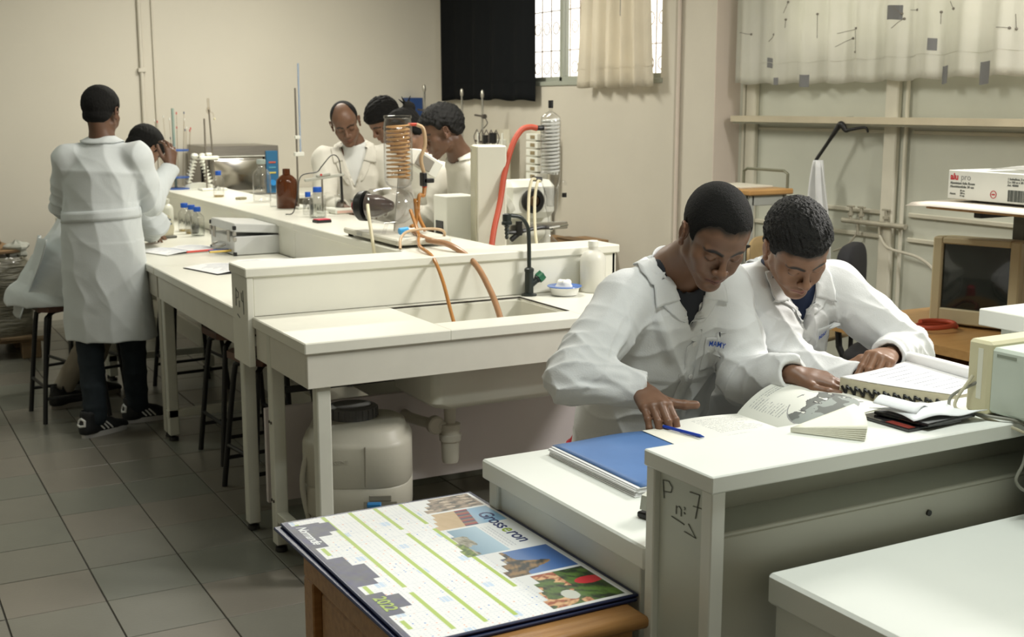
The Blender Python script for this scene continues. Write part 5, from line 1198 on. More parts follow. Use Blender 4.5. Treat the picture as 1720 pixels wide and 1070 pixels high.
# ================================================================ THE TWO YOUNG MEN AT THE NEAR BENCH
def skin_person(name, label, origin, fields, h, colfn):
    V, Q = fields.mesh(h); o = mesh_obj(name, V, Q, SKINM, None, colfn(V), label, origin); o['category'] = 'person'; return o
NAILC = (.30, .16, .12)
L1 = [-.055, -.062, -.060, -.035, .018, .022, -.014, -.010, .032, .060, .070, .074]
L2 = [-.05, -.058, -.055, -.03, .022, .020, -.006, .004, .030, .050, .056, .060]
def man1():
    hc = (1.888, 2.405, 1.333); M = rot_frame(197, 37, -6); sc = 1.0
    nb = np.array((1.905, 2.585, 1.225)); F = Field()
    head(F, hc, M, sc)
    F.rc((1.885, 2.46, 1.30), nb+[0, .0, 0], .050, .058, .02); F.rc(nb, (1.92, 2.63, 1.05), .06, .09, .03)
    sR = np.array((1.765, 2.61, 1.150)); eR = np.array((1.560, 2.53, .985)); wR = np.array((1.690, 2.425, .958))
    sL = np.array((2.062, 2.59, 1.165)); eL = np.array((2.060, 2.475, .930)); wL = np.array((2.050, 2.285, .985))
    for s_, e_, w_ in ((sR, eR, wR), (sL, eL, wL)):
        F.rc(nb-[0, -.02, .05], s_, .05, .045, .03); F.rc(s_, e_, .045, .036, .02); F.rc(e_, w_, .036, .0245, .02)
    F.spine([(1.92, 2.63, 1.06), (1.925, 2.72, .88), (1.93, 2.79, .72)], [.14, .12, .13], [.09, .08, .09], (1, 0, 0), (0, -1, 0), .03)
    t1, f1 = hand(F, wR+[-.004, -.010, -.002], (-.20, -.90, -.13), (-.10, -.14, 1), -1, ((.42, .50, .20), (.46, .50, .22), (.44, .52, .22), (.40, .50, .25)), .045, 1.05, r=1.12, curl0=.10,
                  thumb=((.75, .55, -.30), (.95, .35, -.12), (1., .22, -.05)))
    t2, f2 = hand(F, wL+[.004, -.004, 0], (.78, -.58, -.10), (-.10, -.30, .95), 1, ((.12, .15, .1), (.18, .2, .12), (.22, .25, .15), (.25, .3, .15)), .035, 1.0, r=1.10, curl0=.12,
                  thumb=((.75, .60, .10), (.35, .95, .05), (.05, 1., 0)))
    base = (.185, .096, .058)
    def cf(V):
        col = head_colors(V, hc, M, sc, base, (.012, .009, .007), (.20, .075, .065), beard=.25, line=L1)
        for tips, (d, n, x) in ((t1, f1), (t2, f2)):
            for p in tips:
                dd = np.linalg.norm(V-p, axis=1); m = np.clip(1.2-dd/.010, 0, 1)[:, None]*.75; col = col*(1-m)+np.array(NAILC)*m
            w0 = (wR if tips is t1 else wL); near = np.linalg.norm(V-w0, axis=1) < .2
        return col
    p = skin_person('person', 'young man in a white coat, head bowed, one hand spread on the open book', (1.93, 2.70, 0), F, .0025, cf)
    hair(hc, M, sc, .0075, .0008, 900, HAIRM, p, seed=4, line=[-.055, -.062, -.060, -.035, .018, .022, -.014, -.010, .032, .060, .070, .074])
    # shirt
    T = Field(); T.spine([nb+[0, -.005, .0], (1.915, 2.60, 1.12), (1.92, 2.66, 1.0)], [.075, .145, .15], [.07, .098, .105], (1, 0, 0), (0, -.93, .25), .03)
    T.cut(lambda P: segf(P, nb+[0, -.03, -.01], nb+[-.01, -.10, .12], .056, .075), nb, .25)
    V, Q = T.mesh(.006); mesh_obj('shirt', V, Q, mat('dark_shirt', (.02, .022, .03), .8), p)
    # coat
    C = Field(); U = unit((0, -.24, .95)); Fr = unit((.0, -.97, -.22))
    C.spine([nb+[0, .015, -.035], (1.915, 2.615, 1.11), (1.922, 2.665, .98), (1.928, 2.73, .86), (1.935, 2.79, .74), (1.935, 2.80, .64)], [.095, .165, .178, .180, .19, .20], [.080, .118, .130, .138, .15, .155], (1, 0, 0), (0, -.97, -.2), .04)
    for s_, e_, w_, q in ((sR, eR, wR, 0), (sL, eL, wL, 1)):
        C.rc(nb+[(-.05, .05)[q], .01, -.030], s_+[0, .0, -.004], .055, .070, .045)
        C.rc(s_, (s_+e_)/2, .074, .070, .03); C.rc((s_+e_)/2, e_, .070, .064, .02); C.rc(e_, e_*.35+w_*.65, .062, .050, .02); C.rc(e_*.35+w_*.65, w_-(w_-e_)*.03, .050, .043, .01)
    # cuffs hollow, neck opening, V
    for e_, w_ in ((eR, wR), (eL, wL)):
        dv = unit(w_-e_); C.cut(lambda P, a=w_-dv*.03, b=w_+dv*.06: segf(P, a, b, .036, .040), w_, .12, .003)
        C.cut(lambda P, w_=w_, dv=dv: -np.minimum(1e9, ((P-(w_+dv*.004).astype(f32))@dv.astype(f32)))+ (np.linalg.norm(P-w_, axis=1) > .09)*.5, w_, .10, .002)
    C.cut(lambda P: segf(P, nb+[0, .0, -.035], nb+[-.01, -.06, .10], .058, .075), nb, .2, .004)
    O = nb; vd, vh = .135, .060
    def vcut(P):
        q = P-O.astype(f32); u = q@U.astype(f32); f_ = q@Fr.astype(f32); s_ = np.abs(q[:, 0]+.004)
        return np.maximum((s_-(u+vd)*vh/vd)*.85, np.maximum(-(f_-.01), u-.1))
    C.cut(vcut, O, .25, .003)
    # drapery
    def folds(P):
        z = P[:, 2]; m = np.clip((1.20-z)/.08, 0, 1)
        return -(.008*ridged(P, (.95, .05, .28), .13, 11, 1.3, 2.6)+.005*ridged(P, (.5, .3, -.8), .08, 12, 1.4, 2.2)+.003*snoise(P, 30, 2))*m
    C.dis(folds)
    def sl(e_, w_, s_, seed):
        def fn(P):
            d1 = np.linalg.norm(P-e_.astype(f32), axis=1); m = np.exp(-(d1/.10)**2)
            ax = unit(w_-s_); return -.013*m*ridged(P, ax, .045, seed, 1.0, 1.9)
        return fn
    C.dis(sl(eR, wR, sR, 21), eR, .22); C.dis(sl(eL, wL, sL, 22), eL, .22)
    CR = C.crease
    # hand placed tension folds: armpit to chest, shoulder seams, elbow
    CR((1.80, 2.52, 1.13), (1.86, 2.52, .98), .014, -.010); CR((1.77, 2.50, 1.08), (1.82, 2.53, .90), .016, -.012); CR((1.765, 2.55, 1.06), (1.78, 2.58, .86), .012, .012)
    CR((2.07, 2.52, 1.05), (2.03, 2.55, .86), .014, .012)
    CR((1.80, 2.55, 1.225), (1.755, 2.545, 1.10), .006, -.004); CR((1.73, 2.53, 1.13), (1.62, 2.46, 1.0), .013, -.010); CR((1.72, 2.56, 1.19), (1.58, 2.50, 1.05), .014, -.010)
    CR((1.70, 2.52, 1.08), (1.60, 2.45, .96), .010, .010); CR((1.52, 2.50, .96), (1.62, 2.42, .95), .012, -.009); CR((1.54, 2.49, 1.01), (1.64, 2.42, 1.0), .011, -.010); CR((1.54, 2.47, .985), (1.62, 2.41, .975), .008, .009)
    CR((1.60, 2.52, .93), (1.66, 2.45, .92), .010, -.006); CR((2.02, 2.42, .99), (2.05, 2.33, 1.03), .012, -.008); CR((2.06, 2.44, .96), (2.02, 2.36, .95), .01, .008)
    for e_, w_, s_, sd in ((eR, wR, sR, 81), (eL, wL, sL, 82)):
        m_ = (s_+w_)/2; ax_ = unit(w_-s_); pp_ = unit(np.cross(ax_, (0, 0, 1)))
        C.dis(lambda P, e_=e_, s_=s_, w_=w_, k=unit(ax_*.8+pp_*.6), sd=sd: -.0055*np.clip(1-np.minimum(segf(P, s_, e_, .07, .07), segf(P, e_, w_, .06, .05))/.02, 0, 1)*ridged(P, k, .062, sd, 1.1, 1.7), e_, .36)
    V, Q = C.mesh(.0036); coat = mesh_obj('lab_coat', V, Q, COATM, p)
    coat_front(C, coat, coat, O, (1, 0, 0), U, Fr, vd, vh, mirror=1, neck_r=.066)
    def pocket(u, v): return O+np.array((1, 0, 0))*(.048+.078*u)-U*(.155+.10*(1-v))+Fr*.12
    patch(C, 'breast_pocket', pocket, 12, 12, COATM, coat, .0016, .0022)
    chest_text(C, 'MAMY', .021, O+np.array((1, 0, 0))*.055-U*.178+Fr*.125, (1, 0, 0), U, coat)
    for e_, w_ in ((eR, wR), (eL, wL)):
        dv = unit(w_-e_); a = unit(np.cross(dv, (0, 0, 1))); b = np.cross(dv, a); mb = MB()
        mb.tube([(w_-dv*.055+(a*math.cos(t)+b*math.sin(t))*.049) for t in np.linspace(0, 2*PI, 33)], .0014, 5); W(mb, 'cuff_seam', COATM, coat, smooth=True)
    # legs below the bench
    J = Field(); 
    for q in (-1, 1):
        J.rc((1.93+q*.09, 2.78, .70), (1.86+q*.13, 2.44, .60), .085, .068, .02); J.rc((1.86+q*.13, 2.44, .60), (1.84+q*.13, 2.50, .12), .062, .05, .02)
    J.el((1.93, 2.80, .72), (.17, .13, .11), .03); J.dis(lambda P: -.004*ridged(P, (0, .3, 1), .09, 4))
    V, Q = J.mesh(.010); mesh_obj('trousers', V, Q, mat('blue_jeans', (.025, .035, .06), .8), p)
    for q in (-1, 1): shoe((1.84+q*.13, 2.47, 0), 180, p, (.12, .02, .025), (.5, .5, .5))
    return p
def segf(P, a, b, ra, rb):
    a = A3(a); b = A3(b); ba = (b-a).astype(f32); q = P-a.astype(f32); t = np.clip(q@ba/(ba@ba), 0, 1); q = q-t[:, None]*ba; return np.sqrt((q*q).sum(1))-(ra+(rb-ra)*t)
def shoe(pos, yaw, parent, upper, sole, h=.005, stripes=False, scl=1., pitch=0):
    a = math.radians(yaw); f = np.array((math.sin(a), math.cos(a), 0)); s_ = np.array((math.cos(a), -math.sin(a), 0)); p = A3(pos); up = np.array((0, 0, 1.))
    F = Field(); k = scl
    F.spine([p-f*.055*k+up*.045, p+f*.02*k+up*.045, p+f*.10*k+up*.035, p+f*.17*k+up*.026], [.036, .040, .046, .036], [.045, .045, .034, .022], s_, up, .01)
    F.rc(p-f*.03+up*.05, p-f*.03+up*.115, .042, .044, .02); F.rc(p+f*.02+up*.07, p+f*.09+up*.055, .028, .022, .02)
    F.cut(lambda P: segf(P, p-f*.025+up*.11, p-f*.025+up*.16, .036, .04), p+up*.12, .08, .003)
    F.cut(lambda P: P[:, 2]-f32(pos[2]+.024), p, .3, .002) if False else None
    V, Q = F.mesh(h); V[:, 2] = np.maximum(V[:, 2], pos[2]+.02); o = mesh_obj('shoe', V, Q, mat('shoe_%d' % int(upper[0]*1000), upper, .6), parent)
    mb = MB(); pts = []
    for t in np.linspace(0, 2*PI, 28, endpoint=False):
        y = .055*k+ .125*k*math.cos(t); w_ = (.040+.008*math.cos(t-.0))*k*abs(math.sin(t))**.6*(1 if math.sin(t) > 0 else -1); pts.append((w_, y))
    vs = [tuple(p+s_*x+f*y+up*z) for z in (0.0, .026) for x, y in pts]; n = len(pts)
    mb.add(vs, [tuple(range(n))[::-1], tuple(range(n, 2*n))]+[(i, (i+1) % n, n+(i+1) % n, n+i) for i in range(n)]); so = W(mb, 'sole', mat('sole_%d' % int(sole[0]*1000), sole, .6), o)
    if stripes:
        WS = mat('white_leather', (.7, .7, .68), .5)
        for q in (-1, 1):
            for j in range(3):
                c = [p+f*(.075-.024*j-.03*u)+up*(.03+.05*u)+s_*q*.06 for u in np.linspace(0, 1, 7)]
                P = F.project(np.array(c), .0015, 4); W(MB().tube([Vector(x) for x in P], .0045, 6), 'stripe', WS, o)
        c = np.array([p-f*.07+s_*x+up*z for x, z in ((-.02, .09), (0, .10), (.02, .09), (.02, .065), (0, .06), (-.02, .065))]); P = F.project(c, .001, 4)
        W(MB().tube([Vector(x) for x in P]+[Vector(P[0])], .007, 6), 'heel_tab', WS, o)
    return o
def man2():
    hc = (2.200, 2.455, 1.280); M = rot_frame(195, 43, 7); sc = 1.0
    nb = np.array((2.300, 2.62, 1.195)); F = Field()
    head(F, hc, M, sc, nose=.95)
    F.rc((2.215, 2.50, 1.265), nb, .049, .056, .02); F.rc(nb, (2.33, 2.66, 1.03), .06, .09, .03)
    sR = np.array((2.185, 2.63, 1.140)); eR = np.array((2.235, 2.50, .945)); wR = np.array((2.305, 2.33, .930))
    sL = np.array((2.475, 2.60, 1.135)); eL = np.array((2.615, 2.445, .965)); wL = np.array((2.430, 2.335, .985))
    for s_, e_, w_ in ((sR, eR, wR), (sL, eL, wL)):
        F.rc(nb-[0, -.02, .05], s_, .05, .045, .03); F.rc(s_, e_, .045, .036, .02); F.rc(e_, w_, .036, .0245, .02)
    F.spine([(2.33, 2.66, 1.04), (2.34, 2.74, .88), (2.34, 2.80, .72)], [.14, .12, .13], [.09, .08, .09], (1, 0, 0), (0, -1, 0), .03)
    t1, f1 = hand(F, wL+[-.006, -.004, .003], (-.78, -.48, .14), (-.15, -.30, .94), 1, ((.50, .24, .14), (.55, .26, .14), (.55, .28, .14), (.50, .30, .14)), .05, 1.05, r=1.10, curl0=.32,
                  thumb=((.85, .35, -.45), (.75, .45, -.75), (.45, .5, -1.)))
    t2, f2 = hand(F, wR+[-.004, -.006, 0], (-.75, -.62, -.02), (-.05, -.1, 1), -1, ((.3, .4, .25), (.35, .4, .25), (.35, .4, .25), (.35, .4, .3)), .08, .98, curl0=.2)
    base = (.27, .145, .088)
    def cf(V):
        col = head_colors(V, hc, M, sc, base, (.012, .009, .007), (.34, .12, .11), beard=.35, line=L2)
        for tips in (t1, t2):
            for p in tips:
                dd = np.linalg.norm(V-p, axis=1); m = np.clip(1.2-dd/.010, 0, 1)[:, None]*.6; col = col*(1-m)+np.array((.36, .2, .15))*m
        return col
    p = skin_person('person', 'curly-haired young man in a white coat turning the pages of the thick book', (2.34, 2.74, 0), F, .0025, cf)
    hair(hc, M, sc, .0125, .0034, 560, mat('curly_hair', (.006, .0055, .005), .6, spec=.35, bump=.004, bscale=330), p, seed=9, line=[-.05, -.058, -.055, -.03, .022, .020, -.006, .004, .030, .050, .056, .060])
    T = Field(); T.spine([nb+[0, -.005, .0], (2.32, 2.64, 1.09), (2.33, 2.69, .97)], [.08, .145, .15], [.074, .100, .105], (1, 0, 0), (0, -.93, .25), .03)
    T.cut(lambda P: segf(P, nb+[0, -.03, -.005], nb+[-.03, -.10, .12], .056, .075), nb, .25)
    V, Q = T.mesh(.006); mesh_obj('shirt', V, Q, mat('navy_shirt', (.012, .022, .060), .8), p)
    C = Field(); U = unit((-.03, -.24, .95)); Fr = unit((-.08, -.97, -.22))
    C.spine([nb+[0.01, .015, -.035], (2.325, 2.645, 1.08), (2.33, 2.69, .96), (2.335, 2.75, .85), (2.34, 2.80, .74), (2.34, 2.81, .64)], [.095, .160, .172, .176, .19, .20], [.082, .120, .130, .138, .15, .155], (1, 0, 0), (0, -.97, -.2), .04)
    for s_, e_, w_, q in ((sR, eR, wR, 0), (sL, eL, wL, 1)):
        C.rc(nb+[(-.04, .06)[q], .01, -.030], s_+[0, .0, -.004], .055, .068, .045)
        C.rc(s_, (s_+e_)/2, .072, .069, .03); C.rc((s_+e_)/2, e_, .069, .062, .02); C.rc(e_, e_*.35+w_*.65, .062, .050, .02); C.rc(e_*.35+w_*.65, w_-(w_-e_)*.03, .050, .044, .01)
        dv = unit(w_-e_); C.cut(lambda P, a=w_-dv*.03, b=w_+dv*.06: segf(P, a, b, .036, .041), w_, .12, .003)
        C.cut(lambda P, w_=w_, dv=dv: -((P-(w_+dv*.004).astype(f32))@dv.astype(f32))+(np.linalg.norm(P-w_, axis=1) > .09)*.5, w_, .10, .002)
    C.cut(lambda P: segf(P, nb+[0, .0, -.035], nb+[-.03, -.06, .10], .058, .080), nb, .2, .004)
    O = nb+[.012, 0, 0]; vd, vh = .145, .068
    def vcut(P):
        q = P-O.astype(f32); u = q@U.astype(f32); f_ = q@Fr.astype(f32); s_ = np.abs(q[:, 0]-.004)
        return np.maximum((s_-(u+vd)*vh/vd)*.85, np.maximum(-(f_-.01), u-.1))
    C.cut(vcut, O, .25, .003)
    C.dis(lambda P: -(.0075*ridged(P, (.9, .05, .4), .12, 31, 1.3, 2.6)+.005*ridged(P, (.6, .3, .75), .08, 32, 1.4, 2.2)+.003*snoise(P, 30, 7))*np.clip((1.17-P[:, 2])/.08, 0, 1))
    for e_, w_, s_, sd in ((eR, wR, sR, 41), (eL, wL, sL, 42)):
        C.dis(lambda P, e_=e_, ax=unit(w_-s_), sd=sd: -.013*np.exp(-(np.linalg.norm(P-e_.astype(f32), axis=1)/.11)**2)*ridged(P, ax, .045, sd, 1.0, 1.9), e_, .22)
    CR = C.crease
    CR((2.50, 2.53, 1.13), (2.60, 2.43, 1.03), .013, -.009); CR((2.46, 2.52, 1.09), (2.55, 2.42, .99), .012, -.009); CR((2.52, 2.51, 1.08), (2.60, 2.40, 1.0), .009, .009)
    CR((2.45, 2.51, 1.08), (2.42, 2.55, .90), .014, -.011); CR((2.43, 2.52, 1.07), (2.39, 2.55, .92), .011, .011); CR((2.24, 2.51, 1.1), (2.25, 2.53, .92), .013, -.010)
    CR((2.60, 2.40, .93), (2.50, 2.32, .93), .010, -.007); CR((2.63, 2.40, .99), (2.53, 2.33, 1.0), .011, -.008)
    for e_, w_, s_, sd in ((eR, wR, sR, 81), (eL, wL, sL, 82)):
        m_ = (s_+w_)/2; ax_ = unit(w_-s_); pp_ = unit(np.cross(ax_, (0, 0, 1)))
        C.dis(lambda P, e_=e_, s_=s_, w_=w_, k=unit(ax_*.8+pp_*.6), sd=sd: -.0055*np.clip(1-np.minimum(segf(P, s_, e_, .07, .07), segf(P, e_, w_, .06, .05))/.02, 0, 1)*ridged(P, k, .062, sd, 1.1, 1.7), e_, .36)
    V, Q = C.mesh(.0036); coat = mesh_obj('lab_coat', V, Q, COATM, p)
    coat_front(C, coat, coat, O, (1, 0, 0), U, Fr, vd, vh, mirror=1, neck_r=.070)
    def pocket(u, v): return O+np.array((1, 0, 0))*(.052+.085*u)-U*(.14+.10*(1-v))+Fr*.12
    patch(C, 'breast_pocket', pocket, 12, 12, COATM, coat, .0016, .0022)
    chest_text(C, 'INDAY', .015, O+np.array((1, 0, 0))*.055-U*.172+Fr*.125, (1, 0, .25), U, coat)
    for e_, w_ in ((eR, wR), (eL, wL)):
        dv = unit(w_-e_); a = unit(np.cross(dv, (0, 0, 1))); b = np.cross(dv, a); mb = MB()
        mb.tube([(w_-dv*.055+(a*math.cos(t)+b*math.sin(t))*.049) for t in np.linspace(0, 2*PI, 33)], .0014, 5); W(mb, 'cuff_seam', COATM, coat, smooth=True)
    J = Field()
    for q in (-1, 1):
        J.rc((2.34+q*.09, 2.80, .70), (2.30+q*.11, 2.46, .60), .085, .068, .02); J.rc((2.30+q*.11, 2.46, .60), (2.30+q*.11, 2.52, .12), .062, .05, .02)
    J.el((2.34, 2.82, .72), (.17, .13, .11), .03)
    V, Q = J.mesh(.012); mesh_obj('trousers', V, Q, mat('blue_jeans', (.025, .035, .06)), p)
    for q in (-1, 1): shoe((2.30+q*.11, 2.49, 0), 180, p, (.02, .02, .025), (.5, .5, .5), .008)
    return p
import time as _t
_t0 = _t.time(); man1(); print('man1', _t.time()-_t0); man2(); print('man2', _t.time()-_t0)
for x, y, lab in ((1.93, 2.80, 'stool under the young man with the spread hand'), (2.36, 2.84, 'stool under the curly-haired young man')): stool(x, y, .0, lab)
# ================================================================ THINGS ON AND AROUND THE NEAR BENCHES
def color_grid(name, fn, cf, nu, nv, m, parent, thick=0):
    """fn(u,v)->local point, cf(U,V arrays)->colours"""
    U_, V_ = np.meshgrid(np.linspace(0, 1, nu+1), np.linspace(0, 1, nv+1)); P = np.array([fn(u, v) for u, v in zip(U_.ravel(), V_.ravel())])
    i = np.arange(nu); j = np.arange(nv); J_, I_ = np.meshgrid(j, i, indexing='ij'); a = (J_*(nu+1)+I_).ravel(); Q = np.stack([a, a+1, a+nu+2, a+nu+1], 1)
    o = mesh_obj(name, P, Q, m, None, cf(U_.ravel(), V_.ravel())); o.parent = parent
    if thick: md = o.modifiers.new('thickness', 'SOLIDIFY'); md.thickness = thick; md.offset = -1
    return o
PRINT = mat('printed_gloss', (.8, .8, .8), .42, attr='col'); PRINTM = mat('printed_paper', (.8, .8, .8), .6, attr='col')
def vn(a, b, f, seed):
    P = np.stack([a, b, a*0+seed*.37], 1); return snoise(P, f, seed, 3)
# wooden cabinet with the calendar
t = thing('wooden_cabinet', 'varnished wooden cabinet standing under the big calendar', 'cabinet', (.79, 1.71, 0))
def rtop(x0, x1, y0, y1, z0, z1, r):
    mb = MB(); prof = [(-r, z0), (-r*.3, z0+.003), (0, z0+(z1-z0)*.35), (0, z0+(z1-z0)*.65), (-r*.3, z1-.003), (-r, z1)]
    vs = []
    for o_, z in prof: vs += [(x0-o_, y0-o_, z), (x1+o_, y0-o_, z), (x1+o_, y1+o_, z), (x0-o_, y1+o_, z)]
    F_ = [(0, 3, 2, 1), tuple(range(20, 24))]+[(4*k+i, 4*k+(i+1) % 4, 4*k+4+(i+1) % 4, 4*k+4+i) for k in range(5) for i in range(4)]
    return mb.add(vs, F_)
W(rtop(.775, 1.205, 1.69, 2.425, .722, .75, .012), 'cabinet_top', WOOD, t, smooth=50)
body = W(MB().box(.82, 1.18, 1.74, 2.39, .04, .722, .003), 'carcass', mat('varnished_wood_dark', (.33, .165, .055), .4, col2=(.22, .105, .035), vscale=5, stretch=(12, 1, 12)), t)
for (y0, y1, z0, z1) in ((1.735, 2.395, .655, .722), (1.735, 2.395, .03, .11), (1.735, 1.79, .11, .655), (2.34, 2.395, .11, .655), (2.04, 2.09, .11, .655)):
    W(bx(.800, .822, y0, y1, z0, z1, .003), 'frame_rail', WOOD, t)
for (y0, y1) in ((1.80, 2.03), (2.10, 2.33)): W(bx(.812, .822, y0+.01, y1-.01, .13, .64, .006), 'side_panel', WOOD, t)
W(bx(.80, 1.19, 1.718, 1.74, .655, .722), 'frame_rail', WOOD, t); W(bx(.82, 1.17, 1.725, 1.74, .08, .65), 'door', WOOD, t)
for (x, y) in ((.82, 1.76), (1.16, 1.76), (.82, 2.37), (1.16, 2.37)): W(bx(x-.02, x+.02, y-.02, y+.02, 0, .04), 'foot', WOOD, t)
# calendar
NAVY = mat('navy_board', (.012, .020, .075), .35)
cal = thing('wall_calendar', 'large 2022 wall calendar lying flat on the wooden cabinet', 'calendar', (.765, 1.75, .7505))
CL, CH = .685, .452        # length along -y, height along +x
MB().box(-.006, CH+.003, -.006, CL+.006, 0, .007, .002, Matrix.Rotation(.012, 4, 'Z')).build('lower_board', NAVY, cal)
MB().box(0, CH+.006, 0, CL+.004, .0085, .0145, .002).build('board', NAVY, cal)
def cal_col(a, b):
    n = len(a); c = np.full((n, 3), (.80, .81, .82)); 
    def put(m, col):
        c[m] = np.broadcast_to(col, (n, 3))[m]
    # dates: tiny marks in rows
    ia = np.floor(a/.0115); ib = np.floor(b/.0215); fa = a/.0115-ia; fb = b/.0215-ib
    rnd = np.mod(np.sin(ia*12.9898+ib*78.233)*43758.5, 1)
    mk = (fa > .25) & (fa < .7) & (fb > .30) & (fb < .62) & (b < .66)
    put(mk & (rnd < .75), (.62, .65, .70)); put(mk & (rnd > .95), (.7, .35, .25)); put(mk & (rnd > .80) & (rnd < .83), (.12, .25, .6))
    bl = (np.mod(np.floor(a/.035)*7+np.floor(b/.045)*13, 29) == 0) & (b < .64); put(bl & (fb > .2), (.50, .62, .78))
    put((np.mod(a, .0923) < .0022) & (b < .66), (.62, .65, .7))
    G = (.36, .50, .06)
    for b0, segs in ((.045, ((.03, .085), (.27, .335), (.40, .45), (.60, .66), (.86, .92))), (.195, ((0, .66), (.70, .97))), (.335, ((0, .97),)), (.47, ((0, .23), (.27, .97))), (.61, ((0, .22), (.27, .80)))):
        for s0, s1 in segs: put((np.abs(b-b0) < .0105) & (a > s0) & (a < s1), G)
    nv_ = np.stack([.035+.02*vn(a, b, 60, 3), .042+.02*vn(a, b, 60, 3), .095+.03*vn(a, b, 50, 4)], 1)
    st_ = lambda lo, hi, h: (a > lo) & (a < hi) & (b < h)
    m = st_(.04, .17, .155) | st_(.09, .26, .085) | st_(.05, .14, .20) & (b > .12) | st_(.36, .47, .09) | st_(.40, .60, .05) | st_(.44, .56, .145) | st_(.52, .60, .115) | st_(.66, .82, .09) | st_(.69, .78, .145) | (b < .02)
    put(m, nv_)
    # photographs
    def ph(a0, a1, b0, b1, f, stair=0):
        u = (a-a0)/(a1-a0); v = (b-b0)/(b1-b0); m = (u > 0) & (u < 1) & (v > 0) & (v < 1) & (v > stair*(.34-.34*np.floor(u*4)/4))
        put(m, np.clip(f(u, v), 0, 1))
    lerp = lambda x, p, q: np.array(p)*(1-x[:, None])+np.array(q)*x[:, None]
    sm = lambda x: np.clip(x, 0, 1)
    def f1(u, v): 
        n = vn(u, v, 26, 5); c_ = lerp(sm(.5+.9*n), (.07, .06, .05), (.40, .30, .22)); m = (np.abs(np.sin(u*14))*np.abs(np.sin(v*9)) > .8); c_[m] = (.55, .45, .35); return c_
    def f2(u, v):
        c_ = lerp(sm(v*1.3), (.60, .42, .22), (.25, .45, .65)); m = v < .55-.12*u; c_[m] = lerp(sm(.5+.3*vn(u, v, 30, 6)), (.52, .36, .19), (.62, .45, .27))[m]
        m = np.abs(v-(.62-.12*u)) < .09; k = np.mod(np.floor(u*14), 3); c_[m & (k == 0)] = (.35, .03, .03); c_[m & (k == 1)] = (.03, .04, .10); c_[m & (k == 2)] = (.25, .12, .08); return c_
    def f3(u, v):
        c_ = lerp(sm(v), (.05, .18, .30), (.45, .62, .75)); n = vn(u, v, 14, 7); m = v < .45+.25*n-.35*(u-.55)**2*4*(u > .5); m = m & (u > .28); c_[m] = lerp(sm(.5+.8*vn(u, v, 40, 8)), (.06, .07, .03), (.45, .42, .34))[m]
        m2 = m & (v < .32) & (u > .55); c_[m2] = lerp(sm(.5+vn(u, v, 50, 9)), (.03, .08, .01), (.20, .28, .04))[m2]; return c_
    def f4(u, v):
        c_ = lerp(sm(v*.8+.2), (.12, .26, .55), (.04, .12, .36)); m = (v < .38+.42*np.exp(-((u-.62)/.16)**2)+.05*vn(u, v, 30, 2)); c_[m] = lerp(sm(.4+vn(u, v, 36, 10)), (.015, .02, .02), (.30, .17, .06))[m]; m = (v < .30) & (u < .45); c_[m] = lerp(sm(.5+vn(u, v, 30, 11)), (.05, .10, .22), (.5, .4, .25))[m]; return c_
    def f5(u, v):
        c_ = lerp(sm(.5+vn(u, v, 28, 12)), (.008, .02, .004), (.08, .16, .02)); m = (vn(u, v, 9, 13) > .05) & (v < .6); c_[m] = lerp(sm(.5+vn(u, v, 40, 14)), (.35, .07, .02), (.75, .45, .22))[m]
        m = ((u-.42)/.11)**2+((v-.86)/.18)**2 < 1; c_[m] = (.55, .02, .03); m = ((u-.72)/.14)**2+((v-.45)/.1)**2 < 1; c_[m] = (.6, .62, .55); return c_
    ph(.005, .135, .64, .985, f1, 1); ph(.148, .30, .60, .985, f2, .6); ph(.312, .545, .56, .80, f3, 1); ph(.555, .745, .60, .975, f4, 1); ph(.757, .985, .60, .975, f5, .9)
    m = (a > .33) & (a < .52) & (b > .80) & (b < .865) & (np.mod(b, .018) < .007) & (np.mod(a*140+b*900, 2.3) < 1.6); put(m, (.55, .56, .6))
    return c
color_grid('printed_sheet', lambda u, v: (.006+(CH-.010)*v, CL-.006-(CL-.010)*u, .0149), cal_col, 440, 290, PRINT, cal)
Lm = lambda a, b, sh=0: frame((.006+(CH-.010)*b, CL-.006-(CL-.010)*a, .0151), (0, -1, sh), (1, 0, 0))
a_ = .205
for w_, mt_ in (('Gross', ('navy_ink', (.012, .025, .13))), ('e', ('lime_ink', (.30, .42, .03))), ('ron', ('navy_ink', (.012, .025, .13)))):
    o_ = text_mesh(w_, .047, Lm(a_, .885), mat(*mt_, .4), 'title', cal, .0002, .0005, .95)
    a_ += (max(v.co.y for v in o_.data.vertices)-min(v.co.y for v in o_.data.vertices)+.0045)/(CL-.010)
text_mesh('Normandie', .029, Lm(.055, .030), mat('white_ink', (.8, .82, .85), .4), 'subtitle', cal, .0002, .0005, .85, .35)
text_mesh('2022', .034, Lm(.69, .03), mat('lime_ink', (.30, .42, .03)), 'year', cal, .0002, .0009, 1.)
# blue folder, papers
t = thing('blue_folder', 'blue card folder on a pile of white sheets beside the open book', 'folder', (1.36, 1.95, .87), 0)
for k in range(7):
    r_ = Matrix.Rotation(.006*(k % 3)-.004, 4, 'Z'); MB().box(-.012+.003*(k % 4), .27, .002*(k % 3), .345, .0005+.0028*k, .003+.0028*k, .0004, r_).build('paper_stack', PAPER, t)
MB().grid(lambda u, v: (.002+.272*u, .350*v, .0212+.003*math.sin(PI*u)*v+.0012*math.sin(7*u+3*v)), 14, 10).build('cover', mat('blue_card', (.075, .18, .42), .55, col2=(.06, .15, .36), vscale=9), t, smooth=True).modifiers.new('t', 'SOLIDIFY').thickness = .0012
t = thing('cream_sheet', 'cream sheet lying between the blue folder and the open book', 'paper', (1.60, 2.08, .8935), -.02)
MB().box(0, .14, -.02, .215, 0, .0015, .0003).build('sheet', PAPERC, t)
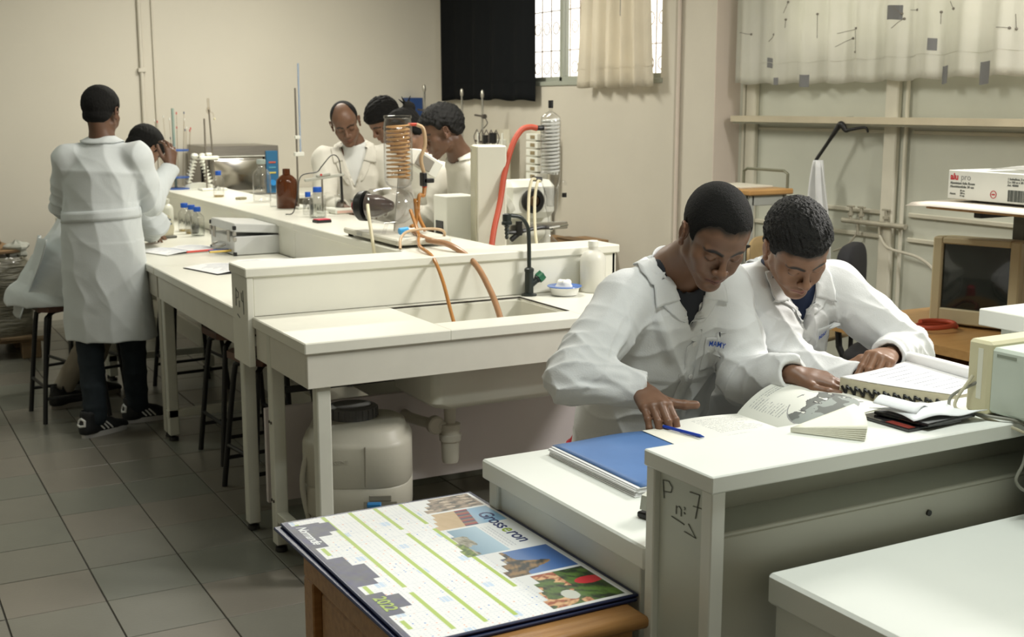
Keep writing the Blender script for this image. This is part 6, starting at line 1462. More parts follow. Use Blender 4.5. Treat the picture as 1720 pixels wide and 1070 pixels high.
# open book : left text page and raised right page with the globe
t = thing('open_book', 'open book with a grey globe map printed on its raised right page', 'book', (1.90, 2.02, .871))
MB().box(-.235, .20, -.005, .30, 0, .003, .001).build('cover', mat('book_cover', (.06, .1, .3), .5), t)
def lpg(u, v): return (-.228+.228*u, .292*v, .022+.006*math.sin(PI*u**.8)+.002)
def rpg(u, v): return (.218*u**1.05, .292*v-.0, .024+.064*(1-(1-u)**2.3)+.012*v*math.sin(PI*u)-.010*(1-v)*u)
for f_, nm in ((lpg, 'left_pages'), (rpg, 'right_pages')):
    mb = MB(); n_ = 14; vs = []
    for k in range(n_+1):
        for v in (0, 1):
            p = f_(k/n_, v); vs += [(p[0], p[1], p[2]-.0015), (p[0]*(.93 if nm[0] == 'r' else 1), p[1], (.003 if nm[0] == 'l' else max(.003, p[2]-.030-.02*(k/n_))))]
    F_ = []
    for k in range(n_):
        a = 4*k; F_ += [(a+1, a+5, a+4, a), (a+2, a+6, a+7, a+3), (a, a+4, a+6, a+2), (a+1, a+3, a+7, a+5)]
    F_ += [(0, 2, 3, 1), (4*n_, 4*n_+1, 4*n_+3, 4*n_+2)]
    mb.add(vs, F_).build(nm, PAPERC, t, smooth=40)
def text_rows(a, b, c, a0, a1, b0, b1, rows, col=(.42, .43, .42), seed=1):
    r = (b-b0)/(b1-b0)*rows; k = np.floor(r); fr_ = r-k; e = a0+(a1-a0)*(.70+.30*np.mod(np.sin(k*91.7+seed)*437.5, 1))
    m = (a > a0) & (a < e) & (b > b0) & (b < b1) & (fr_ > .3) & (fr_ < .62) & (np.mod(np.sin(np.floor(a*190)*7.3+k*3.1)*99.1, 1) > .28); c[m] = col
def lcol(a, b):
    c = np.full((len(a), 3), (.82, .82, .76)); text_rows(a, b, c, .30, .95, .52, .93, 13); text_rows(a, b, c, .30, .95, .2, .45, 8); return c
color_grid('printed_page', lambda u, v: tuple(np.array(lpg(u, v))+[0, 0, .0006]), lcol, 150, 200, PRINTM, t)
def gcol(a, b):
    c = np.full((len(a), 3), (.82, .83, .76)); x = (a-.50)*.218; y = (b-.36)*.292; r = np.hypot(x*.92, y); R_ = .078
    n = vn(x*9, y*9, 5.5, 21)+.5*vn(x*9, y*9, 14, 22); m = (r < R_)
    land = m & (n > -.28); c[land] = (.17, .18, .17); c[land & ((vn(x, y, 60, 25) > -.1) & (y < .015))] = (.33, .36, .34)
    edge = (np.abs(n+.28) < .05) & m; c[edge] = (.10, .10, .10)
    ring = (np.abs(r-R_) < .0015) & (vn(x, y, 90, 30) > -.2); c[ring] = (.35, .35, .35); text_rows(a, b, c, .10, .30, .55, .95, 12); text_rows(a, b, c, .3, .9, .86, .95, 3)
    m = ((a-.86)/.04)**2+((b-.22)/.02)**2 < 1; c[m] = (.35, .36, .35); return c
color_grid('globe_page', lambda u, v: tuple(np.array(rpg(u, v))+[0, 0, .0006]), gcol, 170, 230, PRINTM, t)
t = thing('blue_pen', 'thin bright blue pen under the fingertips on the open book', 'pen', (1.668, 2.235, .901), -1.35)
MB().cyl((-.05, 0, 0), (.062, 0, 0), .0038, n=10).build('barrel', mat('bright_blue', (.01, .05, .42), .35), t, smooth=True); MB().cyl((.062, 0, 0), (.074, 0, 0), .0036, .001, n=10).build('tip', BLUEC, t)
# thick register with indexed fore-edge
t = thing('thick_register', 'thick register with black stepped index marks on its cream page edge', 'book', (2.30, 2.10, .871))
PE = mat('page_edge', (.58, .53, .38), .7, var=.15, vscale=30, stretch=(1, 1, 60))
def Lx(v): return (-.185+.13*v**1.3, .085-.245*v)
def top(u, v):
    x0, y0 = Lx(v); x1, y1 = .175, .20-.30*v; return (x0+(x1-x0)*u, y0+(y1-y0)*u, .098-.010*v-.020*u*(1-u)-.015*u+.022)
MB().grid(lambda u, v: top(u, v), 16, 16).build('top_page', PAPER, t, smooth=True).modifiers.new('t', 'SOLIDIFY').thickness = .001
def edge(u, v):       # fore-edge, u along, v down
    x0, y0 = Lx(u); return (x0-.012*v+.0, y0-.010*v, .119-.010*u-v*(.062-.008*u))
fe = MB().grid(edge, 24, 4); fe.grid(lambda u, v: (Lx(1)[0]-.012*v+(.175-Lx(1)[0])*u, Lx(1)[1]-.010*v+(.0-.0)*u+( -.10-Lx(1)[1]+.0)*u*1.0, .109-v*.054-.015*u), 12, 2)
fe.build('page_edges', PE, t, smooth=30)
zz = MB()
for k in range(11):
    u0, u1 = .03+k*.086, .03+(k+1)*.086; um = u0+.05
    for (ua, va, ub, vb) in ((u0, .30, um, .56), (um, .56, um+.006, .22), (um, .26, u1, .36)):
        a_ = Vector(edge(min(ua, 1), va)); b_ = Vector(edge(min(ub, 1), vb)); zz.tube([a_+Vector((-.0025, -.001, 0)), b_+Vector((-.0025, -.001, 0))], .0032, 5)
zz.build('index_marks', BLACKP, t, kind='stuff')
MB().box(-.16, .17, -.10, .16, 0, .055, .003).build('lower_block', PE, t); MB().box(-.17, .18, -.11, .17, -.0, .004, .001).build('cover', BLACKP, t)
rl = MB().tube([(.170, .20, .112), (.165, .08, .112), (.160, -.10, .108)], .017, 16, smooth=5); rl.build('rolled_page', PAPER, t, smooth=True)
for k in range(9):
    MB().tube([Vector(top(.25, .1+.085*k))+Vector((0, 0, .001)), Vector(top(.85-.2*((k*7) % 3)/3, .1+.085*k))+Vector((0, 0, .001))], .0006, 3).build('printed_line', mat('faint_ink', (.35, .37, .45)), t)
# filter papers
t = thing('filter_papers', 'folded fan of cream filter papers on the near raised shelf', 'filter papers', (1.495, 1.665, R+.0005), 0)
FP = mat('filter_paper', (.80, .79, .66), .85, bump=.0003, bscale=200)
for k in range(6):
    a0, a1 = -1.15+.02*k, .0+.05*k; zt = .003+.0052*k
    c0 = Vector((0, 0, .001+.0012*k)); pA = Vector((.145*math.cos(a0+.12), .145*math.sin(a0+.12)*.9, .001+.0035*k)); pB = Vector((.170*math.cos(a1*.3-.05), .015, zt))
    def ff(u, v, c0=c0, pA=pA, pB=pB, k=k):
        e = pA.lerp(pB, u); e = e*(1+.06*math.sin(PI*u)); return tuple(c0.lerp(e, v)+Vector((0, 0, .003*math.sin(PI*u)*v*(.3+.15*k))))
    MB().grid(ff, 8, 5).build('folded_sheet', FP, t, smooth=True).modifiers.new('t', 'SOLIDIFY').thickness = .0022
# disc cases with tissue
def flat(name, label, cat, loc, rz, sx, sy, h, m, nm, extra=None):
    t = thing(name, label, cat, loc, rz); MB().box(0, sx, 0, sy, 0, h, .0012).build(nm, m, t); 
    if extra: extra(t)
    return t
BG = mat('glossy_black', (.008, .008, .010), .12, coat=.5)
flat('disc_case', 'lower thin glossy black disc case under the crumpled tissue', 'case', (1.685, 1.560, R+.0005), .02, .142, .125, .006, BG, 'case', lambda t: MB().box(.004, .022, .004, .060, .006, .0066, 0).build('red_insert', mat('dark_red_print', (.25, .04, .03), .2), t))
flat('disc_case', 'upper thin black disc case, turned a little on the lower one', 'case', (1.722, 1.548, R+.0075), .10, .142, .125, .006, BG, 'case', lambda t: MB().box(.004, .138, .004, .121, .006, .0066, 0).build('paper_insert', PRG, t))
t = thing('tissue', 'folded white tissue lying over the black disc cases', 'tissue', (1.74, 1.575, R+.0145), .05)
def ts(u, v): return (-.035+.17*u+.01*math.sin(4*v), -.005+.10*v-.03*u, .004+.010*math.sin(PI*u*1.5)*max(0, math.sin(PI*v))+.006*math.sin(5*u+2*v)**2)
MB().grid(ts, 20, 12).build('tissue_sheet', mat('tissue_white', (.78, .80, .82), .9, bump=.0008, bscale=60), t, smooth=True).modifiers.new('t', 'SOLIDIFY').thickness = .0012
def ts2(u, v): return (-.045+.055*u+.035*v, .085-.075*v+.015*u, .020+.010*math.sin(PI*u)-.010*v)
MB().grid(ts2, 10, 10).build('tissue_fold', mat('tissue_white', (.78, .80, .82)), t, smooth=True).modifiers.new('t', 'SOLIDIFY').thickness = .0015
t = thing('small_card', 'small white card sticking out behind the tissue', 'card', (1.80, 1.665, R+.002), -.15)
MB().box(0, .10, 0, .04, 0, .0015, .0003).build('card', PAPER, t); MB().box(.0, .09, -.003, .0, -.001, .003, .0005).build('dark_edge', BLACKP, t)
t = thing('hole_punch', 'small grey hole punch with a black base beside the end post', 'hole punch', (1.335, 1.835, .871), .3)
MB().box(-.045, .05, -.03, .03, 0, .012, .003).build('base', BLACKP, t); MB().prism([(-.045, .018), (.05, .025), (.05, .045), (.0, .055), (-.04, .045)], -.022, .022, Matrix.Rotation(PI/2, 4, 'X')).build('lever', mat('punch_metal', (.45, .47, .42), .35, .4), t)
MB().cyl((-.02, -.024, .03), (-.02, .024, .03), .006).build('hinge_pin', CHROME, t)
# monitor-like instrument at the right end of the raised shelf
t = thing('instrument_box', 'beige and pale green instrument casing at the right end of the near raised shelf', 'instrument', (1.91, 1.22, R+.0005))
GB = mat('pale_green_casing', (.56, .62, .54), .45, var=.03); BGE = mat('yellowed_bezel', (.62, .58, .38), .45)
MB().box(.006, .40, .0, .36, .006, .135, .006).build('casing', GB, t); MB().box(0, .41, .355, .41, 0, .145, .006).build('bezel', BGE, t)
MB().box(-.0008, 0, .372, .384, .03, .13, .0003).build('label_strip', mat('pale_strip', (.72, .72, .6), .5), t); MB().box(.0052, .006, .30, .345, .118, .124, .0002).build('badge', mat('badge_grey', (.25, .28, .22), .5), t)
t = thing('support_cabinet', 'pale cabinet on the nearest bench holding up the instrument', 'cabinet', (1.955, 1.10, .8705))
MB().box(0, .42, 0, .405, 0, .1845, .004).build('housing', mat('end_laminate', (.62, .66, .60)), t); MB().box(-.003, 0, .01, .395, .008, .02, .001).build('joint_strip', EDGE, t)
cb_ = [((1.915, 1.60, 1.12), (1.885, 1.64, 1.085), (1.87, 1.62, 1.062), (1.885, 1.55, 1.064), (1.93, 1.50, 1.05), (1.92, 1.49, .99), (1.90, 1.49, .95), (1.925, 1.48, .93), (1.94, 1.48, .98), (1.91, 1.46, 1.06), (1.90, 1.42, 1.09)),
       ((1.905, 1.61, 1.13), (1.86, 1.61, 1.075), (1.88, 1.57, 1.062), (1.93, 1.48, 1.03), (1.935, 1.47, .97), (1.90, 1.47, 1.04), (1.895, 1.40, 1.085))]
for k, pts in enumerate(cb_):
    z0 = min(p[2] for p in pts)
    t = thing('cable', ['longer grey cable looped over the end of the raised shelf', 'shorter beige cable tangled with the grey one'][k], 'cable', (pts[0][0], pts[0][1], z0)); W(MB().tube(pts, .0032, 8, smooth=8), 'cord', mat(['grey_cable', 'beige_cable'][k], [(.22, .22, .18), (.45, .42, .30)][k], .5), t, smooth=True)

# ---- computer desk things
ang = math.atan2(-.329, .123)       # direction of the front edge, left to right
t = thing('crt_monitor', 'old beige box monitor with a dark screen on the beech desk', 'monitor', (3.99, 3.62, .7355), ang)
CB_ = mat('aged_beige', (.50, .43, .27), .5, var=.08, vscale=6)
# local: x along the front (left to right), y into the back
MB().box(.06, .30, .06, .26, 0, .025, .006).build('swivel_base', CB_, t)
fr = MB()
fr.box(0, .042, 0, .05, .012, .372, .006).box(.318, .36, 0, .05, .012, .372, .006).box(.04, .32, 0, .05, .012, .075, .005).box(.04, .32, 0, .05, .345, .372, .005)
fr.build('bezel', CB_, t)
def scr(u, v): return (.040+.28*u, .016-.012*math.sin(PI*u)*math.sin(PI*v), .073+.274*v)
MB().grid(scr, 14, 12).build('screen', mat('dark_screen', (.012, .016, .014), .12, coat=.4), t, smooth=True)
sh = MB(); vs = []
for (y, x0, x1, z0, z1) in ((.05, 0, .36, .012, .372), (.20, .008, .352, .015, .362), (.38, .05, .31, .05, .33)): vs += [(x0, y, z0), (x1, y, z0), (x1, y, z1), (x0, y, z1)]
sh.add(vs, [(4*k+i, 4*k+(i+1) % 4, 4*k+4+(i+1) % 4, 4*k+4+i) for k in range(2) for i in range(4)]+[(0, 3, 2, 1), (8, 9, 10, 11)]); sh.build('rear_shell', CB_, t)
vn_ = MB()
for k in range(10): vn_.box(.352, .3545, .12, .19, .10+.014*k, .106+.014*k, 0)
vn_.build('vents', BLACKP, t, kind='stuff')
for k in range(3): MB().box(.25+.022*k, .262+.022*k, -.003, 0, .035, .045, .001).build('button', mat('button_beige', (.35, .30, .2), .5), t)
t = thing('rubber_hose', 'red rubber hose coiled on the beech desk beside the monitor', 'hose', (3.90, 3.50, .737))
MB().tube([(.10*math.cos(a)*(1-.02*a), .06*math.sin(a), .012+.006*a/3) for a in np.linspace(-.5, 8.2, 40)], .010, 10).build('tubing', mat('red_rubber', (.42, .065, .03)), t, smooth=True)
t = thing('small_wooden_box', 'small brown box on the lower shelf of the beech desk', 'box', (3.80, 3.25, .5705), -.4); MB().box(0, .18, 0, .10, 0, .05, .003).build('box_body', BEECH, t); MB().box(-.002, .182, -.002, .102, .05, .058, .002).build('lid', WOOD, t)
t = thing('wrapping_paper', 'sheet of brown-grey paper draped over the desk shelf edge under the foil box', 'paper', (3.82, 3.05, 1.2605))
MB().grid(lambda u, v: (-.035+.62*u, -.72+1.26*v+.02*math.sin(5*u), .001+.004*max(0, math.sin(3*u+1))*(1-u)-.012*max(0, (.06-u)/.06)**1.5-.010*max(0, (v-.9)*6)*(1-u*.5)), 14, 20).build('paper_sheet', mat('kraft_paper', (.66, .60, .52), .8, var=.1), t, smooth=True).modifiers.new('t', 'SOLIDIFY').thickness = .0015
t = thing('foil_box', 'white carton with red and grey print and a barcode on the desk shelf', 'box', (3.945, 3.52, 1.275), math.atan2(-1, -.04))
bd = MB().box(0, .52, -.0, .24, 0, .115, .002).build('carton', mat('white_carton', (.70, .71, .66), .6, var=.06), t)
FX = lambda x, z: frame((x, -.0008, z), (1, 0, 0), (0, 0, 1))
RI = mat('red_ink', (.50, .02, .03), .5); GI = mat('grey_ink', (.30, .30, .30), .5)
text_mesh('alu', .036, FX(.012, .078), RI, 'lettering', bd, .0003, .0012); text_mesh('pro', .036, FX(.066, .078), GI, 'lettering', bd, .0003, .0)
text_mesh('Aluminium folie Rouse\nAluminiumfolie 30 cm', .014, FX(.012, .060), INK, 'lettering', bd, .0003, .0003)
text_mesh('Aluzon', .011, FX(.012, .018), INK, 'lettering', bd, .0003, .0003); text_mesh('30 cm\n100 m\n13 my', .010, FX(.065, .032), INK, 'lettering', bd, .0003, .0003)
text_mesh('1 boite/box, 2 rollen\n2 x 100 m x 30 cm\nArt. 45000', .012, FX(.30, .090), INK, 'lettering', bd, .0003, .0003)
bc = MB(); x = .305
while x < .385: w_ = rng.choice((.0012, .0022, .0034)); bc.box(x, x+w_, -.0012, 0, .008, .052, 0); x += w_+rng.choice((.0012, .0022))
bc.build('barcode', INK, bd, kind='stuff')
for cx_, cz_, r_ in ((.44, .075, .019), (.235, .030, .014)):
    rg = MB().tube([(cx_+r_*math.cos(a), -.001, cz_+r_*math.sin(a)) for a in np.linspace(0, 2*PI, 25)], .0015, 5); rg.build('round_mark', RI, bd)
    MB().tube([(cx_-r_*.5, -.001, cz_), (cx_+r_*.5, -.001, cz_)], .003, 5).build('mark_bar', RI, bd)
text_mesh('EUROPA', .010, FX(.418, .042), RI, 'lettering', bd, .0003, .0003)
t = thing('plastic_bag', 'crumpled clear plastic bag lying on top of the foil box', 'bag', (4.0, 3.15, 1.391), 0)
MB().grid(lambda u, v: (-.04+.22*u, -.18+.40*v, .004+.016*abs(math.sin(9*u+3*math.sin(7*v)))*math.sin(PI*u)*(.4+.6*math.sin(PI*v))+.010*math.sin(PI*v)), 26, 26).build('bag_film', mat('film_grey', (.55, .55, .52), .15, translucent=.4, coat=.5), t, smooth=40)
# office chair behind the desk
t = thing('office_chair', 'black office chair behind the curly-haired man, its rounded back showing', 'chair', (4.20, 4.30, 0), .6)
CH_ = mat('black_fabric', (.012, .012, .014), .85)
def pil(mb, c, rx, ry, rz, p=4): 
    def f(u, v):
        a = 2*PI*u; b_ = PI*(v-.5); ca, sa = math.cos(a), math.sin(a); cb2, sb = math.cos(b_), math.sin(b_); s_ = lambda q, e: math.copysign(abs(q)**e, q)
        return (c[0]+rx*s_(ca, .5)*s_(cb2, .5), c[1]+ry*s_(sa, .5)*s_(cb2, .5), c[2]+rz*s_(sb, .5))
    return mb.grid(f, 32, 16)
pil(MB(), (0, .0, .80), .22, .045, .20).build('backrest', CH_, t, smooth=True); pil(MB(), (0, -.22, .47), .23, .22, .045).build('seat', CH_, t, smooth=True)
MB().cyl((0, -.22, .06), (0, -.22, .44), .025).build('column', BLACKM, t); MB().tube([(0, -.2, .43), (0, .02, .45), (0, .05, .7)], .016, 8, smooth=4).build('back_support', BLACKM, t)
for k in range(5):
    a = 2*PI*k/5; MB().cyl((0, -.22, .08), (.27*math.cos(a), -.22+.27*math.sin(a), .055), .017).build('base_leg', BLACKM, t); MB().cyl((.27*math.cos(a), -.24+.27*math.sin(a), .028), (.27*math.cos(a), -.20+.27*math.sin(a), .028), .028).build('castor', BLACKP, t)
# raised school desk by the pillar, folding chair back
t = thing('school_desk', 'small beech-topped desk with a metal rail by the pillar', 'desk', (4.27, 5.32, 0), 0)
MB().box(-.16, .14, -.36, .05, 1.185, 1.215, .006).build('desktop', BEECH, t); MB().box(-.13, .09, -.25, .03, 1.2155, 1.226, .002).build('board', mat('pale_board', (.66, .62, .52), .5), t)
for (x, y) in ((-.12, -.32), (.10, -.32), (-.12, .01), (.10, .01)): MB().box(x-.015, x+.015, y-.015, y+.015, 0, 1.185, .003).build('leg', mat('grey_steel', (.35, .36, .33), .5), t)
MB().box(-.12, .10, -.335, -.305, 1.13, 1.185, .003).box(-.135, -.105, -.32, .01, 1.13, 1.185, .003).build('frame_rail', mat('grey_steel', (.35, .36, .33)), t)
MB().tube([(.12, -.33, 1.20), (.12, -.33, 1.29), (.12, -.30, 1.305), (.12, .0, 1.305), (.12, .03, 1.29), (.12, .03, 1.20)], .008, 8).build('metal_rail', mat('olive_rail', (.22, .22, .16), .4, .5), t)
t = thing('folding_chair', 'brown plywood chair partly hidden behind the bowed head', 'chair', (4.18, 4.86, 0), .3)
PLY = mat('plywood_brown', (.38, .27, .13), .5, var=.1)
MB().grid(lambda u, v: (-.20+.40*u, .05*math.sin(PI*u), .62+.36*v*(1-.15*abs(2*u-1)**3)), 14, 8).build('backrest', PLY, t, smooth=True).modifiers.new('t', 'SOLIDIFY').thickness = .012
MB().box(-.20, .20, -.42, -.02, .50, .52, .005).build('seat', PLY, t)
for (x, y) in ((-.18, .02), (.18, .02), (-.18, -.38), (.18, -.38)): MB().cyl((x, y, 0), (x, y, .95 if y > 0 else .5), .012).build('leg', BLACKM, t)
# hanger with hanging coat
t = thing('coat_hanger', 'black plastic hanger hooked on the ledge edge, seen from its side', 'hanger', (4.78, 4.98, 1.40))
hm = MB().tube([(.02, -.14, .105), (.015, -.13, .128), (.01, -.10, .13), (0, -.03, .118), (-.005, .0, .115), (-.01, .025, .145), (-.01, .045, .14), (-.02, .07, .10), (-.03, .12, .03), (-.05, .17, -.05), (-.055, .185, -.09)], .011, 10, smooth=6, rr=[.006, .007, .008, .010, .015, .017, .014, .010, .010, .008]); hm.build('hanger_arm', BLACKP, t, smooth=True)
MB().tube([(-.01, .035, .14), (.02, .035, .18), (.08, .035, .185)], .003, 6, smooth=4).build('hook', CHROME, t, smooth=True)
t = thing('hanging_coat', 'strip of white lab coat hanging from the black hanger', 'lab coat', (4.73, 5.12, .75))
MB().grid(lambda u, v: (.02*math.sin(11*u)+.01*math.sin(5*v), (.02+.10*(1-v)**.8)*(u-.5)*2, .0+.60*v), 30, 14).build('cloth', COATM, t, smooth=True).modifiers.new('t', 'SOLIDIFY').thickness = .004
tr_ = mat('coat_trim', (.7, .7, .68), .8); MB().tube([(0, 0, .02), (.005, .005, .3), (0, 0, .6)], .004, 6, smooth=3).build('edge_seam', tr_, t)
# wall valves and pipes
t = thing('gas_valves', 'dusty wall pipe with small valves and a loose hose on the panel wall', 'valve', (XB-.001, 4.9, 1.02))
GVM = mat('dusty_metal', (.45, .42, .33), .6, .2, var=.2, vscale=20)
MB().cyl((-.05, -.30, .0), (-.05, .16, .0), .014).build('pipe', GVM, t, smooth=40)
for y in (-.26, -.06, .12): MB().cyl((0, y, 0), (-.05, y, 0), .010).build('bracket', GVM, t)
for y in (-.16, .02, .10): v_ = MB().cyl((-.05, y, 0), (-.05, y, .075), .009).cyl((-.05, y, .03), (-.05, y, .045), .016).build('valve_body', GVM, t, smooth=40); MB().box(-.056, -.044, y-.028, y+.028, .075, .085, .002).build('lever', GVM, v_)
for y in (-.12, .04): MB().cyl((-.05, y, -.01), (-.05, y, -.07), .008).build('nozzle', GVM, t, smooth=40)
MB().tube([(-.05, -.12, -.06), (-.06, -.20, -.12), (-.05, -.40, -.15), (-.05, -.52, -.22), (-.06, -.56, -.36)], .008, 8, smooth=5).tube([(-.05, .04, -.06), (-.05, .12, -.14), (-.05, .22, -.18)], .006, 8, smooth=5).build('loose_hose', mat('dusty_hose', (.50, .47, .38), .6), t, smooth=True)
t = thing('red_bucket', 'red plastic bucket behind the man in front, beyond the blue folder', 'bucket', (2.27, 3.52, 0))
MB().lathe([(.08, 0), (.085, .005), (.105, .46), (.112, .462), (.112, .472), (.100, .472), (.08, .02), (.001, .015)], n=28).build('bucket_body', mat('bucket_red', (.42, .012, .03), .35), t, smooth=40)
MB().lathe([(.105, .472), (.085, .505), (.04, .525), (.001, .53)], n=28).build('lid', mat('bucket_red', (.42, .012, .03)), t, smooth=40)
# ================================================================ PEOPLE FARTHER BACK
def figure(label, origin, hc, M, nb, chest, waist, hips, sR, eR, wR, sL, eL, wL, skinc, hairt=.012, hairamp=.002, hairfr=420, hem=None, side=(1, 0, 0), front=(0, -1, 0),
           handR=None, handL=None, coatm=None, vneck=None, shirtm=None, h=.0055, hc_=.007, rx=None, ry=None, bald=None, hline=None, extra=None, seed=1, legs=None, sc=1., nose=1., lipc=None, fold=.006, hairm=None, belt=None):
    V3 = lambda p: np.array(p, float)
    nb, chest, waist, hips, sR, eR, wR, sL, eL, wL, hc = map(V3, (nb, chest, waist, hips, sR, eR, wR, sL, eL, wL, hc))
    F = Field(); head(F, hc, M, sc, nose=nose)
    Mh = np.asarray(M); F.rc(hc+Mh@V3((0, -.035, -.055)), nb, .049*sc, .055, .02); F.rc(nb, chest, .06, .085, .03)
    F.spine([chest, waist, hips], [.13, .11, .13], [.085, .08, .09], side, front, .03)
    tips = []
    for s_, e_, w_, hd in ((sR, eR, wR, handR), (sL, eL, wL, handL)):
        F.rc(nb+(chest-nb)*.25, s_, .05, .045, .03); F.rc(s_, e_, .044, .036, .02); F.rc(e_, w_, .036, .0245, .02)
        if hd: t_, _ = hand(F, w_+unit(w_-e_)*.012, *hd); tips += t_
    def cf(V):
        return head_colors(V, hc, M, sc, skinc, (.012, .009, .007), lipc or tuple(np.array(skinc)*np.array((1.5, 1.05, 1.1))))
    V, Q = F.mesh(h); p = mesh_obj('person', V, Q, SKINM, None, cf(V), label, origin); p['category'] = 'person'
    hair(hc, M, sc, hairt, hairamp, hairfr, hairm or HAIRM, p, seed=seed, line=hline, h=.0045, bald=bald, extra=extra)
    C = Field(); rx = rx or [.095, .165, .165, .185, .20, .21]; ry = ry or [.08, .115, .125, .15, .16, .17]
    down = hem if hem is not None else hips-V3((0, 0, .3))
    pts = [nb+(chest-nb)*.18, nb+(chest-nb)*.75, chest*.5+waist*.5, waist*.35+hips*.65, hips*.45+V3(down)*.55, V3(down)]
    C.spine(pts, rx, ry, side, front, .04)
    for s_, e_, w_ in ((sR, eR, wR), (sL, eL, wL)):
        C.rc(nb+(chest-nb)*.18+(s_-nb)*.3, s_, .05, .068, .045); C.rc(s_, (s_+e_)/2, .070, .066, .03); C.rc((s_+e_)/2, e_, .066, .060, .02); C.rc(e_, w_-(w_-e_)*.03, .058, .044, .02)
        dv = unit(w_-e_); C.cut(lambda P, a=w_-dv*.03, b=w_+dv*.06: segf(P, a, b, .034, .040), w_, .12, .003)
        C.cut(lambda P, w_=w_, dv=dv: -((P-(w_+dv*.004).astype(f32))@dv.astype(f32))+(np.linalg.norm(P-w_, axis=1) > .09)*.5, w_, .10, .002)
    hup = hc+Mh@V3((0, -.03, -.05)); C.cut(lambda P: segf(P, nb+(chest-nb)*.12, nb+(hup-nb)*1.3, .058, .078), nb, .22, .004)
    # flat hem
    hz = f32(V3(down)[2]); C.cut(lambda P: P[:, 2]-hz, V3(down)-[0, 0, .15], .40, .003)
    Fr = unit(front); U = unit(nb-chest)
    if vneck:
        vd, vh = vneck; O = nb
        def vcut(P):
            q = P-O.astype(f32); u = q@U.astype(f32); f_ = q@Fr.astype(f32); s_ = np.abs(q@np.asarray(unit(side), f32)); return np.maximum((s_-(u+vd)*vh/vd)*.85, np.maximum(-(f_-.01), u-.1))
        C.cut(vcut, O, .32, .003)
    C.dis(lambda P: -(fold*ridged(P, np.array(unit(side))*.95+np.array((.03, .05, .15)), .13, seed+50, .8, 1.3)+fold*.4*ridged(P, (.6, .2, .4), .09, seed+60, .8, 1.3)))
    for e_, ax in ((eR, unit(wR-sR)), (eL, unit(wL-sL))):
        C.dis(lambda P, e_=e_, ax=ax: -.012*np.exp(-(np.linalg.norm(P-e_.astype(f32), axis=1)/.11)**2)*ridged(P, ax, .045, seed+70, 1., 1.8), e_, .22)
    V, Q = C.mesh(hc_); cm = coatm or COATM; coat = mesh_obj('lab_coat', V, Q, cm, p)
    if vneck:
        coat_front(C, coat, coat, nb, unit(side), U, Fr, vneck[0], vneck[1], m=cm, button_z=(.06, .2), neck_r=.066)
    else:
        def cl(u, v):
            a = (u-.5)*4.6; r_ = .060+.045*v; return nb+unit(side)*(r_*math.sin(a))-Fr*(r_*math.cos(a))+U*(.028-.030*v)
        patch(C, 'collar', cl, 30, 5, cm, coat, .007, .004)
    if shirtm:
        T = Field(); T.spine([nb+(chest-nb)*.05, nb+(chest-nb)*.6, chest], [.075, .14, .145], [.07, .095, .10], side, front, .03); T.cut(lambda P: segf(P, nb, nb+(hup-nb)*1.3, .054, .072), nb, .22)
        V, Q = T.mesh(.008); mesh_obj('shirt', V, Q, shirtm, p)
    if belt:
        zb, w_, tilt = belt; sd = unit(side); c0 = waist
        def bl(u, v):
            a = 2*PI*u; return np.array((c0[0], c0[1], zb))+sd*.2*math.cos(a)+Fr*.16*math.sin(a)+np.array((0, 0, w_*(v-.5)+tilt*math.cos(a)))
        Pb = np.array([bl(i/48, j/3) for j in range(4) for i in range(49)])
        for _ in range(8):
            dd = C.ev(Pb)-.004; g = C.grad(Pb); g[:, 2] = 0; Pb = Pb-dd[:, None]*g*.9
        mb = MB().add([tuple(q) for q in Pb], [(j*49+i, j*49+i+1, (j+1)*49+i+1, (j+1)*49+i) for j in range(3) for i in range(48)])
        W(mb, 'belt', cm, coat, smooth=True).modifiers.new('t', 'SOLIDIFY').thickness = .005
    if legs:
        J = Field(); pm = legs['m']
        for (a, b, c) in legs['pts']: J.rc(a, b, .082, .062, .03); J.rc(b, c, .064, .055, .02)
        if 'seat' in legs: J.el(legs['seat'], (.17, .15, .12), .04)
        J.dis(lambda P: -.005*ridged(P, (.2, .1, 1), .10, seed+4)); V, Q = J.mesh(legs.get('h', .012)); mesh_obj('trousers', V, Q, pm, p)
        for (q, yaw) in legs['shoes']: shoe(q, yaw, p, legs['shoe_c'], legs['sole_c'], legs.get('sh', .012), legs.get('stripes', False), 1.05)
    return p
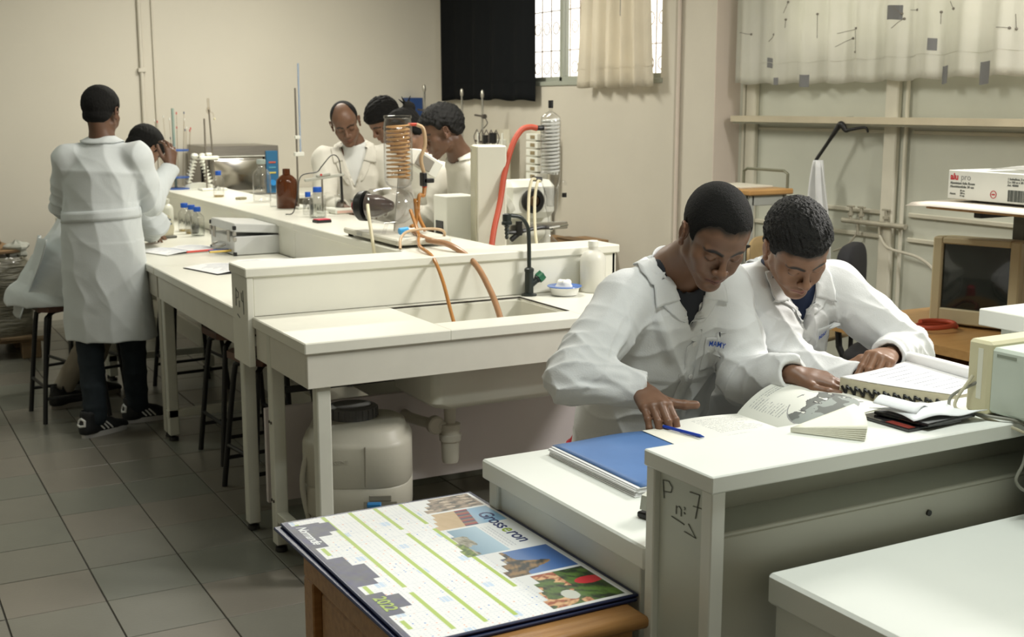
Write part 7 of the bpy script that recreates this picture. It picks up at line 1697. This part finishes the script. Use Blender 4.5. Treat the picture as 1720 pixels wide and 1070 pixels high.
# standing man with his back to us
figure('man standing with his back turned in a long belted white coat and striped black trainers', (1.15, 6.33, 0),
       (1.148, 6.30, 1.615), rot_frame(38, 8, 0), (1.142, 6.285, 1.475), (1.125, 6.27, 1.27), (1.115, 6.30, 1.12), (1.12, 6.31, .93),
       sR=(1.285, 6.20, 1.395), eR=(1.352, 6.26, 1.165), wR=(1.475, 6.34, 1.330), sL=(.985, 6.345, 1.385), eL=(.965, 6.46, 1.15), wL=(1.10, 6.62, 1.10),
       handR=((.12, .1, 1), (.3, -.9, .1), -1, ((.5, .6, .3),)*4, .08, .95), handL=((.7, .7, -.1), (0, 0, 1), 1, ((.2, .3, .2),)*4),
       skinc=(.13, .068, .042), hem=(1.14, 6.33, .49), side=(.88, -.48, 0), front=(.48, .88, 0), rx=[.09, .185, .178, .200, .215, .225], ry=[.08, .12, .125, .15, .165, .175],
       coatm=COAT_SHADED, seed=3, hairt=.013, hairamp=.0025, hairfr=600, h=.005, hc_=.0052, belt=(1.115, .055, .012), fold=.0065,
       legs=dict(m=mat('dark_jeans', (.014, .022, .030), .85, var=.3, vscale=30), pts=[((1.06, 6.36, .80), (1.03, 6.32, .45), (1.03, 6.27, .10)), ((1.20, 6.30, .80), (1.25, 6.37, .45), (1.27, 6.44, .10))],
                 seat=(1.12, 6.32, .86), shoes=[((1.02, 6.27, 0), 62), ((1.275, 6.45, 0), 82)], shoe_c=(.012, .013, .015), sole_c=(.50, .46, .38), stripes=True, h=.008, sh=.005))
# seated person bending over the bench
figure('person in white seated on the dark stool, dark hair bent over the bench', (1.05, 6.95, 0),
       (1.512, 7.08, 1.405), rot_frame(62, 48, 0), (1.40, 6.98, 1.285), (1.22, 6.92, 1.10), (1.03, 6.87, .90), (.96, 6.84, .70),
       sR=(1.36, 6.80, 1.20), eR=(1.50, 6.83, 1.00), wR=(1.50, 7.00, .925), sL=(1.24, 7.12, 1.20), eL=(1.34, 7.30, .98), wL=(1.50, 7.28, .93),
       handR=((.45, .85, -.10), (0, 0, 1), -1, ((.3, .4, .3),)*4), handL=((.9, -.2, -.1), (0, 0, 1), 1, ((.4, .4, .3),)*4),
       skinc=(.20, .11, .068), hem=(.92, 6.84, .62), side=(.4, -.92, 0), front=(.92, .4, 0), rx=[.09, .165, .17, .19, .22, .24], ry=[.08, .12, .13, .16, .19, .22],
       coatm=COAT_SHADED, seed=6, hairt=.018, hairamp=.002, h=.0055, hc_=.0065, fold=.008, hline=[-.075, -.075, -.065, -.04, .0, .010, -.01, -.002, .030, .030, .030, .030],
       legs=dict(m=mat('beige_trousers', (.36, .32, .26), .8), pts=[((1.02, 6.78, .68), (1.22, 6.72, .60), (.99, 6.98, .12)), ((1.02, 6.94, .68), (1.30, 7.0, .60), (1.15, 7.15, .12))],
                 seat=(1.02, 6.85, .70), shoes=[((.98, 6.96, 0), 70), ((1.15, 7.15, 0), 70)], shoe_c=(.013, .013, .014), sole_c=(.25, .23, .2)))
sb = thing('seated_coat_tail', 'hem of the seated person\'s white coat hanging behind the stool', 'coat', (.84, 6.80, .50))
MB().grid(lambda u, v: (-.09*(1-v)**1.2+.06*v+.012*math.sin(9*u), -.14+.30*u+.02*math.sin(6*v), .06+.40*v+.01*math.sin(14*u)*(1-v)), 24, 16).build('cloth', COAT_SHADED, sb, smooth=True).modifiers.new('t', 'SOLIDIFY').thickness = .006
cw = COATW
# four people round the far side of the raised shelf
figure('balding man in an open white coat over a white t-shirt, leaning over the stirrer', (2.68, 6.75, 0),
       (2.562, 6.677, 1.548), rot_frame(200, 26, 13), (2.640, 6.745, 1.425), (2.66, 6.80, 1.22), (2.70, 6.86, 1.02), (2.72, 6.88, .90),
       sR=(2.475, 6.80, 1.335), eR=(2.43, 6.68, 1.09), wR=(2.455, 6.49, 1.085), sL=(2.81, 6.70, 1.345), eL=(2.86, 6.62, 1.08), wL=(2.68, 6.48, 1.09),
       handR=((.15, -.9, -.15), (0, 0, 1), -1, ((.4, .5, .3),)*4, .06), handL=((-.6, -.6, -.1), (0, 0, 1), 1, ((.3, .4, .3),)*4),
       skinc=(.16, .085, .052), side=(.90, -.42, 0), front=(-.42, -.90, -.15), vneck=(.26, .085), shirtm=mat('white_tshirt', (.78, .79, .76), .85), coatm=cw, seed=8,
       hairt=.004, hairamp=.0003, hairfr=900, hem=(2.74, 6.92, .55), bald=lambda q: .05*(np.sqrt((q[:, 0]/.052)**2+((q[:, 1]-.060)/.075)**2)-1),
       legs=dict(m=mat('dark_jeans', (.014, .022, .030)), pts=[((2.66, 6.85, .9), (2.64, 6.85, .5), (2.62, 6.85, .1)), ((2.80, 6.90, .9), (2.82, 6.88, .5), (2.82, 6.88, .1))], shoes=[((2.62, 6.83, 0), 200), ((2.82, 6.86, 0), 200)], shoe_c=(.02, .02, .02), sole_c=(.2, .2, .2)))
figure('dark-haired young man in white looking down, between the balding man and the woman', (3.060, 6.950, 0),
       (2.872, 6.860, 1.562), rot_frame(262, 42, -10), (2.995, 6.940, 1.445), (3.040, 7.000, 1.24), (3.080, 7.030, 1.03), (3.100, 7.050, .90),
       sR=(3.040, 7.120, 1.34), eR=(2.980, 7.150, 1.08), wR=(2.830, 7.040, 1.06), sL=(3.080, 6.800, 1.35), eL=(3.010, 6.680, 1.10), wL=(2.860, 6.600, 1.08),
       skinc=(.19, .10, .062), side=(.25, -.97, 0), front=(-.97, -.25, -.1), coatm=cw, seed=12, hairt=.020, hairamp=.005, hairfr=240, hem=(3.110, 7.060, .55),
       hline=[-.05, -.055, -.05, -.03, .01, .010, .0, .01, .028, .040, .045, .045],
       legs=dict(m=mat('dark_jeans', (.014, .022, .030)), pts=[((3.080, 7.130, .9), (3.080, 7.100, .5), (3.080, 7.100, .1)), ((3.110, 6.920, .9), (3.110, 6.920, .5), (3.110, 6.920, .1))], shoes=[((3.080, 7.100, 0), 262), ((3.110, 6.920, 0), 262)], shoe_c=(.02, .02, .02), sole_c=(.2, .2, .2)))
def bun(F, W_):
    F.el(W_((0, -.098, .092)), (.034, .032, .034), .01); F.dis(lambda P: -.002*snoise(P, 260, 5))
    for k, (x, y, z) in enumerate(((.02, -.06, .16), (-.015, -.075, .165), (.0, -.12, .14))): F.rc(W_((0, -.095, .11)), W_((x, y-.02, z)), .008, .003, .006)
figure('young woman with her hair in a bun, behind the coil condenser', (2.710, 5.910, 0),
       (2.577, 5.880, 1.508), rot_frame(282, 34, 0), (2.675, 5.890, 1.385), (2.740, 5.910, 1.19), (2.780, 5.920, .99), (2.790, 5.920, .88),
       sR=(2.750, 6.050, 1.285), eR=(2.690, 6.120, 1.05), wR=(2.570, 6.110, 1.09), sL=(2.720, 5.740, 1.285), eL=(2.670, 5.650, 1.08), wL=(2.570, 5.790, 1.09),
       skinc=(.25, .14, .088), side=(.0, -1, 0), front=(-1, 0, -.1), coatm=cw, seed=15, hairt=.011, hairamp=.0008, hairfr=300, hem=(2.810, 5.920, .55), extra=bun, sc=.96,
       rx=[.085, .145, .145, .16, .17, .18], ry=[.075, .105, .11, .13, .14, .15], hline=[-.05, -.06, -.055, -.035, .012, .020, .01, .015, .035, .052, .060, .062],
       legs=dict(m=mat('dark_jeans', (.014, .022, .030)), pts=[((2.780, 5.990, .9), (2.780, 5.990, .5), (2.780, 5.990, .1)), ((2.780, 5.830, .9), (2.780, 5.830, .5), (2.780, 5.830, .1))], shoes=[((2.780, 5.990, 0), 282), ((2.780, 5.830, 0), 282)], shoe_c=(.02, .02, .02), sole_c=(.2, .2, .2)))
figure('young man with short curly hair in profile, above the tall beige instrument', (2.86, 5.50, 0),
       (2.590, 5.452, 1.522), rot_frame(286, 22, 0), (2.700, 5.470, 1.395), (2.79, 5.49, 1.20), (2.84, 5.50, 1.0), (2.86, 5.50, .90),
       sR=(2.82, 5.655, 1.30), eR=(2.80, 5.72, 1.04), wR=(2.66, 5.70, 1.0), sL=(2.76, 5.325, 1.30), eL=(2.80, 5.27+.13, 1.06), wL=(2.66, 5.40, 1.02),
       skinc=(.15, .08, .05), side=(.05, -1, 0), front=(-1, -.05, -.1), coatm=cw, seed=19, hairt=.019, hairamp=.006, hairfr=330, hem=(2.88, 5.51, .55), hairm=mat('curly_hair', (.006, .0055, .005)),
       hline=[-.035, -.045, -.045, -.02, .022, .024, .01, .015, .035, .052, .058, .060],
       legs=dict(m=mat('dark_jeans', (.014, .022, .030)), pts=[((2.86, 5.58, .9), (2.86, 5.58, .5), (2.86, 5.58, .1)), ((2.86, 5.42, .9), (2.86, 5.42, .5), (2.86, 5.42, .1))], shoes=[((2.86, 5.58, 0), 286), ((2.86, 5.43, 0), 286)], shoe_c=(.02, .02, .02), sole_c=(.2, .2, .2)))
